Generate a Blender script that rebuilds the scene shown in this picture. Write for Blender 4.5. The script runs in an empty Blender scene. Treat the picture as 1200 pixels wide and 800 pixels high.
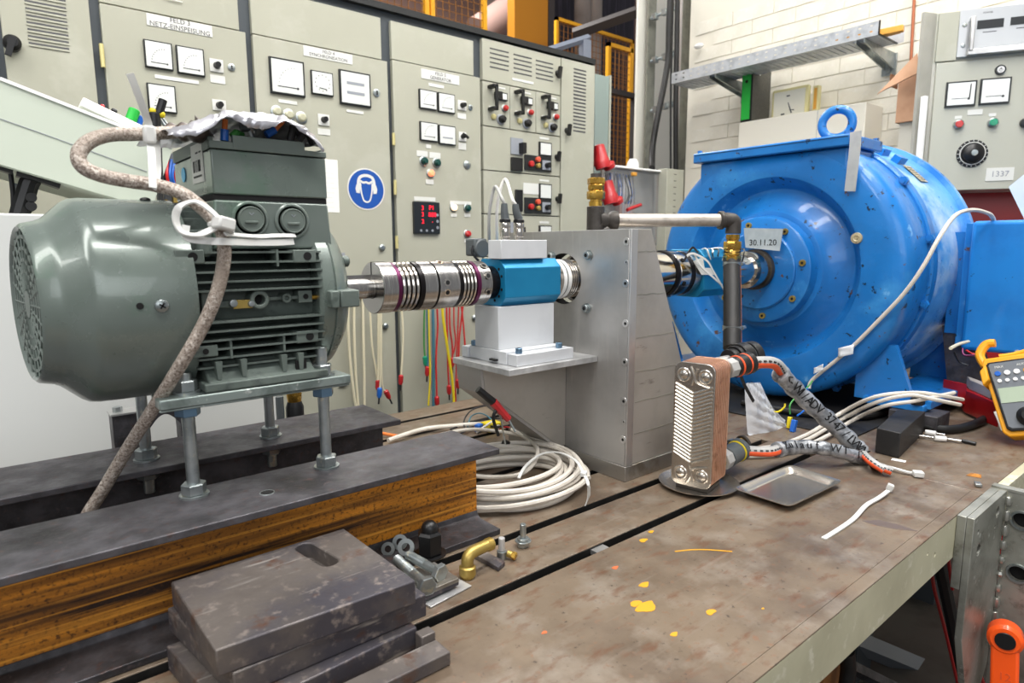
import bpy, bmesh, math, random
from mathutils import Vector, Matrix
random.seed(7)
PI = math.pi
SC = bpy.context.scene
COL = SC.collection

# ---------------------------------------------------------------- camera
cam_data = bpy.data.cameras.new('camera')
cam_data.sensor_width = 36.0
cam_data.lens = 22.28
cam_data.clip_start = 0.02
cam_data.dof.use_dof = True
cam_data.dof.focus_distance = 1.25
cam_data.dof.aperture_fstop = 6.3
cam = bpy.data.objects.new('camera', cam_data)
COL.objects.link(cam)
_r = ((0.769870,0.097186,-0.630758),(-0.638189,0.111206,-0.761806),(-0.003893,0.989034,0.147637))
cam.matrix_world = Matrix(((_r[0][0], _r[0][1], _r[0][2], 0), (_r[1][0], _r[1][1], _r[1][2], 0), (_r[2][0], _r[2][1], _r[2][2], 0.5), (0, 0, 0, 1)))
SC.camera = cam

# ---------------------------------------------------------------- world, lights, exposure
world = bpy.data.worlds.new('workshop_air')
SC.world = world
world.use_nodes = True
wb = world.node_tree.nodes['Background']
wb.inputs[0].default_value = (0.93, 0.95, 1.0, 1)
wb.inputs[1].default_value = 0.27
SC.view_settings.view_transform = 'Standard'
SC.view_settings.look = 'None'
SC.view_settings.gamma = 1.0
SC.view_settings.exposure = 0.1

def area(name, loc, target, sx, sy, power, col=(1, 0.98, 0.95)):
    l = bpy.data.lights.new(name, 'AREA')
    l.shape = 'RECTANGLE'; l.size = sx; l.size_y = sy; l.energy = power; l.color = col
    o = bpy.data.objects.new(name, l); COL.objects.link(o)
    o.location = loc
    o.rotation_euler = (Vector(target) - Vector(loc)).to_track_quat('-Z', 'Y').to_euler()
    return o
area('overhead_light', (0.3, -0.3, 3.1), (0.5, 1.0, 0), 2.6, 0.35, 66)
area('overhead_light', (1.3, 0.9, 3.3), (1.3, 1.0, 0), 2.6, 0.35, 62)
area('overhead_light', (2.4, 0.2, 3.2), (2.2, 0.9, 0), 2.6, 0.35, 58)
area('overhead_light', (-1.6, 0.6, 2.9), (0.3, 1.1, 0.2), 0.5, 2.4, 52)
area('overhead_light', (2.2, 1.9, 3.5), (3.3, 2.2, .9), 1.6, .35, 9)  # unseen fill light added to brighten the right wall and partition
area('hall_fill_light', (2.6, 4.6, 3.9), (3.0, 3.6, 0), 3.0, 1.0, 190)  # unseen light added over the hall to brighten the partition
area('rear_light', (-1.2, -3.0, 2.0), (1.4, 1.4, 0.4), 4.0, 1.8, 60, (0.95, 0.97, 1))  # broad cool area light behind the camera, out of view

# ---------------------------------------------------------------- materials
def H(s):
    s = s.lstrip('#')
    c = [int(s[i:i+2], 16)/255 for i in (0, 2, 4)]
    return tuple([x/12.92 if x <= 0.04045 else ((x+0.055)/1.055)**2.4 for x in c])
MATS = {}
def M(name, col, rough=0.5, metal=0.0, v=(), bump=None, coat=0.0, rvar=None, trans=0.0, alpha=1.0, emit=None, ior=1.45):
    """v: overlays (colour, scale, detail, lo, hi[, (sx,sy,sz)])"""
    m = bpy.data.materials.new(name); m.use_nodes = True
    nt = m.node_tree; N = nt.nodes; L = nt.links
    b = N['Principled BSDF']
    c = H(col) if isinstance(col, str) else col
    b.inputs['Base Color'].default_value = (*c, 1)
    b.inputs['Roughness'].default_value = rough
    b.inputs['Metallic'].default_value = metal
    b.inputs['Coat Weight'].default_value = coat
    b.inputs['Transmission Weight'].default_value = trans
    b.inputs['Alpha'].default_value = alpha
    b.inputs['IOR'].default_value = ior
    if emit:
        b.inputs['Emission Color'].default_value = (*H(emit[0]), 1); b.inputs['Emission Strength'].default_value = emit[1]
    tc = N.new('ShaderNodeTexCoord')
    def noise(scale, detail, st=None, rough_=0.6):
        n = N.new('ShaderNodeTexNoise'); n.inputs['Scale'].default_value = scale
        n.inputs['Detail'].default_value = detail; n.inputs['Roughness'].default_value = rough_
        if st:
            mp = N.new('ShaderNodeMapping'); mp.inputs['Scale'].default_value = st
            L.new(tc.outputs['Object'], mp.inputs[0]); L.new(mp.outputs[0], n.inputs['Vector'])
        else:
            L.new(tc.outputs['Object'], n.inputs['Vector'])
        return n
    prev = None
    for k, o in enumerate(v):
        cc, sc, de, lo, hi = o[:5]
        n = noise(sc, de, o[5] if len(o) > 5 else None)
        n.inputs['Vector'].links[0]
        r = N.new('ShaderNodeMapRange'); r.inputs[1].default_value = lo; r.inputs[2].default_value = hi
        L.new(n.outputs['Fac'], r.inputs[0])
        mx = N.new('ShaderNodeMix'); mx.data_type = 'RGBA'
        L.new(r.outputs[0], mx.inputs[0])
        if prev: L.new(prev, mx.inputs[6])
        else: mx.inputs[6].default_value = (*c, 1)
        mx.inputs[7].default_value = (*H(cc), 1)
        prev = mx.outputs[2]
    if prev: L.new(prev, b.inputs['Base Color'])
    if rvar:
        n = noise(rvar[0], 4, rvar[3] if len(rvar) > 3 else None); r = N.new('ShaderNodeMapRange')
        r.inputs[1].default_value = 0.35; r.inputs[2].default_value = 0.65
        r.inputs[3].default_value = rvar[1]; r.inputs[4].default_value = rvar[2]
        L.new(n.outputs['Fac'], r.inputs[0]); L.new(r.outputs[0], b.inputs['Roughness'])
    if bump:
        n = noise(bump[0], 5, bump[2] if len(bump) > 2 else None); bp = N.new('ShaderNodeBump')
        bp.inputs['Strength'].default_value = bump[1]; bp.inputs['Distance'].default_value = 0.002
        L.new(n.outputs['Fac'], bp.inputs['Height']); L.new(bp.outputs[0], b.inputs['Normal'])
    MATS[name] = m
    return m

M('table_iron', '#7a6b5a', .42, .25, [('#5d4f42', 4, 8, .44, .64), ('#8b8073', 11, 8, .5, .7), ('#6a4a36', 17, 9, .54, .72, (1, 2.5, 1)), ('#877b6e', 60, 4, .6, .85, (.05, 1, 1)), ('#463b34', 90, 5, .62, .72), ('#82604a', 70, 6, .6, .74)], (90, .12), rvar=(12, .3, .55))
M('table_apron_paint', '#c4bfa2', .5, 0, [('#b3ae92', 5, 5, .45, .65), ('#cfcab4', 30, 4, .58, .66)], (60, .05))
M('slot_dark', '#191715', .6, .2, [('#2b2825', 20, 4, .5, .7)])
M('beam_dark', '#474548', .42, .5, [('#5b595d', 22, 8, .42, .62), ('#262424', 7, 6, .5, .7), ('#5a5152', 120, 3, .58, .7), ('#55403a', 45, 6, .6, .72)], (120, .35), rvar=(30, .38, .62))
M('beam_rust', '#97601f', .7, .0, [('#d88a26', 9, 8, .42, .6, (.35, 1, 5)), ('#2c1a10', 5, 7, .54, .68, (.3, 1, 7)), ('#4a2c12', 170, 3, .52, .7), ('#eda23a', 12, 6, .54, .66, (.1, 1, 9))], (110, .4))
M('block_iron', '#6b645f', .45, .4, [('#47444a', 5, 9, .44, .6), ('#8b8079', 60, 7, .56, .72), ('#5c3e2e', 24, 8, .6, .74), ('#8f8984', 90, 3, .62, .7, (.1, 1, 1))], (90, .2), rvar=(20, .36, .6))
M('motor_paint', '#68736c', .27, .2, [('#757e79', 4, 4, .45, .65), ('#5b7363', 9, 5, .58, .72), ('#77807b', 130, 2, .66, .74)], (260, .04), coat=.35, rvar=(14, .24, .34))
M('motor_cast', '#5d6761', .45, .1, [('#6a746e', 12, 5, .45, .65), ('#3e4743', 30, 5, .56, .7)], (150, .12))
M('motor_lid', '#67716b', .5, .05, [('#636d66', 9, 5, .45, .65)], (300, .08))
M('dark_void', '#0c0c0c', .8)
M('zinc', '#aab0b0', .32, .85, [('#8c9494', 25, 4, .45, .65), ('#c8c4b0', 60, 3, .6, .7)], (120, .08))
M('zinc_blue', '#7390a8', .3, .8)
M('rail_paint', '#8d9894', .35, .5, [('#6d7874', 20, 4, .5, .65), ('#c8ccc8', 60, 5, .62, .7)], (100, .1))
M('steel_bright', '#bdbab6', .24, 1.0, [('#a19e9a', 3, 3, .4, .65), ('#cfcdc9', 120, 2, .5, .7, (3, .1, .1))])
M('steel_polished', '#cfcac2', .12, 1.0)
M('steel_black', '#1d1a1b', .3, .6)
M('bellows_steel', '#d2ccc4', .18, 1.0)
M('oxide_purple', '#5a1f45', .35, .6)
M('alu_plate', '#b4b2af', .38, .6, [('#a2a09d', 5, 5, .42, .62), ('#b4b1ad', 60, 3, .56, .7, (1, 1, .1)), ('#8f8b87', 3, 3, .6, .75)], (100, .06), rvar=(9, .28, .46))
M('alu_side', '#b5b0a8', .42, .5, [('#a09b93', 4, 5, .45, .65), ('#6e665e', 26, 6, .64, .74, (.3, 1, 1.5))], (100, .05))
M('alu_edge', '#c9c8c6', .35, .8, [('#b5b4b2', 10, 3, .5, .7)])
M('alu_base', '#a3a09a', .42, .8, [('#8a8378', 20, 6, .5, .66)], (90, .1))
M('alu_matt', '#cdcfd1', .42, .1, [('#c3c5c8', 10, 3, .45, .65)], (300, .03))
M('alu_shelf', '#cfcfce', .38, .5, [('#a2a2a2', 12, 4, .45, .65)], rvar=(20, .28, .42))
M('anodised_blue', '#1f86b4', .3, .35, [('#1b7dab', 10, 3, .4, .7)], coat=.1)
M('grey_plastic', '#53585a', .4)
M('black_plastic', '#141415', .38)
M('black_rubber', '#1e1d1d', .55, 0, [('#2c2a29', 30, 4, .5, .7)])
M('white_plastic', '#ecebe8', .35)
M('tie_plastic', '#dededa', .35, 0, trans=.15)
M('white_cable', '#cfc8bd', .45, 0, [('#b9b1a5', 14, 4, .5, .7)])
M('braid', '#b0a499', .5, .3, [('#7d6f64', 330, 2, .46, .6), ('#d0c7bd', 220, 2, .54, .66), ('#978a7e', 9, 3, .52, .7)], (500, .8))
M('foil', '#d4d3d8', .28, .75, [('#b3b1b6', 20, 4, .45, .65)], (40, .6))
M('foil_brown', '#5f544d', .45, .5, [('#3f3733', 30, 4, .45, .65)], (60, .4))
M('cabinet_paint', '#a8a797', .42, 0, [('#a3a292', 2, 3, .45, .65), ('#adac9d', 7, 4, .55, .7)])
M('cabinet_trim', '#4b5054', .4, .3)
M('cabinet_gap', '#1b1c1c', .6)
M('label_white', '#d3d3cd', .5)
M('print_dark', '#4a4a4c', .6)
M('print_black', '#121214', .6)
M('meter_black', '#1e2122', .35)
M('meter_face', '#d6d8d3', .3, coat=.4)
M('bar_grey', '#90949a', .4)
M('safety_blue', '#1d4e9e', .4)
M('lamp_beige', '#b9b79e', .3, .1)
M('lamp_orange', '#ff9a70', .3, emit=('#ff7a50', 1.2))
M('lamp_lit', '#fff0dc', .3, emit=('#ffd9ae', 1.6))
M('led_red', '#ff2030', .4, emit=('#ff1830', 1.6))
M('button_green', '#0f3f38', .3)
M('button_green_bright', '#1f8c68', .3)
M('button_red', '#b3221f', .3, coat=.3)
M('button_orange', '#d2563a', .3, coat=.3)
M('brass', '#c09845', .25, .9, [('#a98036', 20, 4, .45, .65), ('#dbb766', 50, 3, .58, .7)], rvar=(30, .2, .38))
M('brass_matt', '#b39a55', .4, .7, [('#9a8040', 30, 4, .5, .7)])
M('hinge_brass', '#cfc48a', .4, .4)
M('gen_paint', '#1a74bf', .38, 0, [('#1565aa', 4, 5, .42, .66), ('#3a90cf', 6, 6, .55, .75), ('#7fb4de', 12, 7, .66, .76), ('#142c46', 38, 8, .635, .665), ('#5a3c28', 26, 8, .66, .69)], (45, .35), coat=.25, rvar=(12, .28, .5))
M('gen_paint_pale', '#5fa3db', .34, 0, [('#1f78c6', 5, 5, .42, .6), ('#b6cfe4', 7, 6, .5, .7), ('#142c46', 34, 8, .66, .69)], (45, .3), coat=.25, rvar=(12, .25, .45))
M('gen_box_paint', '#1b7dca', .38, 0, [('#1872bd', 8, 5, .45, .65), ('#12304e', 40, 7, .67, .69)], (50, .2), coat=.3)
M('nameplate', '#b9ac8c', .45, .3, [('#7b6f55', 60, 4, .55, .62)])
M('tape_plain', '#c3c6c8', .4, .3, [('#aeb0b4', 14, 3, .45, .65)])
M('note_plate', '#a9b4bb', .4, .3, [('#bcc5ca', 14, 3, .45, .65)])
M('pipe_galv', '#c4bbb0', .38, .55, [('#a49a90', 20, 5, .42, .62), ('#8b7f74', 90, 5, .6, .7)], (100, .1))
M('pipe_black', '#4a4643', .5, .5, [('#38342f', 14, 4, .45, .65), ('#66605a', 50, 4, .6, .72)], (90, .15))
M('hose_black', '#11100f', .55, 0, [('#1c1917', 20, 3, .5, .7)])
M('hose_stripe', '#a85f35', .5)
M('stainless', '#c4bdb3', .27, .95, [('#c4bdb3', 12, 3, .45, .65)])
M('copper', '#d0a285', .4, .6, [('#dcb296', 12, 4, .45, .65), ('#a87a5e', 40, 4, .56, .7)], rvar=(30, .28, .45))
M('copper_dark', '#a37458', .45, .6)
M('hose_orange', '#e0562a', .45)
M('hose_grey', '#a9a8a5', .42, .1)
M('duct_tape', '#a4a7ab', .34, .4, [('#6a6d71', 30, 6, .45, .6), ('#b9bbbe', 44, 5, .54, .66)], (38, 1.0))
M('bag_plastic', '#f2f4f8', .15, 0, [('#dfe4ec', 20, 4, .45, .65)], (30, .9), alpha=.82, coat=.5)
M('wire_yellow', '#d8c21e', .45)
M('wire_blue', '#2060b8', .4)
M('wire_green', '#3c8c3c', .45)
M('wire_black', '#202022', .45)
M('wire_red', '#c01f22', .4)
M('wire_cream', '#d8d0b4', .5)
M('wire_orange', '#e07a3a', .5)
M('wire_teal', '#3f7284', .5)
M('wire_white', '#e2dfda', .45)
M('red_plastic', '#b3262a', .35, coat=.2)
M('red_box', '#a81c1e', .3, coat=.3)
M('box_grey_label', '#bdb5b0', .4, .2)
M('meter_yellow', '#eaa21e', .45)
M('meter_grey', '#6b7076', .4)
M('lcd', '#a6b49f', .25)
M('key_white', '#e6e6e6', .4)
M('orange_handle', '#ff5a14', .35, coat=.4)
M('wall_paint', '#d6d1c2', .6, 0, [('#dad4c5', 3, 4, .45, .65)], (40, .2))
M('brick_paint', '#dcd7c9', .5, 0, [('#d3cebf', 8, 4, .45, .65), ('#e0dcd1', 20, 3, .55, .7)], (45, .25))
M('trunking', '#d5d0c2', .5)
M('galv_tray', '#c9cccf', .42, .5, [('#b2b6ba', 18, 4, .45, .62), ('#cfd1d2', 40, 4, .56, .7)], (60, .1))
M('green_label', '#25a83e', .45)
M('folder_grey', '#57554e', .7, 0, [('#45433e', 200, 3, .45, .65)])
M('frame_cream', '#d8cf98', .45)
M('picture_white', '#d8d5c6', .4)
M('wood_yellow', '#d69a3c', .55)
M('wood_offcut', '#c99a5f', .6, 0, [('#b07a40', 30, 4, .45, .65, (1, 4, 1))])
M('cardboard', '#c89c7c', .75, 0, [('#bb8e6e', 10, 3, .45, .65)])
M('cardboard_dark', '#80583c', .8)
M('copper_pipe', '#9a5a3c', .45, .4)
M('rack_side', '#b2b0a6', .42, .25, [('#a6a49a', 5, 3, .45, .65)])
M('rack_front', '#aeaea1', .42)
M('rack_unit', '#b5b7b8', .35, .6)
M('fence_yellow', '#e8a51c', .45)
M('fence_wire', '#8a5a2a', .5, .3)
M('hall_brown', '#40302a', .8, 0, [('#2a201c', 3, 4, .45, .65)])
M('hall_pink', '#a3877f', .7)
M('hall_concrete', '#9c8f86', .7, 0, [('#85776e', 3, 4, .45, .65)])
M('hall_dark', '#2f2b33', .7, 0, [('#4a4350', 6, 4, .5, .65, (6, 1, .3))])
M('panel_orange', '#b8791a', .55)
M('girder_dark', '#3b3534', .6)
M('grey_steel', '#8c93a2', .45, .4)
M('grey_green', '#8c9a94', .5, .2)
M('column_white', '#e2dfd4', .5)
M('perfo_grey', '#9a9a8d', .45, .5, [('#83837a', 14, 4, .45, .65)])
M('clear_plastic', '#dfe6f0', .12, 0, trans=.8, alpha=.35)
M('console_paint', '#adb6a7', .42, 0, [('#c0c8b9', 3, 3, .45, .65)])
M('white_enamel', '#cfd1ce', .32, 0, [('#c9cbc8', 2, 2, .45, .65)])
M('paint_yellow', '#cf961e', .5)
M('paint_orange', '#c8643a', .6)
M('oil_stain', '#6a5c54', .35, .2)
M('galv_bracket', '#a5a59c', .45, .6, [('#86867c', 10, 6, .45, .62), ('#5b564f', 20, 7, .6, .72), ('#c3c3bc', 40, 4, .6, .7)], (60, .25))
M('concrete_floor', '#55504a', .7, 0, [('#3f3b36', 4, 5, .45, .65)])
M('weld', '#b8b8b0', .3, .8)
M('paper', '#e3e3de', .6)
M('sticker_blue', '#63b4dc', .5)
M('wood_brown', '#8a5a2c', .6)

# ---------------------------------------------------------------- geometry helpers
def catmull(p, n=6, closed=False):
    p = [Vector(q) for q in p]
    if len(p) < 3: return p
    out = []; m = len(p)
    rng = range(m) if closed else range(m-1)
    for i in rng:
        if closed: a, b, c, d = p[(i-1) % m], p[i], p[(i+1) % m], p[(i+2) % m]
        else: a, b, c, d = p[max(i-1, 0)], p[i], p[i+1], p[min(i+2, m-1)]
        for k in range(n):
            t = k/n
            out.append(0.5*((2*b)+(-a+c)*t+(2*a-5*b+4*c-d)*t*t+(-a+3*b-3*c+d)*t**3))
    if not closed: out.append(p[-1])
    return out
class B:
    def __init__(s): s.v = []; s.f = []; s.T = Matrix(); s.mi = []; s.m = 0
    def add(s, vs, fs):
        n = len(s.v)
        s.v += [s.T @ Vector(q) for q in vs]
        s.f += [tuple(n+i for i in f) for f in fs]; s.mi += [s.m]*len(fs)
        return s
    def box(s, x0, x1, y0, y1, z0, z1):
        x0, x1 = min(x0, x1), max(x0, x1); y0, y1 = min(y0, y1), max(y0, y1); z0, z1 = min(z0, z1), max(z0, z1)
        v = [(x, y, z) for x in (x0, x1) for y in (y0, y1) for z in (z0, z1)]
        return s.add(v, [(0, 1, 3, 2), (4, 6, 7, 5), (0, 4, 5, 1), (2, 3, 7, 6), (0, 2, 6, 4), (1, 5, 7, 3)])
    def obox(s, c, sx, sy, sz, rot=(0, 0, 0)):
        from mathutils import Euler
        o = s.T; s.T = o @ Matrix.Translation(c) @ Euler(rot).to_matrix().to_4x4()
        s.box(-sx/2, sx/2, -sy/2, sy/2, -sz/2, sz/2); s.T = o
        return s
    def frame(s, p0, p1):
        a = (Vector(p1)-Vector(p0)).normalized()
        u = a.cross(Vector((0, 0, 1)))
        if u.length < 1e-3: u = Vector((1, 0, 0))
        u.normalize(); w = a.cross(u)
        return a, u, w
    def rev(s, p0, p1, prof, n=32, cap=True, ang=(0, 2*PI)):
        """prof: (distance along axis, radius)"""
        a, u, w = s.frame(p0, p1); p0 = Vector(p0)
        vs = []; full = abs(ang[1]-ang[0]-2*PI) < 1e-6; nn = n if full else n+1
        for t, r in prof:
            for i in range(nn):
                th = ang[0]+(ang[1]-ang[0])*i/n
                vs.append(p0+a*t+(u*math.cos(th)+w*math.sin(th))*r)
        fs = []
        for k in range(len(prof)-1):
            for i in range(nn if full else nn-1):
                j = (i+1) % nn
                fs.append((k*nn+i, k*nn+j, (k+1)*nn+j, (k+1)*nn+i))
        if cap and full:
            if prof[0][1] > 1e-6: fs.append(tuple(reversed(range(nn))))
            if prof[-1][1] > 1e-6: fs.append(tuple((len(prof)-1)*nn+i for i in range(nn)))
        return s.add(vs, fs)
    def cyl(s, p0, p1, r, r1=None, n=24):
        L = (Vector(p1)-Vector(p0)).length
        return s.rev(p0, p1, [(0, r), (L, r if r1 is None else r1)], n)
    def hex(s, p0, p1, r): return s.cyl(p0, p1, r, n=6)
    def bcyl(s, p0, p1, r, b=.001, n=24):
        L = (Vector(p1)-Vector(p0)).length
        return s.rev(p0, p1, [(0, r-b), (b, r), (L-b, r), (L, r-b)], n)
    def tube(s, pts, r, n=8, smooth=6, closed=False, rs=None):
        p = catmull(pts, smooth, closed) if smooth else [Vector(q) for q in pts]
        m = len(p); vs = []; u = None
        for i in range(m):
            if closed: t = (p[(i+1) % m]-p[i-1])
            else: t = p[min(i+1, m-1)]-p[max(i-1, 0)]
            t.normalize()
            if u is None:
                u = t.cross(Vector((0, 0, 1)))
                if u.length < 1e-3: u = t.cross(Vector((1, 0, 0)))
            u = u-t*u.dot(t); u.normalize(); w = t.cross(u)
            rr = r if rs is None else rs(i/(m-1))
            for k in range(n):
                th = 2*PI*k/n; vs.append(p[i]+(u*math.cos(th)+w*math.sin(th))*rr)
        fs = []
        for i in range(m if closed else m-1):
            for k in range(n):
                a, b = i*n, ((i+1) % m)*n
                fs.append((a+k, a+(k+1) % n, b+(k+1) % n, b+k))
        if not closed: fs += [tuple(reversed(range(n))), tuple((m-1)*n+k for k in range(n))]
        return s.add(vs, fs)
    def strip(s, pts, w, t, up=(0, 0, 1), smooth=6):
        """flat ribbon: width w across, thickness t along 'up'"""
        p = catmull(pts, smooth) if smooth else [Vector(q) for q in pts]
        m = len(p); vs = []
        for i in range(m):
            d = (p[min(i+1, m-1)]-p[max(i-1, 0)]).normalized()
            q = d.cross(Vector(up)).normalized()*w/2; k = q.cross(d).normalized()*t/2
            vs += [p[i]+q+k, p[i]-q+k, p[i]-q-k, p[i]+q-k]
        fs = []
        for i in range(m-1):
            for k in range(4): fs.append((i*4+k, i*4+(k+1) % 4, i*4+4+(k+1) % 4, i*4+4+k))
        fs += [(3, 2, 1, 0), tuple((m-1)*4+k for k in range(4))]
        return s.add(vs, fs)
    def prism(s, poly, ax, a0, a1):
        """poly of 2-D points extruded along axis ax from a0 to a1 (x:(y,z) y:(x,z) z:(x,y))"""
        n = len(poly)
        def mk(q, a): return (a, q[0], q[1]) if ax == 'x' else ((q[0], a, q[1]) if ax == 'y' else (q[0], q[1], a))
        vs = [mk(q, a0) for q in poly]+[mk(q, a1) for q in poly]
        fs = [tuple(range(n)), tuple(reversed(range(n, 2*n)))]+[(i, (i+1) % n, n+(i+1) % n, n+i) for i in range(n)]
        return s.add(vs, fs)
    def sph(s, c, r, n=16, sc=(1, 1, 1)):
        c = Vector(c); vs = []; m = n//2
        for i in range(m+1):
            for j in range(n):
                a, b = PI*i/m, 2*PI*j/n
                vs.append(c+Vector((math.sin(a)*math.cos(b)*sc[0], math.sin(a)*math.sin(b)*sc[1], math.cos(a)*sc[2]))*r)
        return s.add(vs, [(i*n+j, i*n+(j+1) % n, (i+1)*n+(j+1) % n, (i+1)*n+j) for i in range(m) for j in range(n)])
    def torus(s, c, ax, R, r, n=32, k=10):
        a = Vector(ax).normalized(); u = a.orthogonal().normalized(); w = a.cross(u); c = Vector(c)
        return s.tube([c+(u*math.cos(2*PI*i/n)+w*math.sin(2*PI*i/n))*R for i in range(n)], r, k, 0, True)
    def mesh(s, name, mat, smooth=35):
        me = bpy.data.meshes.new(name)
        bm = bmesh.new()
        vv = [bm.verts.new(q) for q in s.v]
        for f, mi in zip(s.f, s.mi):
            try: fc = bm.faces.new([vv[i] for i in f]); fc.material_index = mi
            except ValueError: pass
        bmesh.ops.remove_doubles(bm, verts=bm.verts, dist=1e-6)
        bmesh.ops.recalc_face_normals(bm, faces=bm.faces)
        bm.to_mesh(me); bm.free()
        for k in (mat if isinstance(mat, (list, tuple)) else [mat]): me.materials.append(MATS[k])
        if smooth:
            me.shade_smooth(); me.set_sharp_from_angle(angle=math.radians(smooth))
        return me
def obj(name, b, mat, parent=None, bev=0, seg=2, smooth=35, label=None, cat=None, group=None, kind=None, cut=None, T=None):
    me = b.mesh(name, mat, smooth)
    o = bpy.data.objects.new(name, me); COL.objects.link(o)
    if cut: do_cut(o, cut)
    if bev:
        md = o.modifiers.new('Bevel', 'BEVEL'); md.width = bev; md.segments = seg; md.limit_method = 'ANGLE'; md.angle_limit = math.radians(40)
    if parent: o.parent = parent
    if T: o.matrix_local = T
    tag(o, label, cat, group, kind)
    return o
def tag(o, label=None, cat=None, group=None, kind=None):
    if label: o['label'] = label
    if cat: o['category'] = cat
    if group: o['group'] = group
    if kind: o['kind'] = kind
    return o
def thing(name, label, cat, group=None, loc=None, rot=(0, 0, 0)):
    o = bpy.data.objects.new(name, None); COL.objects.link(o); o.empty_display_size = .02
    if loc is not None: o.location = loc; o.rotation_euler = rot; o['placed'] = 1
    return tag(o, label, cat, group)
def do_cut(o, cutters):
    c = bpy.data.objects.new('cutter', cutters.mesh('cutter', 'dark_void', 0)); COL.objects.link(c)
    md = o.modifiers.new('cut', 'BOOLEAN'); md.object = c; md.operation = 'DIFFERENCE'; md.solver = 'EXACT'
    dg = bpy.context.evaluated_depsgraph_get(); dg.update()
    me = bpy.data.meshes.new_from_object(o.evaluated_get(dg))
    old = o.data; o.modifiers.clear(); o.data = me; me.name = o.name; bpy.data.meshes.remove(old)
    me.shade_smooth(); me.set_sharp_from_angle(angle=math.radians(35))
    cm = c.data; bpy.data.objects.remove(c); bpy.data.meshes.remove(cm)
def copy_tree(o, parent=None):
    c = o.copy(); COL.objects.link(c); c.parent = parent
    for ch in [k for k in bpy.data.objects if k.parent == o]: copy_tree(ch, c)
    return c
def text(name, s, size, T, mat, parent=None, align='CENTER', ext=.0003, **kw):
    cu = bpy.data.curves.new(name, 'FONT'); cu.body = s; cu.size = size; cu.align_x = align; cu.align_y = 'CENTER'; cu.extrude = ext
    cu.resolution_u = 2
    t = bpy.data.objects.new('tmp', cu); COL.objects.link(t)
    dg = bpy.context.evaluated_depsgraph_get(); dg.update()
    me = bpy.data.meshes.new_from_object(t.evaluated_get(dg)); bpy.data.objects.remove(t); bpy.data.curves.remove(cu)
    me.transform(T); me.materials.clear(); me.materials.append(MATS[mat]); me.name = name
    o = bpy.data.objects.new(name, me); COL.objects.link(o)
    if parent: o.parent = parent
    tag(o, **kw)
    return o
FRONT = Matrix.Rotation(PI/2, 4, 'X')          # text standing up, facing -y
def at(x, y, z, R_=FRONT): return Matrix.Translation((x, y, z)) @ R_

# ================================================================ SETTING
TOPZ = -0.85
b = B().box(-2, 6.5, -1.5, 7.5, TOPZ-.05, TOPZ); obj('floor', b, 'concrete_floor', kind='structure')
b = B().box(-2, 3.0, 7.0, 7.2, TOPZ, 4.5); obj('wall_back', b, 'hall_brown', kind='structure')
b = B().box(3.0, 6.5, 7.0, 7.2, TOPZ, 4.5); obj('wall_far', b, 'hall_pink', kind='structure')

# painted brick wall on the right
WX = 3.4
wall = obj('wall_right', B().box(WX, WX+.2, -1.0, 2.42, TOPZ, 2.6), 'wall_paint', kind='structure')
bm_brick = B().box(-.001, .0105, -.1195, .1195, -.0355, .0355)
bme = bm_brick.mesh('brick', 'brick_paint', 0)
row = 0; z = .70
while z < 1.80:
    off = (row % 2)*.1225
    y = .05+off
    while y+.1175 < 2.40:
        o = bpy.data.objects.new('brick', bme); COL.objects.link(o); o.parent = wall
        o.location = (WX-.0115-random.random()*.001+.0085, y, z)
        y += .2451
    row += 1; z += .0765

# ---------------------------------------------------------------- T-slot machining table
TE = .337                      # front edge (y)
table = thing('machining_table', 'long rust-brown cast iron table with dark T-slots carrying the whole test rig', 'table')
slots = [(.669, .690), (.797, .818), (.925, .946), (1.053, 1.074), (1.181, 1.202), (1.309, 1.330), (1.437, 1.458), (1.565, 1.586)]
TX0, TX1, TYB = -.75, 1.522, 1.675
edges = [TE]+[e for s in slots for e in s]+[TYB]
obj('tabletop_edge', B().box(TX0, TX1, TE, TE+.02, -.003, 0), 'table_iron', table, bev=.0008)
for i in range(0, len(edges), 2):
    obj('tabletop_strip', B().box(TX0, TX1, edges[i]+(.0201 if i == 0 else 0), edges[i+1], -.03, 0), 'table_iron', table, bev=.0012 if i else 0)
for s_ in slots:
    obj('slot_shade_liner', B().box(TX0, TX1, s_[0], s_[0]+.0012, -.0302, -.0015).box(TX0, TX1, s_[1]-.0012, s_[1], -.0302, -.0015), 'slot_dark', table)  # dark liners added, putting the shade inside the slots into colour
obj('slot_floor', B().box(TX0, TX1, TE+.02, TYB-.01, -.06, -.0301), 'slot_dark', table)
ap = obj('apron', B().box(TX0, TX1-.001, TE, TE+.02, -.086, -.0031), 'table_apron_paint', table, bev=.001,
    cut=B().cyl((1.255, TE-.01, -.045), (1.255, TE+.03, -.045), .004, n=16).cyl((1.215, TE-.01, -.03), (1.215, TE+.03, -.03), .0025, n=12))
obj('underside', B().box(TX0, TX1, TE+.02, TYB, -.086, -.06), 'slot_dark', table)
for x in (-.5, 1.2):
    for y in (.95, 1.55):
        obj('leg', B().box(x, x+.12, y, y+.1, TOPZ, -.086), 'cabinet_trim', table, bev=.004)
obj('slot_key', B().box(0.7402, 0.7704, .6695, .6895, -.012, -.004), 'alu_edge', table)
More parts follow.
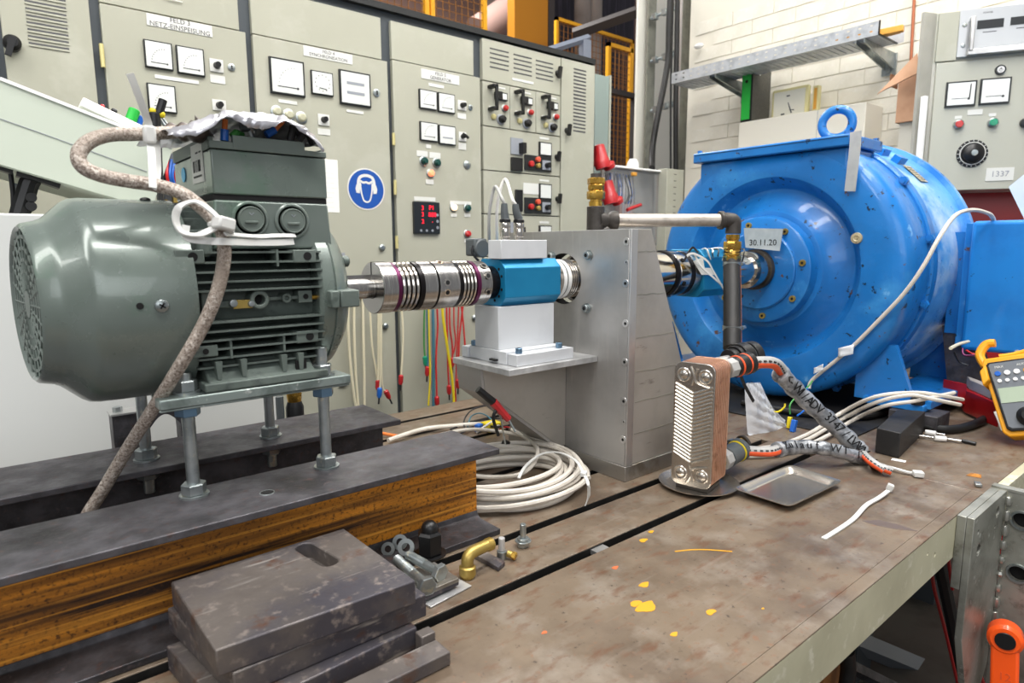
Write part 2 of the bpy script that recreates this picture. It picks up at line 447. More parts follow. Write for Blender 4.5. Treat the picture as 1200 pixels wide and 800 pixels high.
for (cx, cy, r, mt) in [(0.669, 0.5157, .014, 'paint_yellow'), (0.6648, 0.5305, .008, 'paint_yellow'), (0.7275, 0.4502, .007, 'paint_yellow'), (0.7142, 0.5549, .0075, 'paint_yellow'),
        (0.6465, 0.4519, .005, 'paint_yellow'), (0.8283, 0.6481, .007, 'paint_yellow'), (0.8649, 0.6604, .005, 'paint_yellow'), (0.5196, 0.5633, .0035, 'paint_orange'),
        (0.7198, 0.6167, .005, 'paint_orange'), (0.7903, 0.4084, .002, 'paint_yellow')]:
    n = 18; ph = random.random()*6
    poly = [(cx+r*1.25*(1+.13*math.sin(3*a+ph)+.07*math.sin(5*a+2*ph))*math.cos(a), cy+r*.75*(1+.13*math.sin(3*a+ph)+.1*math.cos(4*a+ph))*math.sin(a)) for a in [2*PI*k/n for k in range(n)]]
    obj('paint_spot', B().prism(poly, 'z', 0, .0005), mt, table)
obj('paint_spot', B().strip([(0.8358,0.5885,0.0003),(0.8614,0.5748,0.0003),(0.8831,0.5565,0.0003),(0.908,0.5277,0.0003)], .003, .0005), 'paint_yellow', table)
pp = [(1.1972,0.4402,0),(1.225,0.4215,0),(1.231,0.3881,0),(1.2272,0.3594,0),(1.206,0.3862,0),(1.1958,0.4177,0)]
obj('oil_mark', B().prism([(q[0], q[1]) for q in pp], 'z', 0, .0002), 'oil_stain', table)

# second table behind the joint
t2 = thing('machining_table', 'brown cast iron bed beyond the joint, carrying the blue machine', 'table')
obj('tabletop', B().prism([(1.525, .335), (1.525, 1.67), (2.86, 1.67), (2.86, .324)], 'z', -.06, -.0005), 'table_iron', t2, bev=.001)
obj('apron', B().prism([(1.56, .316), (1.56, .334), (2.86, .323), (2.86, .305)], 'z', -.086, -.001), 'table_apron_paint', t2)
for x in (1.95, 2.65):
    for y in (.7, 1.5):
        obj('leg', B().box(x, x+.12, y, y+.1, TOPZ, -.06), 'cabinet_trim', t2)

# ================================================================ CONTROL CABINETS
CY = 2.2
CT = 1.3597
def cabinet(label, x0, x1, head=None, body='cabinet_paint'):
    t = thing('control_cabinet', label, 'cabinet', 'control cabinets in a row behind the bench')
    obj('cabinet_body', B().box(x0, x1, CY+.02, CY+.6, TOPZ, CT), 'cabinet_trim', t)
    return t
def rbox(nm, r, t, mat, th=.006, y=0, bev=0, parent=None, **k):
    return obj(nm, B().box(r[0], r[2], CY-y-th, CY-y, r[1], r[3]), mat, parent or t, bev=bev, **k)
def meter(t, r, bars=0):
    f = rbox('panel_meter', r, t, 'meter_black', .009, bev=.001)
    w = (r[2]-r[0]); m = w*.05
    rbox('meter_dial', (r[0]+m, r[1]+m, r[2]-m, r[3]-m), t, 'meter_face', .0015, .009, parent=f)
    y = CY-.0108; cx = (r[0]+r[2])/2
    b = B()
    if bars == 2:
        h = r[3]-r[1]
        for k in (.36, .64): b.box(cx-w*.28, cx+w*.28, y-.0006, y, r[1]+h*(k-.04), r[1]+h*(k+.04))
    elif bars == 1:
        h = r[3]-r[1]; b.box(cx-w*.3, cx+w*.3, y-.0006, y, r[1]+h*.32, r[1]+h*.39)
    elif bars == 3:
        for k in range(12):
            a = 2*PI*k/12; rr = w*.33
            b.obox((cx+rr*math.cos(a), y, (r[1]+r[3])/2+rr*math.sin(a)), .003, .0006, .003)
        b.tube([(cx-w*.15, y, r[3]-w*.7), (cx+w*.18, y, r[1]+w*.25)], .0015, 6, 0)
    else:
        R0 = w*.62; c0 = (cx+w*.2, r[1]+w*.22)
        for k in range(9):
            a = PI*.5+k*PI*.5/8
            b.obox((c0[0]+R0*.75*math.cos(a), y, c0[1]+R0*.85*math.sin(a)), .0022, .0006, .0022)
        b.box(r[0]+w*.2, r[2]-w*.2, y-.0006, y, r[1]+w*.2, r[1]+w*.225)
        b.sph((r[2]-w*.22, y, r[1]+w*.21), w*.035, 8)
    obj('dial_marks', b, 'bar_grey' if bars in (1, 2) else 'print_dark', f, smooth=0)
def label_plate(t, r): return rbox('label_plate', r, t, 'label_white', .002)
def knob_switch(t, r, col='black_plastic', arm=0):
    f = rbox('switch_plate', r, t, 'label_white', .004, bev=.001)
    cx, cz = (r[0]+r[2])/2, (r[1]+r[3])/2; R = (r[2]-r[0])*.26
    b = B().cyl((cx, CY-.004, cz), (cx, CY-.024, cz), R, R*.8)
    if arm: b.obox((cx, CY-.026, cz), R*3.2, .008, R*.8, (0, .5, 0))
    obj('knob', b, col, f)
def round_part(t, nm, c, R, mat, th=.012, ring=None, y0=0):
    if ring: obj(nm+'_ring' if nm != 'lock' else 'lock_ring', B().rev((c[0], CY-y0, c[1]), (c[0], CY-1, c[1]), [(0, R*1.35), (.004, R*1.35), (.006, R*1.15)], 20), ring, t)
    return obj(nm, B().rev((c[0], CY-y0, c[1]), (c[0], CY-1, c[1]), [(0, R), (th*.7, R), (th, R*.6), (th, 0)], 20), mat, t)
def lock(t, c, R=.011):
    o = round_part(t, 'lock', c, R, 'zinc', .006); obj('keyhole', B().obox((c[0], CY-.0065, c[1]), R*.3, .001, R*1.1), 'dark_void', o)
def c2(r): return ((r[0]+r[2])/2, (r[1]+r[3])/2)
def hinge(t, x, z0, z1): obj('hinge', B().bcyl((x, CY-.006, z0), (x, CY-.006, z1), .006, n=12), 'hinge_brass', t)

X0 = 0.0852; X1 = 0.3126; X2 = 0.7265; X3 = 1.238; X4 = 1.6617; X5 = 2.1184; X6 = 2.3453
DB = TOPZ+.1
# -- cabinet with louvres at the very left
t = cabinet('beige switchgear cabinet with a big louvre and black twist handle, left end of the row', X0-.42, X1)
obj('door', B().box(X0+.012, X1-.016, CY, CY+.02, DB, CT-.03), 'cabinet_paint', t, bev=.002)
obj('door', B().box(X0-.42, X0-.006, CY, CY+.02, DB, CT-.03), 'cabinet_paint', t, bev=.002)
for r in [(0.1533,1.1929,0.244,1.1738),(0.1526,1.1754,0.2434,1.1567),(0.1518,1.1556,0.2426,1.1386),(0.152,1.1361,0.2418,1.121),(0.1521,1.1186,0.2422,1.1037),(0.1514,1.1009,0.2416,1.0865),(0.1517,1.0833,0.242,1.0694),(0.151,1.0655,0.2414,1.0521),(0.1512,1.0476,0.2408,1.0349)]:
    dz = .0022; zc = (r[1]+r[3])/2
    obj('vent_slot', B().box(r[0], r[2], CY-.003, CY, zc-.006, zc-.001), 'cabinet_paint', t)
    obj('vent_gap', B().box(r[0], r[2], CY-.0008, CY, zc-.001, zc+.0045), 'print_dark', t)
c = c2((0.1054,1.0215,0.1246,1.0434)); h = round_part(t, 'twist_handle', c, .02, 'black_plastic', .03)
obj('handle_grip', B().obox((c[0]-.005, CY-.03, c[1]-.012), .014, .012, .05, (0, .3, 0)), 'black_plastic', h)

def headed(t, x0, x1, xl, xr, zh, l, g=.012, topin=.03):
    """lower door (x0..x1) below zh, narrower header (xl..xr) above, dark trim between"""
    obj('door', B().box(x0, x1, CY, CY+.02, DB, zh-.002), 'cabinet_paint', t, bev=.0015)
    obj('header_panel', B().box(xl, xr, CY+.004, CY+.02, zh+.002, CT-topin), 'cabinet_paint', t, bev=.0015)

# -- mains infeed cabinet
t = cabinet('beige cabinet with three square meters, labelled FELD 3 NETZ-EINSPEISUNG', X1, X2)
ZH = 1.184
headed(t, X1+.010, X2-.008, X1+.010, 0.7016, ZH, None)
for z0, z1 in [(0.094,1.0066,0.0896,1.0705)[1::2], (0.052,0.5666,0.0473,0.6338)[1::2]]: hinge(t, X1+.004, z0, z1)
r = (0.4378,1.1467,0.6176,1.1801); label_plate(t, r)
text('label_lettering', 'FELD 3\nNETZ-EINSPEISUNG', .019, at((r[0]+r[2])/2, CY-.0024, (r[1]+r[3])/2), 'print_dark', t)
label_plate(t, (0.4956,1.2309,0.5392,1.233))
meter(t, (0.4231,1.0265,0.4984,1.1044)); meter(t, (0.5088,1.0232,0.5868,1.1039)); meter(t, (0.4223,0.9029,0.4986,0.9829))
label_plate(t, (0.4469,1.0001,0.568,1.0108)); label_plate(t, (0.6025,1.012,0.6463,1.0358))
knob_switch(t, (0.6033,1.0449,0.6434,1.0839)); knob_switch(t, (0.6024,0.9286,0.6433,0.962)); lock(t, c2((0.6558,1.056,0.6802,1.0777)))

# -- synchronising cabinet
t = cabinet('beige cabinet with large double frequency meter, labelled FELD 4 SYNCHRONISATION', X2, X3)
ZH = 1.1829
headed(t, X2+.014, X3-.012, X2+.014, 1.2061, ZH, None)
r = (0.9068,1.1453,1.086,1.1782); label_plate(t, r)
text('label_lettering', 'FELD 4\nSYNCHRONISATION', .015, at((r[0]+r[2])/2, CY-.0024, (r[1]+r[3])/2), 'print_dark', t)
meter(t, (0.7863,1.0062,0.9036,1.1212)); meter(t, (0.9266,1.0233,1.0061,1.1017), 3); meter(t, (1.0299,1.0045,1.1506,1.1215), 2)
label_plate(t, (0.8123,0.9801,0.8754,0.9909)); label_plate(t, (1.056,0.9799,1.1223,0.9894)); lock(t, c2((1.1603,1.0495,1.1941,1.0747)), .014)
for px in [(0.7907,0.9368,0.8177,0.9608), (0.8302,0.9306,0.8579,0.9549), (0.871,0.9249,0.9052,0.9545)]: round_part(t, 'indicator_lamp', c2(px), .015, 'lamp_beige', .016, 'zinc')
knob_switch(t, (0.9468,0.923,0.9886,0.9611)); label_plate(t, (0.9443,0.8912,0.9902,0.9122))
r = (0.9577,0.6252,1.013,0.8095); o = rbox('notice_paper', r, t, 'paper', .0008)
b = B()
for k in range(9): b.box(r[0]+.006, r[2]-.006-random.random()*.02, CY-.0012, CY-.0008, r[3]-.03-k*.017, r[3]-.032-k*.017)
obj('paper_lines', b, 'label_white', o)
# ear-protection sign: blue disc with white head and earmuffs
c = c2((1.0405,0.6342,1.2034,0.7924)); R_ = .073
s_ = obj('safety_sign', B().cyl((c[0], CY-.0015, c[1]), (c[0], CY, c[1]), R_*1.04, n=48), 'label_white', t)
obj('sign_disc', B().cyl((c[0], CY-.002, c[1]), (c[0], CY-.0015, c[1]), R_*.97, n=48), 'safety_blue', s_)
def outline(pts, w): return B().strip([(c[0]+x*R_, CY-.0024, c[1]+z*R_) for x, z in pts], w, .0006, (0, 1, 0))
obj('sign_symbol', outline([(-.42, -.05), (-.44, .3), (-.33, .58), (0, .68), (.33, .58), (.44, .3), (.42, -.05)], R_*.15), 'label_white', s_)
obj('sign_symbol', outline([(-.33, .3), (-.3, -.1), (-.2, -.5), (-.08, -.62), (.08, -.62), (.2, -.5), (.3, -.1), (.33, .3)], R_*.08), 'label_white', s_)
obj('sign_symbol', outline([(-.34, .4), (-.15, .32), (0, .35), (.15, .3), (.34, .4)], R_*.11), 'label_white', s_)
for sx in (-1, 1):
    poly = [(c[0]+sx*x*R_, c[1]+z*R_) for x, z in [(.36, .22), (.55, .2), (.6, .0), (.56, -.2), (.38, -.22)]]
    obj('sign_symbol', B().prism(poly, 'y', CY-.0032, CY-.002), 'label_white', s_)
r = (0.9898,0.4407,1.0244,0.4814); o = rbox('socket_plate', r, t, 'bar_grey', .006)
obj('socket_hole', B().cyl((c2(r)[0], CY-.007, c2(r)[1]), (c2(r)[0], CY-.006, c2(r)[1]), .012, n=16), 'dark_void', o)
for px in [(1.1592,0.4829,1.1942,0.5152), (1.162,0.1822,1.1979,0.2119)]: round_part(t, 'lock', c2(px), .012, 'zinc', .012)
obj('hasp', B().obox((0.9938, CY-.004, -0.0036), .03, .008, .02), 'grey_plastic', t)

# -- generator cabinet
t = cabinet('beige cabinet with four square meters and red digital display, labelled FELD 5 GENERATOR', X3, X4)
ZH = 1.1929
headed(t, X3+.010, X4-.006, X3+.010, 1.626, ZH, None)
for q in [(0.0802,0.8811,0.0776,0.9264), (0.0635,0.6985,0.06,0.7537), (0.0434,0.4943,0.0404,0.5441)]: hinge(t, X3+.002, q[1], q[3])
r = (1.3706,1.1451,1.5496,1.1809); label_plate(t, r)
text('label_lettering', 'FELD 5\nGENERATOR', .017, at((r[0]+r[2])/2, CY-.0024, (r[1]+r[3])/2), 'print_dark', t)
label_plate(t, (1.4039,1.121,1.475,1.1327))
meter(t, (1.3568,1.0317,1.4367,1.1036)); meter(t, (1.4425,1.0294,1.5222,1.1034)); meter(t, (1.3571,0.9114,1.4376,0.9835)); meter(t, (1.4434,0.9063,1.5238,0.9806), 1)
knob_switch(t, (1.5401,1.0501,1.5817,1.0878)); label_plate(t, (1.5391,1.0165,1.5811,1.0381)); knob_switch(t, (1.5418,0.9285,1.5795,0.9651), arm=1); label_plate(t, (1.5409,0.8945,1.5789,0.9214))
lock(t, c2((1.5822,1.0522,1.6249,1.0803))); label_plate(t, (1.3423,0.8516,1.3922,0.8732)); label_plate(t, (1.4007,0.85,1.4523,0.8719)); label_plate(t, (1.3857,0.8857,1.409,0.8998))
for px in [(1.3531,0.8188,1.3913,0.8483), (1.4119,0.8167,1.4515,0.8467)]: round_part(t, 'push_button', c2(px), .014, 'button_green', .024, 'zinc')
round_part(t, 'indicator_lamp', c2((1.3831,0.7748,1.4221,0.8051)), .013, 'lamp_orange', .018, 'zinc'); label_plate(t, (1.382,0.7479,1.4173,0.7657))
round_part(t, 'lock', c2((1.5609,0.8211,1.6037,0.8521)), .013, 'zinc', .01, 'zinc')
r = (1.317,0.553,1.4368,0.677); d = rbox('display_unit', r, t, 'meter_black', .012, bev=.001)
label_plate(t, (1.3253,0.6814,1.4237,0.697))
W_, H_ = r[2]-r[0], r[3]-r[1]
for k, (s_, x_, z_) in enumerate([('3', .33, .8), ('P1', .68, .82), ('3', .33, .6), ('888', .7, .6), ('2', .33, .38), ('·', .7, .36)]):
    text('led_digits', s_, H_*.2, at(r[0]+x_*W_, CY-.0124, r[1]+z_*H_), 'led_red', d, ext=.0004)
for k in range(3): obj('display_key', B().cyl((r[0]+W_*.9, CY-.0135, r[1]+H_*(.2+.2*k)), (r[0]+W_*.9, CY-.012, r[1]+H_*(.2+.2*k)), .006, n=12), 'bar_grey', d)
for k in range(3): obj('display_key', B().cyl((r[0]+W_*(.25+.22*k), CY-.0135, r[1]+H_*.1), (r[0]+W_*(.25+.22*k), CY-.012, r[1]+H_*.1), .005, n=12), 'bar_grey', d)
label_plate(t, (1.4939,0.6747,1.6013,0.6877)); label_plate(t, (1.497,0.6235,1.5264,0.6365)); label_plate(t, (1.5656,0.6253,1.596,0.6385)); label_plate(t, (1.5636,0.519,1.5942,0.5331))
round_part(t, 'indicator_lamp', c2((1.4895,0.6444,1.5311,0.6773)), .013, 'lamp_lit', .018, 'zinc')
round_part(t, 'push_button', c2((1.5576,0.6431,1.6007,0.6765)), .013, 'button_green', .022, 'zinc')
round_part(t, 'push_button', c2((1.5556,0.5368,1.599,0.5718)), .013, 'button_red', .022, 'zinc')
round_part(t, 'lock', c2((1.5811,0.4903,1.6251,0.5261)), .012, 'zinc', .012); round_part(t, 'lock', c2((1.5847,0.1787,1.6296,0.219)), .012, 'zinc', .012)

# -- drawer switchgear cabinet
t = cabinet('beige cabinet divided into withdrawable switch drawers with black handles and red buttons', X4, X5)
rows = [(CT-.008, 1.1842), (1.1842, 1.0033), (1.0033, 0.8226), (0.8226, 0.6403), (0.6403, 0.4583), (0.4583, 0.2652), (0.2652, DB)]
xa, xb = X4+.006, X5-.002
for i, (z1, z0) in enumerate(rows):
    xs = [xa, xb] if i != 1 else [xa, 1.8148, 1.9652, xb]
    for k in range(len(xs)-1):
        obj('drawer_front', B().box(xs[k]+.0015, xs[k+1]-.0015, CY, CY+.02, z0+.002, z1-.002), 'cabinet_paint', t, bev=.0015)
for g in range(3):
    for k in range(5):
        z0_ = [1.3167, 1.3154, 1.3132][g]-k*.0182
        x0_, x1_ = [(1.708, 1.809), (1.8372, 1.9396), (1.9647, 2.0679)][g]
        obj('vent_slot', B().box(x0_, x1_, CY-.0012, CY+.001, z0_-.0025, z0_+.0025), 'bar_grey' if 0 else 'print_dark', t)
label_plate(t, (1.8273,1.2089,1.9498,1.2183))
def black_knob(c, s=1):
    f = round_part(t, 'twist_handle', c, .014*s, 'black_plastic', .018)
    obj('handle_grip', B().obox((c[0]-.004, CY-.022, c[1]), .014*s, .016, .05*s, (0, .15, 0)), 'black_plastic', f)
black_knob(c2((2.0734,1.2638,2.1165,1.2938))); black_knob(c2((2.0709,0.8928,2.1148,0.9274)), .9); black_knob(c2((2.0778,0.7024,2.1223,0.7395)), .9)
for k in range(3):
    dx = [0, 1.8411-1.6965, 1.9961-1.6965][k]
    def S(r): return (r[0]+dx, r[1], r[2]+dx, r[3])
    r = S((1.6885,1.0646,1.7235,1.1694))
    hx = r[2]-.008; b = B().obox((hx, CY-.035, (r[1]+r[3])/2), .012, .012, r[3]-r[1])
    for zz in (r[1]+.008, r[3]-.008): b.box(hx-.022, hx+.004, CY-.041, CY, zz-.006, zz+.006)
    obj('pull_handle', b, 'black_plastic', t, bev=.002)
    r = S((1.7289,1.1155,1.7936,1.1481)); o = rbox('switch_block', (r[0], r[1], r[0]+(r[2]-r[0])*.5, r[3]), t, 'black_plastic', .02, bev=.002)
    rbox('meter_window', (r[0]+(r[2]-r[0])*.5, r[1], r[2], r[3]), t, 'meter_black', .01); rbox('meter_dial', (r[0]+(r[2]-r[0])*.56, r[1]+.005, r[2]-.004, r[3]-.005), t, 'meter_face', .001, .01)
    label_plate(t, S((1.7383,1.1638,1.7892,1.1701)))
    round_part(t, 'push_button', c2(S((1.7653,1.0711,1.8027,1.1013))), .012, 'button_red', .022, 'zinc')
    round_part(t, 'switch_collar', c2(S((1.7006,1.0291,1.7461,1.0583))), .012, 'hinge_brass', .01)
    f = round_part(t, 'rotary_switch', c2(S((1.7371,1.0199,1.7882,1.0559))), .016, 'black_plastic', .03, 'bar_grey')
    label_plate(t, S((1.7009,1.0692,1.7327,1.0858)))
for dz, kk in ((0, 0), (1, 1), (2, 2)):
    o1 = [(1.8165,0.9001,1.8846,0.9697), (1.8106,0.7188,1.8792,0.7925), (1.8096,0.5346,1.8788,0.6087)][kk]
    if kk != 1:
        f = rbox('switch_plate', o1, t, 'bar_grey', .006); obj('knob', B().obox((o1[2]-.014, CY-.02, (o1[1]+o1[3])/2-.008), .02, .03, .045), 'black_plastic', f)
    else: label_plate(t, (1.8894,0.7349,1.9816,0.7826))
    rbox('relay_block', [(1.816,0.83,1.8795,0.887), (1.8397,0.6553,1.8791,0.7502), (1.8091,0.4583,1.8787,0.5268)][kk], t, 'black_plastic', .012, bev=.002)
    r = [(1.8946,0.8384,2.0554,0.9046), (1.8943,0.6492,2.0567,0.7195), (1.894,0.4562,2.0581,0.5308)][kk]; p_ = rbox('button_panel', r, t, 'meter_black', .008, bev=.001)
    W_, H_ = r[2]-r[0], r[3]-r[1]
    for fx, fz, R2, mt in [(.2, .42, .013, 'button_red'), (.45, .75, .012, 'button_orange'), (.46, .34, .011, 'brass_matt')]:
        obj('push_button', B().rev((r[0]+fx*W_, CY-.008, r[1]+fz*H_), (r[0]+fx*W_, CY-1, r[1]+fz*H_), [(0, R2), (.012, R2), (.014, R2*.7), (.014, 0)], 16), mt, p_)
    obj('selector_plate', B().box(r[0]+.64*W_, r[0]+.95*W_, CY-.01, CY-.008, r[1]+.12*H_, r[1]+.75*H_), 'bar_grey', p_)
    obj('selector_knob', B().cyl((r[0]+.8*W_, CY-.01, r[1]+.42*H_), (r[0]+.8*W_, CY-.03, r[1]+.42*H_), .012, n=16), 'black_plastic', p_)
    r = [(1.9809,0.907,2.0549,0.9679), (1.9815,0.7153,2.0563,0.7842), (1.9821,0.5236,2.0576,0.597)][kk]; rbox('panel_meter', r, t, 'meter_black', .009)
    rbox('meter_dial', (r[0]+.006, r[1]+.006, r[2]-.005, r[3]-.005), t, 'meter_face', .001, .009)
    label_plate(t, [(1.986,0.9816,2.0438,0.9907), (1.9867,0.7956,2.045,0.8035), (1.9873,0.606,2.0462,0.6164)][kk])

# -- narrow louvred end cabinet
t = cabinet('narrow beige end cabinet with a tall column of louvres, right end of the row', X5, X6)
obj('door', B().box(X5+.004, X6-.002, CY, CY+.02, DB, CT-.008), 'cabinet_paint', t, bev=.0015)
zt_, zb_ = 1.3171, 1.0405; xl_, xr_ = 2.1999, 2.2827
for k in range(18):
    z_ = zt_+(zb_-zt_)*k/17
    obj('vent_slot', B().box(xl_, xr_, CY-.0012, CY+.001, z_-.0032, z_+.0032), 'print_dark', t)
black_knob(c2((2.1351,1.0184,2.1801,1.0519)), 1)
obj('top_trim', B().box(X0-.42, X6, CY-.004, CY+.6, CT, CT+.022), 'cabinet_gap', None, label='dark flat cover strip running along the tops of the beige cabinets', cat='trim')

# ================================================================ THINGS BEHIND THE CABINETS
def fence(label, x0, x1, z0, z1, y, pitch=.05, post='fence_yellow', wt=.0045):
    f = thing('mesh_fence', label, 'fence')
    w = .028
    for nm, q in (('frame_post', (x0, x0+w, z0, z1)), ('frame_post', (x1-w, x1, z0, z1)), ('frame_rail', (x0, x1, z1-w, z1)), ('frame_rail', (x0, x1, z0, z0+w))):
        obj(nm, B().box(q[0], q[1], y, y+w, q[2], q[3]), post, f)
    b = B(); n = int((x1-x0)/pitch)
    for k in range(1, n): xx = x0+(x1-x0)*k/n; b.box(xx-wt/2, xx+wt/2, y+.012, y+.016, z0, z1)
    n = int((z1-z0)/pitch)
    for k in range(1, n): zz = z0+(z1-z0)*k/n; b.box(x0, x1, y+.010, y+.012, zz-wt/2, zz+wt/2)
    obj('wire_mesh', b, 'fence_wire', f, smooth=0, kind='stuff')
fence('yellow framed wire mesh fence rising behind the tops of the left cabinets', 2.2004, 2.6214, .2, 3.1, 3.4, .045)
fence('yellow framed wire mesh fence section above the second and third cabinets', 1.5548, 2.1885, .2, 3.1, 3.4, .045)
fence('yellow mesh safety gate with a lower top rail, behind the drawer cabinet', 3.9855, 5.0175, TOPZ, 2.4501, 4.2)
fence('yellow framed mesh fence panel seen between grey steel cabinet and white column', 3.6545, 3.9333, 0.8471, 1.9706, 3.3, .045)
obj('ochre_door', B().box(3.853, 4.2556, 4.6, 4.7, TOPZ, 4.3), 'panel_orange', label='tall ochre orange door panel standing behind the cabinets', cat='panel')
obj('door_post', B().box(4.2556+.01, 4.3425, 4.6, 4.75, TOPZ, 4.3), 'girder_dark', label='dark upright post right beside the ochre orange panel', cat='post')
obj('duct', B().tube([(4.1924,5.6,2.6869),(4.6549,5.6,3.0207),(5.2831,5.6,3.492)], .17, 20, 0), 'hall_pink', label='wide pinkish duct crossing behind the cabinets beside the ochre panel', cat='duct')
obj('hall_partition', B().box(4.9472, 5.4021, 6.4, 6.5, TOPZ, 4.3), 'hall_concrete', label='pinkish grey wall panel left of the ochre orange door', cat='panel')
for i, (pa, pb, m_, lab) in enumerate([(6.0435, 6.2582, 'hall_concrete', 'grey concrete pillar far back, left of three behind the yellow gate'), (6.2019, 6.4533, 'hall_concrete', 'grey concrete pillar far back, middle one behind the yellow gate'), (7.213, 7.4306, 'hall_pink', 'pinkish concrete pillar far back, next to the white column')]):
    obj('pillar', B().bcyl(((pa+pb)/2, 6, TOPZ), ((pa+pb)/2, 6, 4.3), (pb-pa)/2, .01, 20), m_, label=lab, cat='pillar')
obj('hall_cladding', B().box(6.3231, 8.01, 6.7, 6.8, TOPZ, 4.4), 'hall_dark', label='dark purplish corrugated cladding far behind the yellow gate', cat='cladding')
obj('girder', B().tube([(3.6934,3.7,2.1265),(3.9583,3.3,2.2382)], .045, 4, 0), 'girder_dark', label='dark sloping steel girder above the yellow gate', cat='girder')
g = thing('steel_angle_frame', 'light blue-grey steel angle frame standing above the end cabinet', 'frame')
obj('crossbar', B().tube([(2.7205,3,1.6579),(3.1336,3,1.8255)], .022, 4, 0), 'grey_steel', g)
obj('upright', B().box(3.065, 3.1353, 2.98, 3.02, TOPZ, 1.804), 'grey_steel', g)
g = thing('steel_cabinet', 'grey-green sheet steel cabinet standing past the end of the beige row', 'cabinet')
xa = 2.508; xb = 2.6126
obj('side_panel', B().box(xa, xb, 2.35, 2.9, TOPZ, 1.3745), 'grey_green', g, bev=.002)
obj('edge_strip', B().box(xb, xb+.012, 2.345, 2.9, TOPZ, 1.3828), 'cabinet_paint', g)
for lab, q, a in [('red angled power socket, the upper one on the grey-green steel cabinet', (2.4341,2.25,1.0021), 0), ('red angled power socket, the lower one behind the brass fitting', (2.5021,2.25,0.8313), 1)]:
    s_ = thing('power_socket', lab, 'socket', 'red power sockets on the steel cabinet')
    q = Vector(q); e_ = q+Vector((.012, -.02, -.115))
    obj('socket_body', B().rev(q, e_, [(0, .022), (.003, .026), (.06, .032), (.075, .038), (.1, .04), (.118, .038)], 20), 'red_plastic', s_)
    obj('socket_lid', B().rev(e_+Vector((.02, -.01, .03)), e_+Vector((.05, -.012, -.012)), [(0, .02), (.01, .032), (.03, .03), (.035, .02)], 16), 'red_plastic', s_)
    obj('mount_plate', B().box(q.x-.02, q.x+.02, 2.27, 2.349, q.z-.1, q.z-.02), 'red_plastic', s_)
# white column + cable ladder + channel at the end of the brick wall
obj('column', B().box(3.3155, 3.4088, 2.75, 2.765, TOPZ, 2.6), 'column_white', label='slim white steel column left of the black cables', cat='column', bev=.003)
obj('hall_partition', B().box(3.9563, 4.4069, 3.2, 3.3, TOPZ, 3.0), 'column_white', label='cream painted wall strip behind the cable ladder', cat='panel')
ch = thing('perforated_channel', 'grey perforated steel channel upright just right of the white column', 'channel')
xa = 3.3553; xb = 3.4324
obj('web', B().box(xa, xb, 2.7, 2.71, .3, 2.4), 'perfo_grey', ch)
ch = thing('perforated_channel', 'grey perforated steel channel upright at the end of the brick wall', 'channel')
xa = 3.4256; xb = 3.5396
obj('web', B().box(xa, xb, 2.5, 2.515, .3, 2.4), 'perfo_grey', ch)
obj('flange', B().box(xa-.006, xa, 2.495, 2.515, .3, 2.4), 'alu_edge', ch)
for k in range(16): obj('slot_hole', B().box(xb-.012, xb-.004, 2.4992, 2.5, .95+k*.06, .98+k*.06), 'dark_void', ch)
cl = thing('cable_ladder', 'galvanised clamp rungs holding black cables beside the brick wall', 'ladder')
for py in (18, 66, 122):
    q0, q1 = [[(3.3466,2.68,1.9003),(3.4544,2.52,1.9649)], [(3.3578,2.68,1.6503),(3.4704,2.52,1.6957)], [(3.3711,2.68,1.3531),(3.4879,2.52,1.4043)]][(18, 66, 122).index(py)]
    b = B().tube([q0, q1], .009, 8, 0)
    for f_ in (.15, .45, .62, .8): 
        p_ = Vector(q0).lerp(Vector(q1), f_); b.obox(p_, .03, .03, .035)
    obj('rung', b, 'zinc', cl)
for lab, pts, r in [('thick black cable curving down left from the clamps', [(3.253,2.46,1.9736),(3.2468,2.46,1.7844),(3.2482,2.46,1.6036),(3.2154,2.46,1.4442),(3.1602,2.46,1.2429),(3.1269,2.46,1.0931),(3.0726,2.42,0.9866),(2.9979,2.36,0.9415)], .018),
                    ('black cable running straight down beside the perforated channel', [(3.3181,2.46,1.9889),(3.3287,2.46,1.6565),(3.3368,2.46,1.3636),(3.3604,2.46,0.9466)], .015),
                    ('thin black cable between the two thicker upright ones', [(3.3172,2.49,1.9973),(3.3189,2.49,1.6615),(3.3264,2.49,1.3672),(3.3499,2.49,0.933)], .006)]:
    obj('power_cable', B().tube(pts, r, 10, 4), 'hose_black', label=lab, cat='cable', group='upright black cables')
# clear-fronted distribution box with its beige post
eb = thing('distribution_box', 'clear plastic electrical box full of wiring beside the beige slotted post', 'box')
q0 = (2.5392,0.6258,2.9785,0.9019)
obj('back_plate', B().box(q0[0], q0[2], 2.322, 2.334, q0[1]-.12, q0[3]), 'alu_side', eb)
obj('clear_cover', B().box(q0[0], q0[2], 2.25, 2.321, q0[1]-.12, q0[3]), 'clear_plastic', eb, bev=.012, seg=3)
obj('top_cap', B().box(q0[0]+.02, q0[2], 2.24, 2.336, q0[3], q0[3]+.012), 'white_plastic', eb, bev=.004)
for k in range(5):
    x_ = q0[0]+.10+k*.022
    obj('terminal_block', B().box(x_, x_+.018, 2.285, 2.315, q0[1]+.03, q0[1]+.1), 'bar_grey' if k % 2 else 'hall_pink', eb)
for k in range(16):
    x_ = q0[0]+.02+k*.0125
    obj('wire', B().tube([(x_, 2.30, q0[1]+.1), (x_+random.uniform(-.02, .02), 2.285, q0[1]+.16), (x_+random.uniform(-.03, .03), 2.31, q0[3]-.02)], .004, 6, 4), ['wire_black', 'wire_blue', 'wire_white', 'hose_black'][k % 4], eb)
q = (2.685,2.23,0.8758); obj('orange_button', B().obox(q, .03, .02, .02), 'wood_yellow', eb, bev=.004)
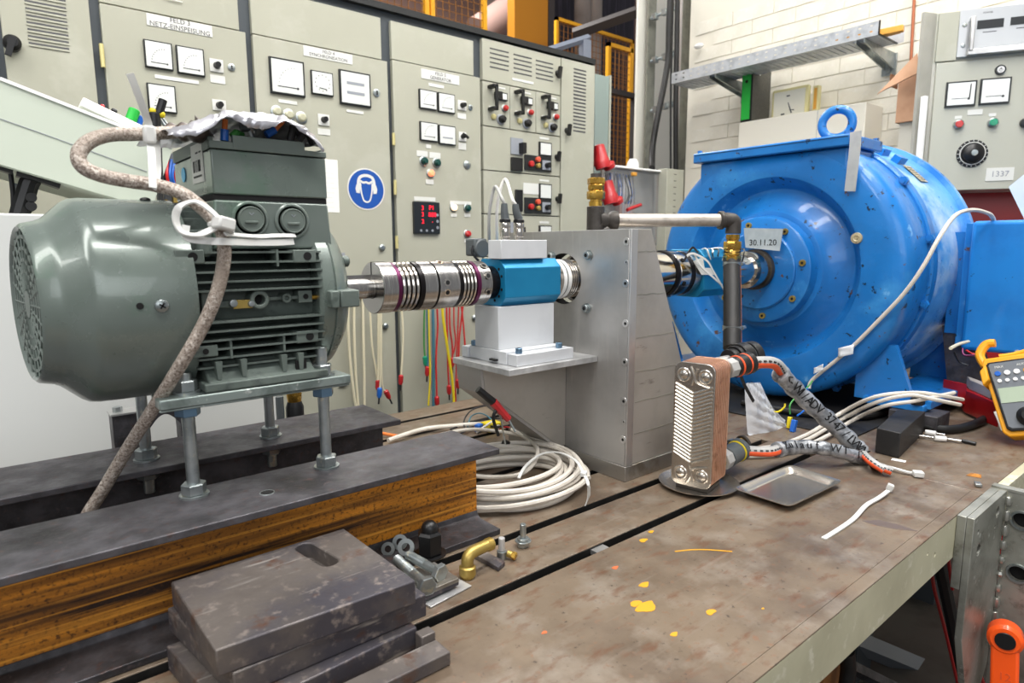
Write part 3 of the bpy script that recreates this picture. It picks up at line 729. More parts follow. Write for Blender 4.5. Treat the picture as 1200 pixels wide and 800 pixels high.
obj('cable_gland', B().rev((q[0]+.06, 2.29, q0[3]+.0121), (q[0]+.06, 2.29, 5), [(0, .03), (.02, .034), (.035, .028), (.05, .018)], 20), 'white_plastic', eb)
obj('valve_handle', B().tube([(2.6012,2.2,0.6866),(2.6484,2.2,0.7013),(2.7104,2.2,0.7168)], .009, 8), 'red_plastic', label='small red lever poking up behind the galvanised pipe', cat='lever')
bp = thing('slotted_post', 'beige slotted post standing in front of the wall end', 'post')
q = (2.9272,0.4439,3.0711,0.9212)
obj('post_body', B().box(q[0], q[2]+.01, 2.2, 2.26, TOPZ, q[3]), 'cabinet_paint', bp, bev=.002)
obj('post_side', B().box(q[2]+.01, q[2]+.022, 2.21, 2.3, TOPZ, q[3]), 'bar_grey', bp)
for k in range(10): obj('slot_hole', B().box((q[0]+q[2])/2-.01, (q[0]+q[2])/2+.012, 2.1992, 2.2, q[3]-.03-k*.035, q[3]-.026-k*.035), 'print_dark', bp)
obj('door_frame', B().box(3.4664, 3.7777, 3.1, 3.14, 1.5525, 1.587).box(3.7208, 3.7777, 3.1, 3.14, TOPZ, 1.587), 'girder_dark', label='black steel door frame left of the white column', cat='frame')

# ================================================================ WALL SIDE
TXx = 3.05
zt_ = 1.4505; zb_ = 1.3945; ya = 1.2139; yb = 2.2826
ct = thing('cable_tray', 'perforated galvanised cable tray held out from the brick wall', 'tray')
holes = B()
for k in range(22):
    yy = ya+.03+k*(yb-ya-.06)/21
    for zz in (zb_+.018, zb_+.042): holes.box(TXx-.01, TXx+.01, yy-.006, yy+.006, zz-.003, zz+.003)
obj('side_wall', B().box(TXx, TXx+.0015, ya, yb, zb_, zt_), 'galv_tray', ct, cut=holes)
obj('side_wall', B().box(TXx+.2, TXx+.2015, ya-.03, yb, zb_, zt_+.012), 'galv_tray', ct)
b = B().box(TXx, TXx+.2, ya, yb, zb_-.0015, zb_)
for k in range(34): b.box(TXx+.03, TXx+.17, ya+.02+k*(yb-ya-.04)/33-.006, ya+.02+k*(yb-ya-.04)/33+.006, zb_-.004, zb_-.0015)
obj('tray_floor', b, 'galv_tray', ct)
obj('tray_end', B().box(TXx-.002, TXx+.2, ya-.006, ya, zb_-.003, zb_+.003).box(TXx-.003, TXx+.001, ya-.006, ya, zb_, zt_), 'black_plastic', ct)
for lab, px in (('galvanised bracket under the wall-side cable tray, near its open end', (3.05,1.2686,1.3311)), ('galvanised bracket under the wall-side cable tray, above the green folder', (3.05,2.004,1.3424))):
    k_ = thing('wall_bracket', lab, 'bracket', 'brackets under the cable tray')
    y_ = px[1]
    obj('arm', B().prism([(TXx, zb_-.004), (TXx, zb_-.02), (WX-.01, zb_-.075), (WX-.01, zb_-.004)], 'y', y_-.003, y_+.003), 'zinc', k_)
    obj('arm', B().prism([(TXx, zb_-.004), (TXx, zb_-.02), (WX-.01, zb_-.075), (WX-.01, zb_-.004)], 'y', y_+.034, y_+.04), 'zinc', k_)
    obj('wall_plate', B().box(WX-.018, WX-.01, y_-.012, y_+.05, zb_-.1, zb_-.004), 'zinc', k_, bev=.001)
    for dz in (.025, .08): obj('bolt', B().hex((WX-.03, y_+.018, zb_-dz), (WX-.018, y_+.018, zb_-dz), .01), 'zinc', k_)
for lab, xw, w_, z0_, y0_, y1_, m_ in [('yellow wood offcut sticking out of the end of the cable tray', 3.105, .028, .006, .075, .22, 'wood_yellow'), ('pale wood offcut lying behind the yellow one in the tray end', 3.16, .03, .016, .045, .2, 'wood_offcut')]:
    b = B(); b.T = Matrix.Translation((xw, ya, zb_+z0_)) @ Matrix.Rotation(.12 if 'yellow wood' in lab else -.1, 4, 'Z'); b.box(-w_/2, w_/2, -y0_, y1_, 0, .026)
    obj('wood_offcut', b, m_, label=lab, cat='wood', bev=.003)
# trunking box with things standing on it
zs = 1.1533
yl = 1.9444; yr = 1.3017
tr = thing('wall_cupboard', 'flat cream wall cupboard behind the blue machine, its top used as a shelf', 'cupboard')
obj('cupboard_body', B().box(3.2, WX-.01, yr, yl, .45, zs), 'trunking', tr, bev=.002)
obj('door_seam', B().box(3.199, 3.2, (yl+yr)/2-.1, (yl+yr)/2-.098, .45, zs), 'bar_grey', tr)
fd = thing('lever_arch_folder', 'grey lever arch folder with bright green spine on the wall cupboard', 'folder')
y0_, y1_ = 1.8355, 1.9491
zf = 1.4288
y1_ = yl-.004
obj('folder_cover', B().box(3.205, 3.385, y1_-.062, y1_-.058, zs, zf), 'folder_grey', fd, bev=.001)
obj('folder_cover', B().box(3.205, 3.385, y1_-.004, y1_, zs, zf), 'folder_grey', fd, bev=.001)
obj('paper_block', B().box(3.215, 3.38, y1_-.057, y1_-.005, zs+.006, zf-.02), 'paper', fd)
obj('folder_spine', B().box(3.203, 3.208, y1_-.062, y1_, zs, zf+.002), 'black_plastic', fd, bev=.001)
obj('spine_label', B().box(3.2015, 3.203, y1_-.052, y1_-.003, zs+.012, zf-.004), 'green_label', fd)
obj('spine_hole', B().cyl((3.2005, y1_-.028, zf-.07), (3.2015, y1_-.028, zf-.07), .008, n=16), 'dark_void', fd)
obj('rivet', B().cyl((3.27, y1_-.0635, zf-.03), (3.27, y1_-.062, zf-.03), .007, n=10), 'white_plastic', fd)
pf = thing('picture_tray', 'cream framed box leaning on the wall between folder and yellow block', 'picture')
a_, b_ = 1.8063, 1.6101; zt2 = 1.3022
obj('frame', B().box(3.27, 3.3, b_, a_, zs, zt2), 'frame_cream', pf, bev=.012, seg=3)
obj('panel', B().box(3.266, 3.27, b_+.016, a_-.016, zs+.012, zt2-.016), 'picture_white', pf, bev=.001)
ym = (a_+b_)/2
obj('printed_mark', B().box(3.2652, 3.266, ym-.004, ym+.014, zt2-.045, zt2-.038).prism([(ym-.02, zs+.02), (ym-.012, zs+.02), (ym+.006, zs+.075), (ym+.002, zs+.075)], 'x', 3.2652, 3.266).prism([(ym+.002, zs+.04), (ym-.03, zs+.03), (ym-.03, zs+.036)], 'x', 3.2652, 3.266).box(3.2652, 3.266, ym+.02, ym+.04, zs+.016, zs+.024), 'print_dark', pf)
yb_ = 1.5884
wbk = thing('slotted_block', 'small yellow slotted block at the right of the cream frame', 'block')
obj('block_body', B().box(3.27, 3.3, yb_-.028, yb_, zs, 1.2859), 'frame_cream', wbk, bev=.002)
obj('slot', B().box(3.2675, 3.27, yb_-.021, yb_-.007, zs+.02, 1.2859-.012), 'wood_yellow', wbk)
obj('wall_light', B().sph((3.35,2.3201,1.6573), .02, 12, (1, 1.5, .8)), 'white_plastic', label='small white junction knob on the brick wall left of the tray', cat='fitting')
obj('copper_pipe', B().tube([(3.36,1.1961,1.6407), (3.36,1.1864,1.3019), (3.36,1.1709,0.8829)], .007, 8, 0), 'copper_pipe', label='thin brown pipe running down the wall behind the cardboard', cat='pipe')
cb = thing('cardboard_box', 'open cardboard box with a flap bent out, left of the instrument rack', 'box')
q = [Vector(p) for p in ((3,1.1798,1.1373), (3.05,1.0562,1.2838), (3.05,1.0407,1.207), (3,1.167,1.1454))]
b = B(); th = Vector((.003, .002, -.004)); b.add(q+[p+th for p in q], [(0, 1, 2, 3), (7, 6, 5, 4), (0, 1, 5, 4), (1, 2, 6, 5), (2, 3, 7, 6), (3, 0, 4, 7)])
obj('flap', b, 'cardboard', cb)
ya_, yb2 = 1.0509, 1.1368
zt2, zb2 = 1.2139, 1.0237
obj('side', B().box(3.1, 3.104, ya_-.02, yb2, zb2, zt2), 'cardboard', cb)
obj('side', B().box(3.104, 3.35, yb2-.004, yb2, zb2, zt2), 'cardboard_dark', cb)
obj('box_bottom', B().box(3.104, 3.35, ya_-.02, yb2-.004, zb2, zb2+.004), 'cardboard', cb)
obj('flap', B().box(3.02, 3.1, yb2+.002, yb2+.006, zt2-.05, zt2), 'cardboard_dark', cb)
obj('box_support', B().box(3.12, 3.38, ya_-.02, yb2-.01, TOPZ, zb2-.001), 'trunking', label='pale narrow cupboard under the cardboard box at the wall', cat='cupboard')

# ---- instrument rack turned towards the machine (local frame: x along the front, y into the cabinet)
c0 = (2.9376,0.9508)
rk = thing('instrument_rack', 'grey instrument rack with two meters, a black dial knob and red and green buttons', 'rack', loc=(c0[0], c0[1], 0), rot=(0, 0, math.radians(-59.6)))
rw = .62
zd0, zd1 = (0.1942,0.7146)[1], (0.0085,1.2014)[1]
zt3 = (0.0158,1.3878)[1]
obj('rack_body', B().box(-.006, rw+.01, .012, .21, zd1+.0, zt3), 'rack_front', rk, bev=.002)
obj('rack_body', B().box(-.006, rw+.01, .012, .21, zd0, zd1+.001), 'rack_side', rk)
obj('rack_body', B().box(-.006, .02, .012, .21, TOPZ, zd0), 'rack_side', rk)
obj('rack_body', B().box(.02, rw, .19, .21, TOPZ, zd0), 'red_box', rk, label='dark red panel under the rack')
T_ = Matrix.Rotation(math.radians(39), 4, 'Z')
b = B(); b.T = Matrix.Translation((-.006, .012, 0)) @ Matrix.Rotation(math.radians(39-180), 4, 'Z'); b.box(0, .065, -.012, 0, TOPZ, zt3)
obj('side_flange', b, 'rack_side', rk)
b = B(); b.T = Matrix.Translation((-.006, .0, 0)) @ Matrix.Rotation(math.radians(39-180), 4, 'Z'); b.box(.035, .052, .0, .02, TOPZ, (-0.0301,1.074)[1])
obj('cable_duct', b, 'white_plastic', rk, bev=.002)
obj('door', B().box(.006, rw, 0, .012, zd0, zd1), 'rack_front', rk, bev=.002)
u0 = (0.0874,1.2993)[0]
obj('side_rail', B().box(0, u0-.02, .0, .012, zd1+.006, zt3-.004), 'cabinet_paint', rk)
ui = thing('rack_unit', 'aluminium rack unit with two dark windows, top of the instrument rack', 'instrument', loc=(c0[0], c0[1], 0), rot=(0, 0, math.radians(-59.6)))
zu0 = (0.1224,1.2153)[1]; 
obj('unit_front', B().box(u0-.02, rw, -.006, .011, zu0, zt3-.002), 'rack_unit', ui, bev=.001)
obj('unit_shelf', B().box(u0+.01, rw, -.03, -.004, zu0, zu0+.02), 'alu_edge', ui, bev=.002)
b = B(); hz0, hz1 = (0.1101,1.2289)[1], (0.1049,1.3526)[1]; hx = (0.107,1.2972)[0]
b.box(hx-.008, hx+.006, -.035, -.022, hz0, hz1); b.box(hx-.008, hx+.006, -.03, -.006, hz0, hz0+.012); b.box(hx-.008, hx+.006, -.03, -.006, hz1-.012, hz1)
obj('handle', b, 'alu_edge', ui, bev=.003)
for p_ in ((0.0848,1.3304), (0.0856,1.2562)): obj('screw', B().rev((p_[0], -.006, p_[1]), (p_[0], -1, p_[1]), [(0, .008), (.003, .007), (.004, .003), (.004, 0)], 14), 'zinc', ui)
for r in ((0.1251,1.3102,0.209,1.3411), (0.2301,1.3131,0.3141,1.3409)):
    obj('display_window', B().box(r[0], r[2], -.008, -.006, r[1], r[3]), 'meter_black', ui)
    obj('print_line', B().box(r[0]+.02, r[2]-.02, -.0066, -.006, r[1]-.014, r[1]-.011), 'print_dark', ui)
p_ = (0.1364,1.3672); text('maker_lettering', 'POWER', .009, at(p_[0]+.02, -.0064, p_[1]), 'print_dark', ui)
for r in ((0.0432,1.0318,0.1439,1.1255), (0.1548,1.0329,0.2534,1.1283)):
    f = obj('panel_meter', B().box(r[0], r[2], -.009, 0, r[1], r[3]), 'meter_black', rk, bev=.001)
    obj('meter_dial', B().box(r[0]+.006, r[2]-.006, -.0105, -.009, r[1]+.006, r[3]-.006), 'meter_face', f)
    W_ = r[2]-r[0]
    obj('dial_marks', B().box(r[0]+.2*W_, r[0]+.7*W_, -.0111, -.0105, r[1]+.28*W_, r[1]+.3*W_).sph((r[0]+.76*W_, -.0105, r[1]+.27*W_), .005, 8, (1, .2, 1)), 'print_dark', f)
r = (0.0432,1.0318,0.1439,1.1255); W_ = r[2]-r[0]
obj('meter_needle', B().tube([(r[0]+.78*W_, -.0115, r[1]+.3*W_), (r[0]+.8*W_, -.0115, r[1]+.8*W_)], .0018, 6, 0), 'print_black', rk)
p_ = (0.2149,1.1569)
obj('push_button', B().cyl((p_[0], -.008, p_[1]), (p_[0], 0, p_[1]), .0175, n=24), 'meter_black', rk); obj('button_cap', B().cyl((p_[0], -.01, p_[1]), (p_[0], -.008, p_[1]), .012, n=20), 'alu_edge', rk)
obj('power_symbol', B().box(p_[0]-.001, p_[0]+.001, -.0105, -.01, p_[1]-.001, p_[1]+.007).torus((p_[0], -.0102, p_[1]-.001), (0, 1, 0), .0055, .0007, 16, 4), 'print_black', rk)
for p_, m_ in (((0.0964,0.9652), 'button_red'), ((0.208,0.9641), 'button_green_bright')):
    obj('button_collar', B().rev((p_[0], 0, p_[1]), (p_[0], -1, p_[1]), [(0, .0175), (.012, .0175), (.015, .014)], 24), 'zinc', rk)
    obj('push_button', B().rev((p_[0], 0, p_[1]), (p_[0], -1, p_[1]), [(0, .0135), (.016, .0135), (.018, .011), (.018, 0)], 24), m_, rk)
p_ = (0.3114,0.9572); obj('push_button', B().rev((p_[0], 0, p_[1]), (p_[0], -1, p_[1]), [(0, .0175), (.014, .0175), (.016, .01), (.016, 0)], 24), 'meter_black', rk)
r = (0.1229,0.9982,0.1719,1.0176); obj('label_plate', B().box(r[0], r[2], -.002, 0, r[1], r[3]), 'label_white', rk)
for r in ((0.0823,0.9869,0.1058,0.9982), (0.1938,0.9887,0.2167,0.9998)): obj('label_plate', B().box(r[0], r[2], -.002, 0, r[1], r[3]), 'label_white', rk)
p_ = (0.1512,0.8526)
kn = obj('dial_knob', B().rev((p_[0], 0, p_[1]), (p_[0], -1, p_[1]), [(0, .052), (.004, .052), (.006, .05), (.008, .036), (.02, .034), (.024, .028), (.03, .012), (.03, 0)], 40), 'black_plastic', rk)
obj('dial_ring', B().torus((p_[0], -.0075, p_[1]), (0, 1, 0), .042, .0018, 32, 6), 'label_white', kn)
for k in range(20):
    a = 2*PI*k/20; b = B(); b.obox((p_[0]+.0485*math.cos(a), -.0062, p_[1]+.0485*math.sin(a)), .006, .001, .0018, (0, -a, 0)); obj('dial_tick', b, 'label_white', kn)
obj('knob_cap', B().rev((p_[0], -.03, p_[1]), (p_[0], -1, p_[1]), [(0, .012), (.003, .011), (.004, 0)], 20), 'zinc', kn)
r = (0.2038,0.7465,0.2936,0.7952); pl = obj('number_plate', B().box(r[0], r[2], -.003, 0, r[1], r[3]), 'label_white', rk)
text('plate_digits', '1337', .03, at((r[0]+r[2])/2, -.0034, (r[1]+r[3])/2), 'bar_grey', pl)
q = [Vector(p) for p in ((2.42,0.5557,0.6738), (2.4,0.49,0.7337), (2.4,0.4457,0.6141), (2.42,0.5072,0.5729))]
b = B(); th = Vector((.0008, 0, 0)); b.add(q+[p+th for p in q], [(0, 1, 2, 3), (7, 6, 5, 4), (0, 1, 5, 4), (1, 2, 6, 5), (2, 3, 7, 6), (3, 0, 4, 7)])
obj('paper_sheet', b, 'paper', label='white paper sheet tilted over the blue terminal box', cat='paper', smooth=0)

# ================================================================ BLUE GENERATOR
GY, GZ = 1.043, .425
gen = thing('generator', 'big round blue painted machine with a lifting eye on top', 'generator')
def gp(prof): return B().rev((0, GY, GZ), (1, GY, GZ), prof, 96)
# end shield facing the bench: hub step, dished ring, rounded shoulder
obj('end_shield', gp([(1.90, .001), (1.90, .172), (1.903, .182), (1.918, .192), (1.93, .205), (1.942, .222), (1.955, .240), (1.956, .252), (1.945, .264), (1.920, .276), (1.908, .286), (1.905, .30), (1.905, .365), (1.909, .385), (1.920, .400), (1.94, .408), (1.97, .409), (2.05, .405), (2.07, .404)]), 'gen_paint', gen)
obj('end_shield', gp([(2.068, .40), (2.068, .409), (2.073, .414), (2.108, .414), (2.112, .409), (2.112, .40)]), 'gen_paint', gen)
for k in range(14):
    a = 2*PI*(k+.5)/14
    p_ = Vector((2.068, GY+.405*math.cos(a), GZ+.405*math.sin(a)))
    if p_.z < .03 or p_.z > .73: continue
    q_ = Vector((2.066, GY+.414*math.cos(a), GZ+.414*math.sin(a)))
    b_ = B().hex(q_, q_+Vector((-.014, 0, 0)), .013).cyl(q_+Vector((-.014, 0, 0)), q_+Vector((-.018, 0, 0)), .007, n=12)
    obj('flange_bolt', b_, 'gen_paint', gen)
obj('stator_housing', gp([(2.112, .395), (2.12, .397), (2.16, .402), (2.39, .418), (2.392, .433), (2.42, .433), (2.422, .42), (2.46, .41), (2.52, .36), (2.56, .33), (2.56, .2), (2.56, 0)]), 'gen_paint_pale', gen)
obj('rear_bearing_cover', gp([(2.56, .18), (2.75, .18), (2.77, .16), (2.77, 0)]), 'gen_paint_pale', gen)
obj('hub_flange', gp([(1.862, .06), (1.862, .158), (1.866, .164), (1.90, .168)]), 'gen_paint', gen)
obj('hub_flange', gp([(1.852, .058), (1.852, .118), (1.855, .122), (1.863, .122)]), 'gen_paint', gen)
for a in (20, 75, 125, 170, 215, 260, 320):
    a = math.radians(a); p_ = Vector((1.862, GY+.143*math.cos(a), GZ+.143*math.sin(a)))
    s_ = obj('hub_screw', B().cyl(p_, p_+Vector((-.006, 0, 0)), .0095, n=16), 'brass_matt', gen); obj('screw_socket', B().cyl(p_+Vector((-.0061, 0, 0)), p_+Vector((-.0066, 0, 0)), .0045, n=6), 'dark_void', s_)
for c_ in gen.children:
    if c_.name.startswith('end_shield'):
        for v_ in c_.data.vertices:
            if v_.co.z > .774: v_.co.z = .774
# square collar of the terminal housing on top
ZL0, ZL1 = .776, .808
obj('terminal_housing', B().prism([(1.296, ZL0-.0005), (1.296, .62)]+[(GY+.308*math.cos(math.radians(a)), GZ+.308*math.sin(math.radians(a))) for a in range(44, 138, 6)]+[(.815, .62), (.815, ZL0-.0005)], 'x', 1.9062, 2.09), 'gen_paint', gen, bev=.006, seg=3)
lid = obj('terminal_lid', B().box(1.885, 2.112, .803, 1.312, ZL0, ZL1), 'gen_paint', gen, bev=.004)
obj('lid_seam', B().box(1.8842, 1.886, .808, 1.307, ZL1-.008, ZL1-.0065), 'dark_void', lid)
for x_, y_ in ((1.90, 1.296), (1.90, .818), (2.098, .818)):
    obj('corner_screw', B().hex((x_, y_, ZL1-.002), (x_, y_, ZL1+.009), .008), 'gen_paint', gen)
p_ = Vector((1.905,0.7738,0.5203)); obj('plug_screw', B().rev(p_, p_+Vector((-1, 0, 0)), [(0, .016), (.004, .015), (.005, .008), (.003, .006), (.003, 0)], 20), 'nameplate', gen)
ey = Vector((2,0.8925,0.8587)); 
b = B().torus((2.0, ey.y, ey.z), (.95, .25, 0), .041, .0125, 32, 14).rev((2.0, ey.y, ZL1-.001), (2.0, ey.y, 2), [(0, .026), (.006, .026), (max(.016, ey.z-.045-ZL1), .012)], 20)
obj('lifting_eye', b, 'gen_paint', gen)
pts = [(1.88,0.7869,0.8094), (1.88,0.7862,0.7685), (1.884,0.7903,0.7099), (1.89,0.7954,0.6503)]
obj('tape_strip', B().strip(pts, .03, .0015, (-1, 0, 0)), 'tape_plain', label='pale grey strip of tape stuck over the corner of the blue lid', cat='tape')
# square lugs and nameplate on the shoulder
def shoulder(a_deg, x, R0): a = math.radians(a_deg); return Matrix.Translation((x, GY-math.cos(a)*R0, GZ+math.sin(a)*R0)) @ Matrix.Rotation((PI/2-a), 4, 'X')
for a_deg in (63, 55):
    b = B(); b.T = shoulder(a_deg, 2.25, .406); b.box(-.028, .028, -.013, .013, -.01, .022); obj('lug', b, 'gen_box_paint', gen, bev=.002)
b = B(); b.T = shoulder(46, 2.26, .4095); b.box(-.028, .028, -.038, .038, 0, .0015)
np_ = obj('nameplate', b, 'nameplate', gen)
b = B(); b.T = shoulder(46, 2.26, .411)
for k in range(6): b.box(-.02, .02, -.03+k*.011, -.026+k*.011, 0, .0005)
obj('nameplate_print', b, 'print_dark', np_)
# feet
for y0_, y1_ in ((.60, .72), (1.37, 1.49)):
    for x_ in (1.96, 2.40):
        obj('foot', B().prism([(y0_-.03, .055), (y0_-.03, .075), (y0_+.02, .085), (y0_+.07, .22), (y0_+.17, .22), (y0_+.17, .055)], 'x', x_, x_+.02), 'gen_paint', gen)
    obj('foot_plate', B().box(1.94, 2.44, y0_-.02, y1_+.02, .046, .066), 'gen_paint', gen, bev=.003)
fb = obj('foot_bolt', B().hex((1.95, .60, .066), (1.95, .60, .082), .018).cyl((1.95, .60, .082), (1.95, .60, .1), .01, n=12), 'slot_dark', gen)
obj('support_block', B().box(1.92, 2.02, .54, .66, 0, .0455), 'beam_dark', label='black steel block under the right front foot of the blue machine', cat='block', bev=.002)
obj('support_block', B().box(1.92, 2.02, 1.38, 1.5, 0, .0455), 'beam_dark', label='black steel block under the far front foot of the blue machine', cat='block', bev=.002)
obj('support_block', B().box(2.34, 2.44, .54, .66, 0, .0455), 'beam_dark', label='black steel block under the rear foot behind the red box', cat='block', bev=.002)
pb = [((1.6321,0.5838,0)), ((1.6279,0.5295,0)), ((1.8985,0.5637,0)), ((1.8692,0.62,0))]
obj('packing_block', B().prism([(q[0], q[1]) for q in pb], 'z', 0, .062), 'black_rubber', label='square black block on the bed in front of the blue machine foot', cat='block', bev=.002)
obj('shade_sheet', B().box(1.70, 2.5, .665, 1.36, 0, .004), 'black_rubber', label='added black sheet on the bed, standing in for the shade under the round blue machine', cat='mat', bev=.001)  # black sheet added to darken the bed where the machine's shade falls
# side terminal box of the generator (faces the bench)
tb = thing('terminal_box', 'blue rectangular terminal box bolted to the near side of the machine', 'box')
XB = 2.235
yb_ = 0.5912; zt2 = 0.5692; zb2 = 0.1898
obj('box_body', B().box(XB, 2.52, .12, yb_, zb2, zt2), 'gen_box_paint', tb, bev=.012, seg=3)
obj('box_flange', B().box(XB+.03, 2.5, yb_+.001, yb_+.022, zb2+.01, zt2-.004), 'gen_paint', tb, bev=.003)
obj('box_neck', B().box(XB+.06, 2.48, yb_+.0225, yb_+.06, zb2+.04, zt2-.03), 'gen_paint', tb)
obj('box_screw', B().cyl((2.228,0.4505,0.2011), (2.234,0.4517,0.2003), .006, n=12), 'alu_edge', tb)
obj('support_web', B().prism([(.46, .0), (.62, .0), (.66, .25), (.58, .25)], 'x', 2.30, 2.32), 'beam_dark', label='dark steel web plate in the shade under the terminal box', cat='plate')
# thin white cable down the front of the machine
obj('sensor_cable', B().tube([(2.27,0.5436,0.5561),(2.25,0.5446,0.575),(2.2,0.5457,0.5881),(2.13,0.5645,0.5961),(2.03,0.5755,0.5798),(1.93,0.577,0.5246),(1.9,0.6003,0.4451),(1.895,0.6374,0.374),(1.895,0.6951,0.2954),(1.895,0.757,0.2163),(1.895,0.8126,0.1564),(1.895,0.8666,0.0991),(1.89,0.8728,0.0724)], .0055, 8), 'white_cable', label='thin white cable taped down the front of the blue machine', cat='cable')
for lab, q in (('crumpled clear tape tab on the white cable, upper one', (1.885,0.7705,0.2009)), ('small clear tape tab on the white cable, lower one', (1.885,0.8441,0.1377))):
    q = Vector(q); s = 1 if 'upper' in lab else .65
    b = B(); n = 5; vs = []; fs = []
    for i in range(n):
        for j in range(n): vs.append(q+Vector((-.004*random.random()-.002, (i/(n-1)-.5)*.042*s, (j/(n-1)-.5)*.028*s+(i/(n-1)-.5)*-.016)))
    fs = [(i*n+j, i*n+j+1, (i+1)*n+j+1, (i+1)*n+j) for i in range(n-1) for j in range(n-1)]
    o = obj('tape_tab', b.add(vs, fs), 'bag_plastic', label=lab, cat='tape', group='tape tabs on the white cable'); o.modifiers.new('s', 'SOLIDIFY').thickness = .0006
# tag with date fixed to hub
b = B(); a0 = (1.83,1.0782,0.5552); a1 = (1.83,0.9515,0.5496); a2 = (1.83,0.958,0.4847); a3 = (1.83,1.0691,0.4949)
b.prism([(p_[1], p_[2]) for p_ in (a0, a1, a2, a3)], 'x', 1.828, 1.8295)
tg = thing('date_plate', 'small grey plate marked 30.11.20 on the blue hub above the shaft', 'plate')
obj('plate', b, 'note_plate', tg)
FX = Matrix(((0, 0, -1, 0), (-1, 0, 0, 0), (0, 1, 0, 0), (0, 0, 0, 1)))     # lettering facing -x
text('plate_lettering', '30.11.20', .026, at(1.8275, (a0[1]+a1[1])/2-.002, (a1[2]+a2[2])/2-.008, FX), 'print_black', tg)
obj('plate_bracket', B().box(1.8295, 1.862, (a0[1]+a1[1])/2-.01, (a0[1]+a1[1])/2+.01, (a1[2]+a2[2])/2+.005, (a1[2]+a2[2])/2+.012), 'zinc', tg)

# ================================================================ SHAFT LINE RIGHT OF THE BRACKET
SY, SZ = 1.043, .4275
def sh(b, prof, n=48): return b.rev((0, SY, SZ), (1, SY, SZ), prof, n)
dc = thing('shaft_coupling', 'polished steel coupling running out of the bracket towards the blue machine', 'coupling')
obj('coupling_hub', sh(B(), [(1.06, .03), (1.06, .056), (1.062, .058), (1.36, .058), (1.362, .056)]), 'steel_polished', dc)
obj('coupling_ring', sh(B(), [(1.3625, .05), (1.3625, .06), (1.366, .062), (1.378, .062), (1.382, .06), (1.382, .05)]), 'steel_black', dc)
obj('coupling_hub', sh(B(), [(1.3825, .05), (1.3825, .058), (1.384, .06), (1.425, .06), (1.427, .058)]), 'steel_polished', dc)
obj('coupling_ring', sh(B(), [(1.4275, .05), (1.4275, .058), (1.445, .058), (1.445, .05)]), 'steel_black', dc)
obj('coupling_hub', sh(B(), [(1.4455, .05), (1.4455, .06), (1.475, .06), (1.475, .05)]), 'steel_bright', dc)
for k in range(6):
    a = 2*PI*k/6+.4; p_ = Vector((1.40, SY+.058*math.cos(a), SZ+.058*math.sin(a))); d_ = Vector((0, math.cos(a), math.sin(a)))
    obj('set_screw', B().cyl(p_, p_+d_*.004, .006, n=12), 'dark_void', dc)
tt = thing('torque_transducer', 'dark blue torque transducer with white tags, between bracket and blue machine', 'sensor')
def octo(x0, x1, R, ch, b=None):
    return (b or B()).prism([(SY+y, SZ+z) for y, z in [(R, R-ch), (R-ch, R), (-R+ch, R), (-R, R-ch), (-R, -R+ch), (-R+ch, -R), (R-ch, -R), (R, -R+ch)]], 'x', x0, x1)
obj('body', octo(1.4755, 1.60, .064, .02), 'anodised_blue', tt, bev=.002)
obj('end_ring', sh(B(), [(1.6005, .05), (1.6005, .058), (1.66, .058), (1.66, .05)]), 'anodised_blue', tt)
b = B(); q = [Vector(p_) for p_ in ((1.4315,0.985,0.4609), (1.4886,0.985,0.4735), (1.5283,0.977,0.4226), (1.4605,0.977,0.4247))]
b.add(q+[p_+Vector((0, -.001, 0)) for p_ in q], [(0, 1, 2, 3), (7, 6, 5, 4), (0, 1, 5, 4), (1, 2, 6, 5), (2, 3, 7, 6), (3, 0, 4, 7)])
obj('paper_tag', b, 'label_white', tt, smooth=0)
sf = thing('drive_shaft', 'thick bare steel shaft end entering the blue hub', 'shaft')
obj('shaft', sh(B(), [(1.66, .02), (1.66, .045), (1.78, .045), (1.782, .056), (1.85, .056), (1.862, .054)]), 'steel_polished', sf)
obj('shaft_collar', sh(B(), [(1.835, .056), (1.835, .062), (1.85, .062), (1.85, .056)]), 'pipe_black', sf)
for k, (m_, pts) in enumerate([('tie_plastic', [(805,300,.98),(812,297,.975),(828,305,.965),(836,318,.96),(842,328,.955),(850,342,.95)]), ('tie_plastic', [(815,296,.98),(824,312,.965),(838,325,.955),(846,334,.95)]), ('wire_black', [(800,308,1.0),(806,296,.99),(812,290,.99),(818,296,.98)])]):
    pts = [[(1.3972,0.98,0.4746),(1.4156,0.975,0.481),(1.4631,0.965,0.4629),(1.489,0.96,0.4333),(1.507,0.955,0.4103),(1.5344,0.95,0.3774)], [(1.4265,0.98,0.4831),(1.441,0.965,0.4478),(1.4825,0.955,0.4179),(1.5165,0.95,0.3965)], [(1.4084,1,0.4522),(1.4148,0.99,0.4809),(1.4364,0.99,0.4962),(1.4455,0.98,0.4829)]][k]
    obj('cable_tie', B().strip(pts, .006, .0015, (0, -1, .2)), m_, label=['white cable tie looped over the dark blue transducer, longer one', 'white cable tie crossing under the longer one on the transducer', 'short black tie on the edge of the dark blue transducer'][k], cat='cable tie')
for k in range(9):
    x_ = 1.50+k*.022; R2 = .062+random.random()*.006
    pts = [(x_+random.uniform(-.01, .01), SY+R2*math.cos(a), SZ+R2*math.sin(a)) for a in [math.radians(-100-random.random()*40-k_*32) for k_ in range(5)]]
    obj('lead_wire', B().tube([(p_[0], p_[1], p_[2]) for p_ in [(x_+.01*math.sin(i*2+k), SY-R2*math.cos(i*.5-.9), SZ+R2*math.sin(i*.5-.1)+.002) for i in range(6)]], .0022, 6), ['wire_white', 'steel_bright', 'wire_black'][k % 3], tt)

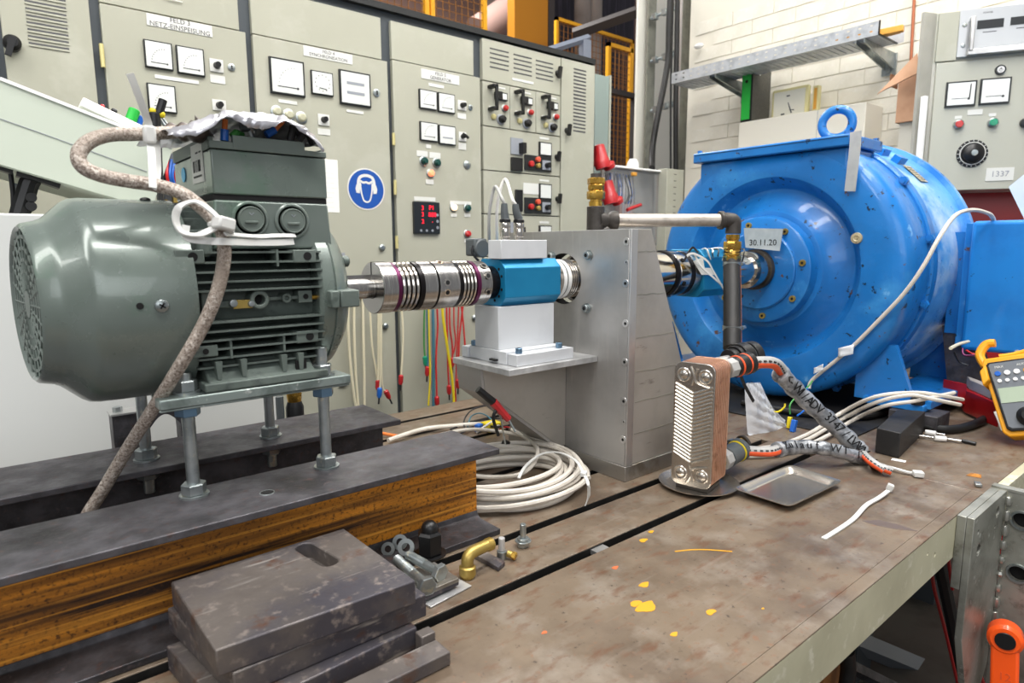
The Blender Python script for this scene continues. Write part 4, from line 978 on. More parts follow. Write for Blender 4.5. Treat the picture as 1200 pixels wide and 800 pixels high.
# ================================================================ BEAMS
ZB = .1568
def beam(label, x0, x1, y0, y1, web, tilt=0):
    t = thing('steel_beam', label, 'beam')
    yc = (y0+y1)/2; tf = .0105; tw = .008; rr = .012
    fil = lambda s: [(yc+s*(tw/2), ZB-tf-rr), (yc+s*(tw/2+rr*.3), ZB-tf-rr*.3), (yc+s*(tw/2+rr), ZB-tf)]
    obj('top_flange', B().prism([(y0, ZB-tf), (y0, ZB), (y1, ZB), (y1, ZB-tf)], 'x', x0, x1), 'beam_dark', t, bev=.0015)
    obj('bottom_flange', B().prism([(y0, .0005), (y0, tf), (yc-tw/2-rr, tf), (yc-tw/2-rr*.3, tf+rr*.3), (yc-tw/2, tf+rr), (yc+tw/2, tf+rr), (yc+tw/2+rr*.3, tf+rr*.3), (yc+tw/2+rr, tf), (y1, tf), (y1, .0005)], 'x', x0, x1), 'beam_dark', t, bev=.0012)
    obj('web', B().prism([(yc-tw/2, tf+rr), (yc-tw/2, ZB-tf), (yc+tw/2, ZB-tf), (yc+tw/2, tf+rr)], 'x', x0, x1-.001), web, t)
    return t
bn = beam('near dark steel beam with rusty orange web, its end beside the cable coil', -.7, .655, .825, .970, 'beam_rust')
bf = beam('far dark steel beam standing behind the rusty one under the motor', -.7, .618, 1.098, 1.262, 'beam_dark')
p_ = (0.2786,0.882,0.157)
obj('bolt_hole', B().cyl((p_[0], p_[1], ZB-.0005), (p_[0], p_[1], ZB+.0006), .009, n=20), 'dark_void', bn)
obj('bolt_hole_rim', B().torus((p_[0], p_[1], ZB), (0, 0, 1), .0095, .0009, 24, 6), 'zinc', bn)

# ================================================================ STUDS AND RAILS UNDER THE MOTOR
ZR0, ZR1 = 0.2834, 0.3043
ZR0 = ZR1-.014
def stud(label, x, y, ztop):
    t = thing('threaded_stud', label, 'stud', 'zinc studs carrying the motor')
    obj('rod', B().bcyl((x, y, .10), (x, y, ztop), .0085, .001, 20), 'zinc', t)
    def nut(z0, h, r, m_='zinc'): obj('nut', B().rev((x, y, z0), (x, y, 9), [(0, r*.92), (.0015, r), (h-.0015, r), (h, r*.92)], 6), m_, t)
    nut(ZB+.003, .016, .0165); obj('washer', B().cyl((x, y, ZB), (x, y, ZB+.003), .0195, n=28), 'zinc', t)
    nut(ZR0-.018, .016, .0165, 'zinc_blue' if 'near' in label else 'zinc'); nut(ZR1+.003, .015, .0155)
    obj('washer', B().cyl((x, y, ZR1), (x, y, ZR1+.003), .0185, n=28), 'zinc', t)
    nut(.125, .014, .0165); obj('washer', B().cyl((x, y, .1392), (x, y, .142), .019, n=24), 'zinc', t)
stud('near left zinc stud with nuts, standing on the rusty beam', .197, .938, ZR1+.028)
stud('near right zinc stud with nuts, its threaded end above the rail beside the end shield', .388, .930, ZR1+.045)
stud('far left zinc stud on the far beam, seen below the fan cowl', .176, 1.155, ZR1+.03)
stud('far right zinc stud on the far beam, below the middle of the motor', .377, 1.153, ZR1+.03)
for lab, y in (('painted steel rail under the near feet of the green motor', .934), ('painted steel rail under the far feet of the green motor', 1.155)):
    obj('mounting_rail', B().box(.158, .425, y-.026, y+.026, ZR0, ZR1).box(.158, .425, y-.022, y-.017, ZR0-.004, ZR0), 'rail_paint', label=lab, cat='rail', bev=.002, group='mounting rails')
MZ = .428
# ================================================================ GREEN MOTOR
MY = 1.043
mo = thing('electric_motor', 'grey-green electric motor with cooling fins on stud feet, left on the beams', 'motor')
def mp(prof, n=96): return B().rev((0, MY, MZ), (1, MY, MZ), prof, n)
def lean(b):          # the sheet-metal cowl is pushed slightly askew towards its grille end
    for v_ in b.v:
        if v_.x < .2: v_.x += (MY-v_.y)*.13*min(1, (.2-v_.x)/.14)*.8
    return b
cowl = obj('fan_cowl', lean(mp([(.046, .094), (.039, .0975), (.037, .1005), (.041, .1045), (.056, .108), (.064, .112), (.086, .133), (.093, .1372), (.104, .139), (.214, .140), (.214, .137), (.112, .134), (.06, .10)])), 'motor_paint', mo)
g = B()
for r in (.026, .041, .056, .071, .086):
    g.rev((.040, MY, MZ), (1, MY, MZ), [(0, r), (0, r+.0042), (.002, r+.0042), (.002, r), (0, r)], 64, False)
g.cyl((.0395, MY, MZ), (.042, MY, MZ), .018, n=40)
for k in range(24):
    a = 2*PI*k/24; p0 = Vector((.041, MY+.02*math.cos(a), MZ+.02*math.sin(a))); p1 = Vector((.041, MY+.097*math.cos(a), MZ+.097*math.sin(a))); g.tube([p0, p1], .0016, 4, 0)
obj('fan_grille', lean(g), 'motor_lid', mo, smooth=0)
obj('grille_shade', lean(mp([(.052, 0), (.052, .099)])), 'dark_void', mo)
p_ = Vector((0.1697,0.905,0.4277)); p_.y = MY-.1398
obj('cowl_screw', B().rev(p_, p_+Vector((0, -1, 0)), [(0, .0085), (.003, .008), (.005, .005), (.0055, 0)], 20), 'zinc', mo)
obj('screw_slot', B().obox(p_+Vector((0, -.0056, 0)), .0085, .001, .002, (0, .6, 0)).obox(p_+Vector((0, -.0056, 0)), .0085, .001, .002, (0, .6+PI/2, 0)), 'dark_void', mo)
obj('cowl_hole', B().cyl(p_+Vector((-.024, -.0005, .001)), p_+Vector((-.024, .004, .001)), .0042, n=16), 'dark_void', mo)
obj('cowl_stud', B().sph((.183, MY-.02, MZ+.139), .007, 12, (1, 1, .5)), 'black_plastic', mo)
# finned housing
obj('stator_barrel', mp([(.200, .080), (.200, .097), (.385, .097), (.385, .08)]), 'motor_cast', mo)
FX0, FX1 = .212, .392
def fin_y(z): return MY-math.sqrt(max(.129**2-min(abs(z)*.62, .12)**2, 0))
zs_ = [.066, .0525, .0395, .0265, .0145] + [-.0285, -.041, -.0535, -.066, -.079, -.0915]
for z in zs_:
    yo = fin_y(z)
    for s in (-1, 1):
        y0_, y1_ = (yo, MY) if s < 0 else (MY, 2*MY-yo)
        obj('cooling_fin', B().prism([(FX0, y0_+.002 if s < 0 else y0_), (FX0+.002, y0_), (FX1-.002, y0_), (FX1, y0_+.002 if s < 0 else y0_), (FX1, y1_), (FX0, y1_)], 'z', MZ+z-.0014, MZ+z+.0014), 'motor_cast', mo)
# top fins beside the terminal box
for k in range(5):
    y = MY-.09+.022*k; h = math.sqrt(.132**2-(y-MY)**2)
    obj('top_fin', B().box(.214, .252, y-.0015, y+.0015, MZ+.06, MZ+h), 'motor_cast', mo, bev=.001)
for k in (0, 1): obj('casting_lug', B().bcyl((.231+.004*k, MY-.112+.008*k, MZ+.06), (.231+.004*k, MY-.112+.008*k, MZ+.087+.01*k), .009, .004, 16), 'motor_cast', mo)
def boss(pc, w, h, r=.006):
    p = Vector(pc)
    o = obj('lifting_boss', B().box(p.x-w/2, p.x+w/2, p.y-.002, p.y+.06, p.z-h/2, p.z+h/2), 'motor_cast', mo, bev=.0015)
    obj('boss_hole', B().cyl((p.x+w*.1, p.y-.0026, p.z), (p.x+w*.1, p.y-.002, p.z), r, n=20), 'dark_void', o)
yb0 = MY-.124
boss((0.2102,0.919,0.4885), .036, .0185); boss((0.3655,0.919,0.4877), .034, .019); boss((0.3642,0.922,0.3683), .034, .0185); boss((0.2175,0.922,0.3609), .04, .016, .004)
for px, py, hh in ((325, 302, .016), (333, 402, .018), (271, 409, .018)):
    q = {325: (0.3253,0.919,0.4858), 333: (0.3291,0.922,0.3615), 271: (0.255,0.922,0.3604)}[px]
    obj('fin_web', B().box(q[0]-.0015, q[0]+.0015, q[1]-.001, q[1]+.05, q[2]-hh/2-.004, q[2]+hh/2+.004), 'motor_cast', mo)
# middle band with cast rib, eyes and a brass link
zb = MZ-.006; ym = MY-.118
b = B().box(.222, .238, ym, ym+.02, zb-.022, zb+.02).box(.24, .262, ym-.001, ym+.02, zb-.004, zb+.006)
obj('cast_rib', b, 'motor_cast', mo, bev=.002)
q = Vector((0.2976,0.922,0.4272))
b = B().rev((q.x, ym+.02, q.z), (q.x, -9, q.z), [(0, .0135), (.024, .0135), (.026, .012), (.026, .0075), (.012, .0075), (.012, 0)], 28).box(q.x+.012, q.x+.062, ym+.002, ym+.02, q.z-.0025, q.z+.0025)
b.rev((q.x+.04, ym+.02, q.z), (q.x+.04, -9, q.z), [(0, .007), (.022, .007), (.022, .003), (.016, .003), (.016, 0)], 16).box(q.x+.057, q.x+.078, ym-.002, ym+.02, q.z-.008, q.z+.01)
obj('cast_eye', b, 'motor_cast', mo, bev=.0008)
obj('eye_bore', B().cyl((q.x, ym+.0065, q.z), (q.x, ym+.0075, q.z), .007, n=18).cyl((q.x+.068, ym-.0027, q.z+.001), (q.x+.068, ym-.002, q.z+.001), .004, n=14), 'dark_void', mo)
obj('link_plate', B().box(q.x-.036, q.x-.010, ym-.004, ym-.002, q.z-.011, q.z+.001), 'brass_matt', mo, bev=.0006)
obj('link_screw', B().rev((q.x-.036, ym-.004, q.z-.003), (q.x-.036, -9, q.z-.003), [(0, .006), (.003, .005), (.004, 0)], 16), 'zinc', mo)
obj('link_screw', B().rev((q.x-.012, ym-.004, q.z-.005), (q.x-.012, -9, q.z-.005), [(0, .005), (.003, .004), (.004, 0)], 16), 'zinc', mo)
obj('hex_screw', B().hex((.386, MY-.113, MZ-.002), (.392, MY-.113, MZ-.002), .0075).cyl((.37, MY-.113, MZ-.002), (.4, MY-.113, MZ-.002), .0035, n=12), 'brass', mo)
# end shield
obj('end_shield', mp([(.385, .10), (.385, .125), (.390, .131), (.407, .131), (.4085, .1285), (.4095, .1285), (.411, .131), (.425, .126), (.440, .108), (.447, .085), (.450, .05), (.452, .03), (.452, 0)]), 'motor_paint', mo)
for k in range(4):
    a = math.radians(180+2+90*k)
    b = B(); b.T = Matrix.Translation((0, MY, MZ)) @ Matrix.Rotation(a, 4, 'X')
    b.box(.394, .408, .108, .146, -.013, .013); b.box(.4095, .440, .108, .146, -.013, .013)
    obj('shield_lug', b, 'motor_cast', mo, bev=.002)
obj('grease_nipple', B().bcyl((.452, MY-.085, MZ+.05), (.440, MY-.085, MZ+.05), .009, .002, 16), 'motor_cast', mo)
obj('motor_shaft', B().bcyl((.45, MY, MZ), (.56, MY, MZ), .019, .002, 40), 'steel_bright', mo)
obj('shaft_key', B().box(.462, .56, MY-.004, MY+.004, MZ+.017, MZ+.0235), 'steel_bright', mo)
# feet
for s in (-1, 1):
    y0_, y1_ = sorted((MY+s*.055, MY+s*.131))
    poly = [(MY+s*.02, MZ-.115), (MY+s*.095, MZ-.085), (MY+s*.118, MZ-.105), (MY+s*.131, ZR1+.012), (MY+s*.131, ZR1+.001), (MY+s*.055, ZR1+.001), (MY+s*.05, MZ-.118)]
    obj('foot', B().prism(poly, 'x', .222, .372), 'motor_cast', mo, bev=.002)
    obj('foot', B().prism([(MY+s*.085, ZR1+.001), (MY+s*.085, ZR1+.013), (MY+s*.133, ZR1+.013), (MY+s*.133, ZR1+.001)], 'x', .215, .39), 'motor_cast', mo, bev=.002)
for x_ in (.235, .268, .325, .35): obj('foot_rib', B().prism([(x_-.003, MZ-.083), (x_+.006, MZ-.083), (x_+.004, MZ-.108), (x_-.001, MZ-.108)], 'y', MY-.126, MY-.09), 'motor_cast', mo)
obj('foot_pocket', B().box(.344, .360, MY-.1235, MY-.12, MZ-.108, MZ-.094), 'dark_void', mo)
# terminal box
BX0, BX1, BY0, BY1 = .251, .414, .940, 1.15
zc0 = 0.4987; zl = 0.5656; zl2 = 0.5704; zt = 0.6335; zt2 = 0.6534
tbx = obj('terminal_box', B().prism([(BX0-.006, zc0), (BX0, zl), (BX1, zl), (BX1+.004, zc0)], 'y', BY0-.001, BY1), 'motor_paint', mo, bev=.003,)
obj('box_step', B().box(BX0+.001, BX1-.001, BY0+.002, BY1, zl, zl2+.003), 'dark_void', mo)
obj('box_upper', B().box(BX0, BX1, BY0, BY1, zl2+.003, zt-.001), 'motor_paint', mo, bev=.002)
# box rim, cut away where the leads come out
rim = B()
zr = zt+.0005
rim.box(BX0-.001, BX0+.03, BY0-.001, BY0+.006, zr, zr+.010).box(BX0+.03, BX1-.032, BY0-.001, BY0+.006, zr, zt2).box(BX1-.032, BX1+.001, BY0-.001, BY0+.006, zr, zr+.008)
rim.box(BX0-.001, BX0+.006, BY0+.006, BY1, zr, zt2-.002).box(BX1-.005, BX1+.001, BY0+.006, BY1, zr, zr+.012).box(BX0+.006, BX1-.005, BY1-.006, BY1, zr, zt2)
obj('box_rim', rim, 'motor_lid', mo, bev=.0008)
obj('box_inside', B().box(BX0+.007, BX1-.006, BY0+.007, BY1-.007, zt-.001, zt+.002), 'dark_void', mo)
for px, in ((293,), (342,)):
    q = Vector({293: (0.2971,0.939,0.5398), 342: (0.3568,0.939,0.5388)}[px])
    obj('gland_ring', B().rev((q.x, .940, q.z), (q.x, -9, q.z), [(0, .0262), (.0035, .0255), (.005, .0235), (.005, .0215), (.001, .0205), (.001, 0)], 40), 'motor_paint', mo)
    pl = obj('gland_plug', B().rev((q.x, .938, q.z), (q.x, -9, q.z), [(0, .018), (.006, .018), (.008, .0165), (.007, .0155), (.007, 0)], 40), 'motor_lid', mo)
    obj('plug_bar', B().box(q.x-.010, q.x+.008, .928, .931, q.z-.006, q.z-.002), 'motor_lid', pl, bev=.0012)
    obj('plug_mark', B().strip([(q.x-.003, .9308, q.z+.009), (q.x, .9308, q.z+.006), (q.x+.003, .9308, q.z+.009)], .001, .0006, (0, 1, 0), 0), 'bar_grey', pl)
# labels on the left side of the box
q0, q1 = (0.25,1.0377,0.6464), (0.25,0.9739,0.5927)
lb = obj('barcode_label', B().box(.2498, .2508, min(q0[1], q1[1])+.004, max(q0[1], q1[1]), q1[2], q0[2]), 'label_white', mo)
ya, yb2 = min(q0[1], q1[1])+.004, max(q0[1], q1[1]); hh = q0[2]-q1[2]
b = B()
for k in range(16):
    if random.random() < .7: y = ya+(yb2-ya)*(.15+.045*k); b.box(.2494, .2498, y, y+.0012, q1[2]+hh*.28, q1[2]+hh*.58)
b.box(.2494, .2498, ya+.006, ya+.016, q1[2]+hh*.75, q1[2]+hh*.79).box(.2494, .2498, ya+.022, ya+.034, q1[2]+hh*.75, q1[2]+hh*.79).box(.2494, .2498, ya+.008, yb2-.008, q1[2]+hh*.14, q1[2]+hh*.19)
obj('barcode', b, 'print_black', lb)
q = (0.25,1.0905,0.6109); obj('round_sticker', B().cyl((.2494, q[1], q[2]), (.2505, q[1], q[2]), .011, n=24), 'sticker_blue', mo)
# leads inside box
for lab, m_, m2, pts in [('terminal_lead', 'wire_blue', 'wire_orange', [(0.2744,0.955,0.6468),(0.2754,0.955,0.6618),(0.2774,0.955,0.6756)]), ('terminal_lead', 'wire_blue', 'wire_orange', [(0.3324,0.955,0.6609),(0.3451,0.955,0.6694),(0.3584,0.955,0.684)]),
                         ('terminal_lead', 'wire_green', 'wire_green', [(0.2865,0.96,0.6544),(0.2938,0.96,0.661),(0.3037,0.97,0.6599)]), ('terminal_lead', 'wire_black', 'wire_black', [(0.3669,0.955,0.656),(0.3712,0.95,0.6764),(0.3827,0.955,0.6637)]),
                         ('terminal_lead', 'grey_plastic', 'zinc', [(0.3019,0.97,0.6691),(0.3138,0.97,0.6704),(0.3177,0.97,0.6566)]), ('terminal_lead', 'wire_black', 'wire_black', [(0.3798,0.955,0.6573),(0.3891,0.95,0.6735),(0.4005,0.955,0.6531)])]:
    obj(lab, B().tube(pts[:2], .0055, 10, 0), m_, mo); obj(lab, B().tube(pts[1:], .0038, 8, 0), m2, mo)

# crumpled foil over the box
top_e = [Vector(p) for p in [(0.1984,0.93,0.651),(0.2177,0.93,0.6563),(0.2359,0.93,0.667),(0.2555,0.93,0.6769),(0.2754,0.93,0.6844),(0.2943,0.93,0.684),(0.3115,0.93,0.6862),(0.3325,0.93,0.6854),(0.3495,0.93,0.6874),(0.365,0.93,0.6799),(0.3836,0.93,0.6725),(0.3959,0.93,0.6618),(0.4057,0.93,0.6481)]]
low_e = [Vector(p) for p in [(0.1956,0.915,0.6413),(0.2123,0.915,0.641),(0.2329,0.915,0.6463),(0.2503,0.915,0.6589),(0.2673,0.915,0.6739),(0.281,0.915,0.669),(0.2961,0.915,0.6619),(0.3142,0.915,0.6605),(0.3321,0.915,0.667),(0.3458,0.915,0.6778),(0.3623,0.915,0.6681),(0.3818,0.915,0.6572),(0.4001,0.915,0.6386)]]
rnd = random.Random(3); vs = []; nx = 48; cols = []
def samp(e, t): k = t*(len(e)-1); i = min(int(k), len(e)-2); return e[i].lerp(e[i+1], k-i)
rows_ = [(0, .0), (0, .5), (1, 0)]
for i in range(nx+1):
    t = i/nx; lo_, hi_ = samp(low_e, t), samp(top_e, t)
    col_ = [lo_, lo_.lerp(hi_, .5)+Vector((0, -.004, 0)), hi_]
    for j in range(1, 9):
        v = j/8; col_.append(Vector((hi_.x, .93+.21*v, hi_.z+(max(zt2+.003, hi_.z-.02)-hi_.z)*v+.006*math.sin(PI*v))))
    for p in col_: vs.append(p+Vector([rnd.uniform(-.0016, .0016) for _ in range(3)]))
m_ = 11
fs = [(i*m_+j, i*m_+j+1, (i+1)*m_+j+1, (i+1)*m_+j) for i in range(nx) for j in range(m_-1)]
o = obj('foil_sheet', B().add(vs, fs), 'foil', label='crumpled silver foil sheet draped over the open motor terminal box', cat='foil', smooth=25); o.modifiers.new('s', 'SOLIDIFY').thickness = .0008
o = obj('foil_wrap', B().tube([(0.2121,0.985,0.6579),(0.2203,0.975,0.6563),(0.2307,0.965,0.6549),(0.2401,0.955,0.6557),(0.2489,0.95,0.6626)], .0125, 10, 5, rs=lambda t: .0085+.0075*t+.002*math.sin(t*20)), 'foil_brown', label='brown crumpled foil sleeve where the braided cable enters the box', cat='foil')

# braided cable + ties
obj('braided_cable', B().tube([(0.2267,0.975,0.657),(0.2004,0.97,0.6513),(0.1659,0.945,0.6432),(0.1338,0.93,0.6368),(0.1108,0.92,0.6253),(0.0987,0.915,0.609),(0.1019,0.91,0.5942),(0.1193,0.905,0.5852),(0.1445,0.9,0.5804),(0.1726,0.895,0.5766),(0.1984,0.885,0.568),(0.2202,0.875,0.5484),(0.2361,0.865,0.5241),(0.2396,0.865,0.5005),(0.2357,0.87,0.4679),(0.2253,0.875,0.433),(0.2099,0.885,0.3966),(0.1868,0.9,0.3524),(0.1583,0.95,0.2868),(0.1309,1,0.2241),(0.099,1.03,0.1607),(0.0812,1.04,0.1306),(0.0674,1.045,0.1048)], .0085, 14, 7), 'braid', label='thick braided metal sleeve cable looping from the motor box down between the beams', cat='cable')
ct1 = thing('cable_tie', 'big white cable tie standing upright around the loop of the braided cable', 'cable tie')
obj('tie_strap', B().strip([(0.1564,0.9,0.7057),(0.1629,0.905,0.6882),(0.1718,0.915,0.6642),(0.1771,0.925,0.649),(0.1767,0.925,0.6324),(0.1719,0.9,0.6045),(0.1676,0.885,0.5725)], .0085, .0022, (0, -1, 0)), 'tie_plastic', ct1)
obj('tie_head', B().obox((0.1759,0.922,0.6402), .014, .013, .022), 'tie_plastic', ct1, bev=.003)
obj('tie_strap', B().strip([(0.1676,0.885,0.5725),(0.1803,0.92,0.5915),(0.1883,0.95,0.6216),(0.1939,0.975,0.6469)], .0085, .0022, (0, -1, 0)), 'tie_plastic', ct1)
ct2 = thing('cable_tie', 'white cable tie ring knotted round the braided cable below the terminal box', 'cable tie')
obj('tie_strap', B().strip([(0.2351,0.845,0.5299),(0.2207,0.85,0.5473),(0.2073,0.86,0.5565),(0.1918,0.87,0.5493),(0.1869,0.87,0.5338),(0.1923,0.865,0.5193),(0.2071,0.855,0.5162),(0.224,0.85,0.5235),(0.2362,0.842,0.5298)], .009, .002, (.3, -.6, .7)), 'tie_plastic', ct2)
obj('tie_head', B().obox((0.2353,0.846,0.5299), .024, .018, .016, (0, .2, .4)), 'tie_plastic', ct2, bev=.003)
obj('tie_head', B().torus((0.2364,0.862,0.5251), (.35, 0, 1), .0125, .004, 20, 8), 'tie_plastic', ct2)
ct3 = thing('cable_tie', 'white cable tie whose flat tail lies along the bottom of the motor box', 'cable tie')
obj('tie_strap', B().strip([(0.1979,0.87,0.5278),(0.1967,0.865,0.5131),(0.2157,0.86,0.509),(0.238,0.85,0.5079),(0.2923,0.905,0.5073),(0.3277,0.922,0.5075),(0.3551,0.932,0.5089)], .009, .002, (0, -1, .15)), 'tie_plastic', ct3)
obj('tie_strap', B().strip([(0.2362,0.845,0.5173),(0.2928,0.905,0.5155),(0.3282,0.922,0.5172),(0.3581,0.932,0.5176)], .006, .002, (0, -1, .6)), 'tie_plastic', ct3)

# ================================================================ COUPLING MOTOR - TRANSDUCER
q = lambda px: px
def cx(v): return v
x_ = [0.5358, 0.5653, 0.5714, 0.612, 0.6211, 0.6489, 0.6775, 0.7011, 0.7071, 0.7417, 0.75, 0.7841]
R1 = .0465
bc = thing('bellows_coupling', 'shiny steel coupling with two bellows between green motor and blue sensor', 'coupling')
def seg(nm, prof, m_, **k): return obj(nm, sh(B(), prof, 56), m_, bc, **k)
hub = B().rev((0, SY, SZ), (1, SY, SZ), [(x_[0], .0195), (x_[0], R1-.001), (x_[0]+.001, R1), (x_[1], R1), (x_[1], .0195), (x_[0], .0195)], 56, False)
obj('clamp_hub', hub, 'steel_bright', bc)
obj('hub_slot', B().box(x_[0]-.0005, x_[0]+.026, SY-.0012, SY+.0012, SZ+.0195, SZ+R1+.0004), 'dark_void', bc)
obj('hub_slot', B().box(x_[0]-.0006, x_[0]+.001, SY-R1+.002, SY-.02, SZ-.001, SZ+.001), 'steel_black', bc)
seg('ring', [(x_[1]+.0002, .02), (x_[1]+.0002, .0455), (x_[2]+.002, .0455), (x_[2]+.002, .02)], 'oxide_purple')
def bellows(xa, xb, n=4):
    seg('bellows_core', [(xa, .02), (xa, .0405), (xb, .0405), (xb, .02)], 'steel_black')
    for k in range(n):
        c_ = xa+(xb-xa)*(k+.5)/n; w_ = (xb-xa)/n*.36
        seg('bellows_ring', [(c_-w_, .040), (c_-w_*.8, .0445), (c_, .0458), (c_+w_*.8, .0445), (c_+w_, .040)], 'bellows_steel')
bellows(x_[2]+.0022, x_[3]-.0002)
seg('ring', [(x_[3], .02), (x_[3], .0455), (x_[4]-.0002, .0455), (x_[4]-.0002, .02)], 'steel_black')
seg('clamp_hub', [(x_[4], .02), (x_[4], R1), (x_[5], R1), (x_[5], .02)], 'steel_bright')
seg('spacer', [(x_[5]+.0002, .02), (x_[5]+.0002, .036), (x_[5]+.004, .036), (x_[5]+.004, .02)], 'steel_black')
seg('clamp_hub', [(x_[5]+.0042, .02), (x_[5]+.0042, R1), (x_[6], R1), (x_[7]-.002, R1-.001), (x_[7]-.002, .02)], 'steel_bright')
seg('ring', [(x_[7]-.0018, .02), (x_[7]-.0018, .0455), (x_[8], .0455), (x_[8], .02)], 'steel_black')
bellows(x_[8]+.0002, x_[9]-.0002)
seg('ring', [(x_[9], .02), (x_[9], .0455), (x_[10], .0455), (x_[10], .02)], 'oxide_purple')
seg('clamp_hub', [(x_[10]+.0002, .02), (x_[10]+.0002, R1-.002), (x_[11]-.006, R1-.002), (x_[11]-.006, .02)], 'steel_bright')
for xx, a in ((.5*(x_[5]+x_[6])+.006, 195), (.5*(x_[5]+x_[6])+.006, 172), (.5*(x_[10]+x_[11]), 200), (.5*(x_[10]+x_[11]), 160), (.5*(x_[10]+x_[11]), 130), (.5*(x_[5]+x_[6])+.008, 110)):
    a = math.radians(a); d_ = Vector((0, math.cos(a), math.sin(a))); p_ = Vector((xx, SY, SZ))+d_*(R1-.0004)
    s_ = obj('clamp_screw', B().cyl(p_, p_+d_*.001, .0068, n=20), 'steel_polished', bc); obj('screw_hole', B().cyl(p_+d_*.0009, p_+d_*.0014, .0042, n=14), 'dark_void', s_)
seg('core', [(x_[2], .018), (x_[11], .018)], 'steel_bright')

# ================================================================ BLUE SENSOR ON PEDESTAL
ts = thing('torque_sensor', 'bright blue octagonal torque sensor on a white pedestal, two plugs on top', 'sensor')
bx0, bx1 = 0.8068, 0.9619
obj('sensor_body', octo(bx0, bx1, .048, .018), 'anodised_blue', ts, bev=.0012)
for a in (135, 160, 200, 225, 250):
    a_ = math.radians(a); p_ = Vector((bx0, SY+.039*math.cos(a_), SZ+.039*math.sin(a_)))
    obj('face_screw', B().cyl(p_, p_+Vector((-.0008, 0, 0)), .003, n=12), 'dark_void', ts)
seg2 = sh(B(), [(x_[11]-.0055, .02), (x_[11]-.0055, .034), (bx0-.0005, .034), (bx0-.0005, .02)]); obj('flange_ring', seg2, 'steel_black', ts)
tz0 = SZ+.0457; tz1 = 0.5139
tx0, tx1 = 0.8002, 0.9255
obj('connector_block', B().box(tx0, tx1, 1.0, 1.042, SZ+.0482, tz1), 'alu_matt', ts, bev=.0012)
px0, px1 = 0.7944, 0.9497
ZP = .2975
zpl = 0.2636
FH = .027
fx0, fx1 = 0.791, 0.9527
obj('pedestal', B().box(px0, px1, 1.003, 1.083, zpl+FH, SZ-.0482), 'alu_matt', ts, bev=.001)
obj('pedestal_foot', B().box(fx0+.001, fx1-.004, .975, 1.10, zpl+.0005, zpl+FH), 'alu_matt', ts, bev=.001)
obj('foot_bar', B().box(fx0+.004, fx1, .945, .974, zpl+.0005, zpl+FH-.003), 'alu_matt', ts, bev=.001)
obj('foot_bar', B().box(fx0-.004, fx0+.03, 1.101, 1.122, zpl+.0005, zpl+FH-.003), 'alu_matt', ts, bev=.001)
for p_ in ((0.8126,0.96,0.3053), (0.924,0.96,0.3049), (0.7977,1.09,0.3046)):
    p_ = Vector(p_); z_ = zpl+FH+.0005 if p_.y > 1 else zpl+FH-.0025
    s_ = obj('socket_screw', B().bcyl((p_.x, p_.y, z_), (p_.x, p_.y, z_+.011), .0072, .0008, 20), 'zinc_blue', ts)
    obj('screw_socket', B().cyl((p_.x, p_.y, z_+.0111), (p_.x, p_.y, z_+.0115), .0035, n=6), 'dark_void', s_)
obj('clip', B().box(fx0-.008, fx0, 1.0, 1.02, zpl+.006, zpl+.010), 'black_plastic', ts)
for i, (px, lab) in enumerate([(592, 'left metal plug with grey boot on the blue sensor'), (607, 'right metal plug with grey boot on the blue sensor')]):
    p0 = Vector([(0.8275,1.02,0.5176), (0.8641,1.02,0.5178)][i]); p0.z = tz1
    t = thing('cable_plug', lab, 'plug', 'plugs on the blue sensor')
    prof = [(0, .0085), (.006, .0085), (.007, .0105), (.012, .0112), (.022, .0112), (.024, .0105), (.026, .0112), (.033, .0112), (.035, .0105)]
    obj('plug_shell', B().rev(p0, p0+Vector((0, 0, 1)), prof, 18), 'bellows_steel', t)
    obj('plug_ring', B().bcyl(p0+Vector((0, 0, .035)), p0+Vector((0, 0, .042)), .0115, .001, 24), 'black_plastic', t)
    tip = p0+Vector((-.002 if i == 0 else -.009, .0, .073))
    obj('plug_boot', B().tube([p0+Vector((0, 0, .042)), p0.lerp(tip, .8), tip], .008, 14, 4, rs=lambda t_: .0092-.003*t_), 'grey_plastic', t)
    pts = [[tip, tip+Vector((-.004, .004, .012)), Vector((0.8333,1.06,0.623)), Vector((0.8271,1.07,0.5781)), Vector((0.8321,1.08,0.5344)), Vector((0.8569,1.11,0.4801))],
           [tip, tip+Vector((-.006, .003, .010)), Vector((0.8608,1.06,0.6402)), Vector((0.8501,1.07,0.6018)), Vector((0.8529,1.08,0.549)), Vector((0.8784,1.11,0.4892))]][i]
    obj('plug_cable', B().tube(pts, .0034, 8), 'wire_white' if i else 'hose_grey', t)
q = Vector((0.8278,1.09,0.4969))
ad = thing('inspection_cap', 'smoky dark plastic disc cap beside the connector block', 'cap')
obj('cap_body', B().bcyl(q+Vector((-.012, -.01, 0)), q+Vector((-.012, .016, 0)), .019, .002, 28), 'grey_plastic', ad)
obj('cap_block', B().box(q.x-.03, q.x+.004, q.y-.004, q.y+.03, q.z-.016, q.z+.021), 'grey_plastic', ad, bev=.004)
obj('cap_lead', B().tube([q+Vector((-.03, 0, .006)), q+Vector((-.033, 0, -.01)), q+Vector((-.02, -.005, -.026))], .0028, 8), 'wire_black', ad)

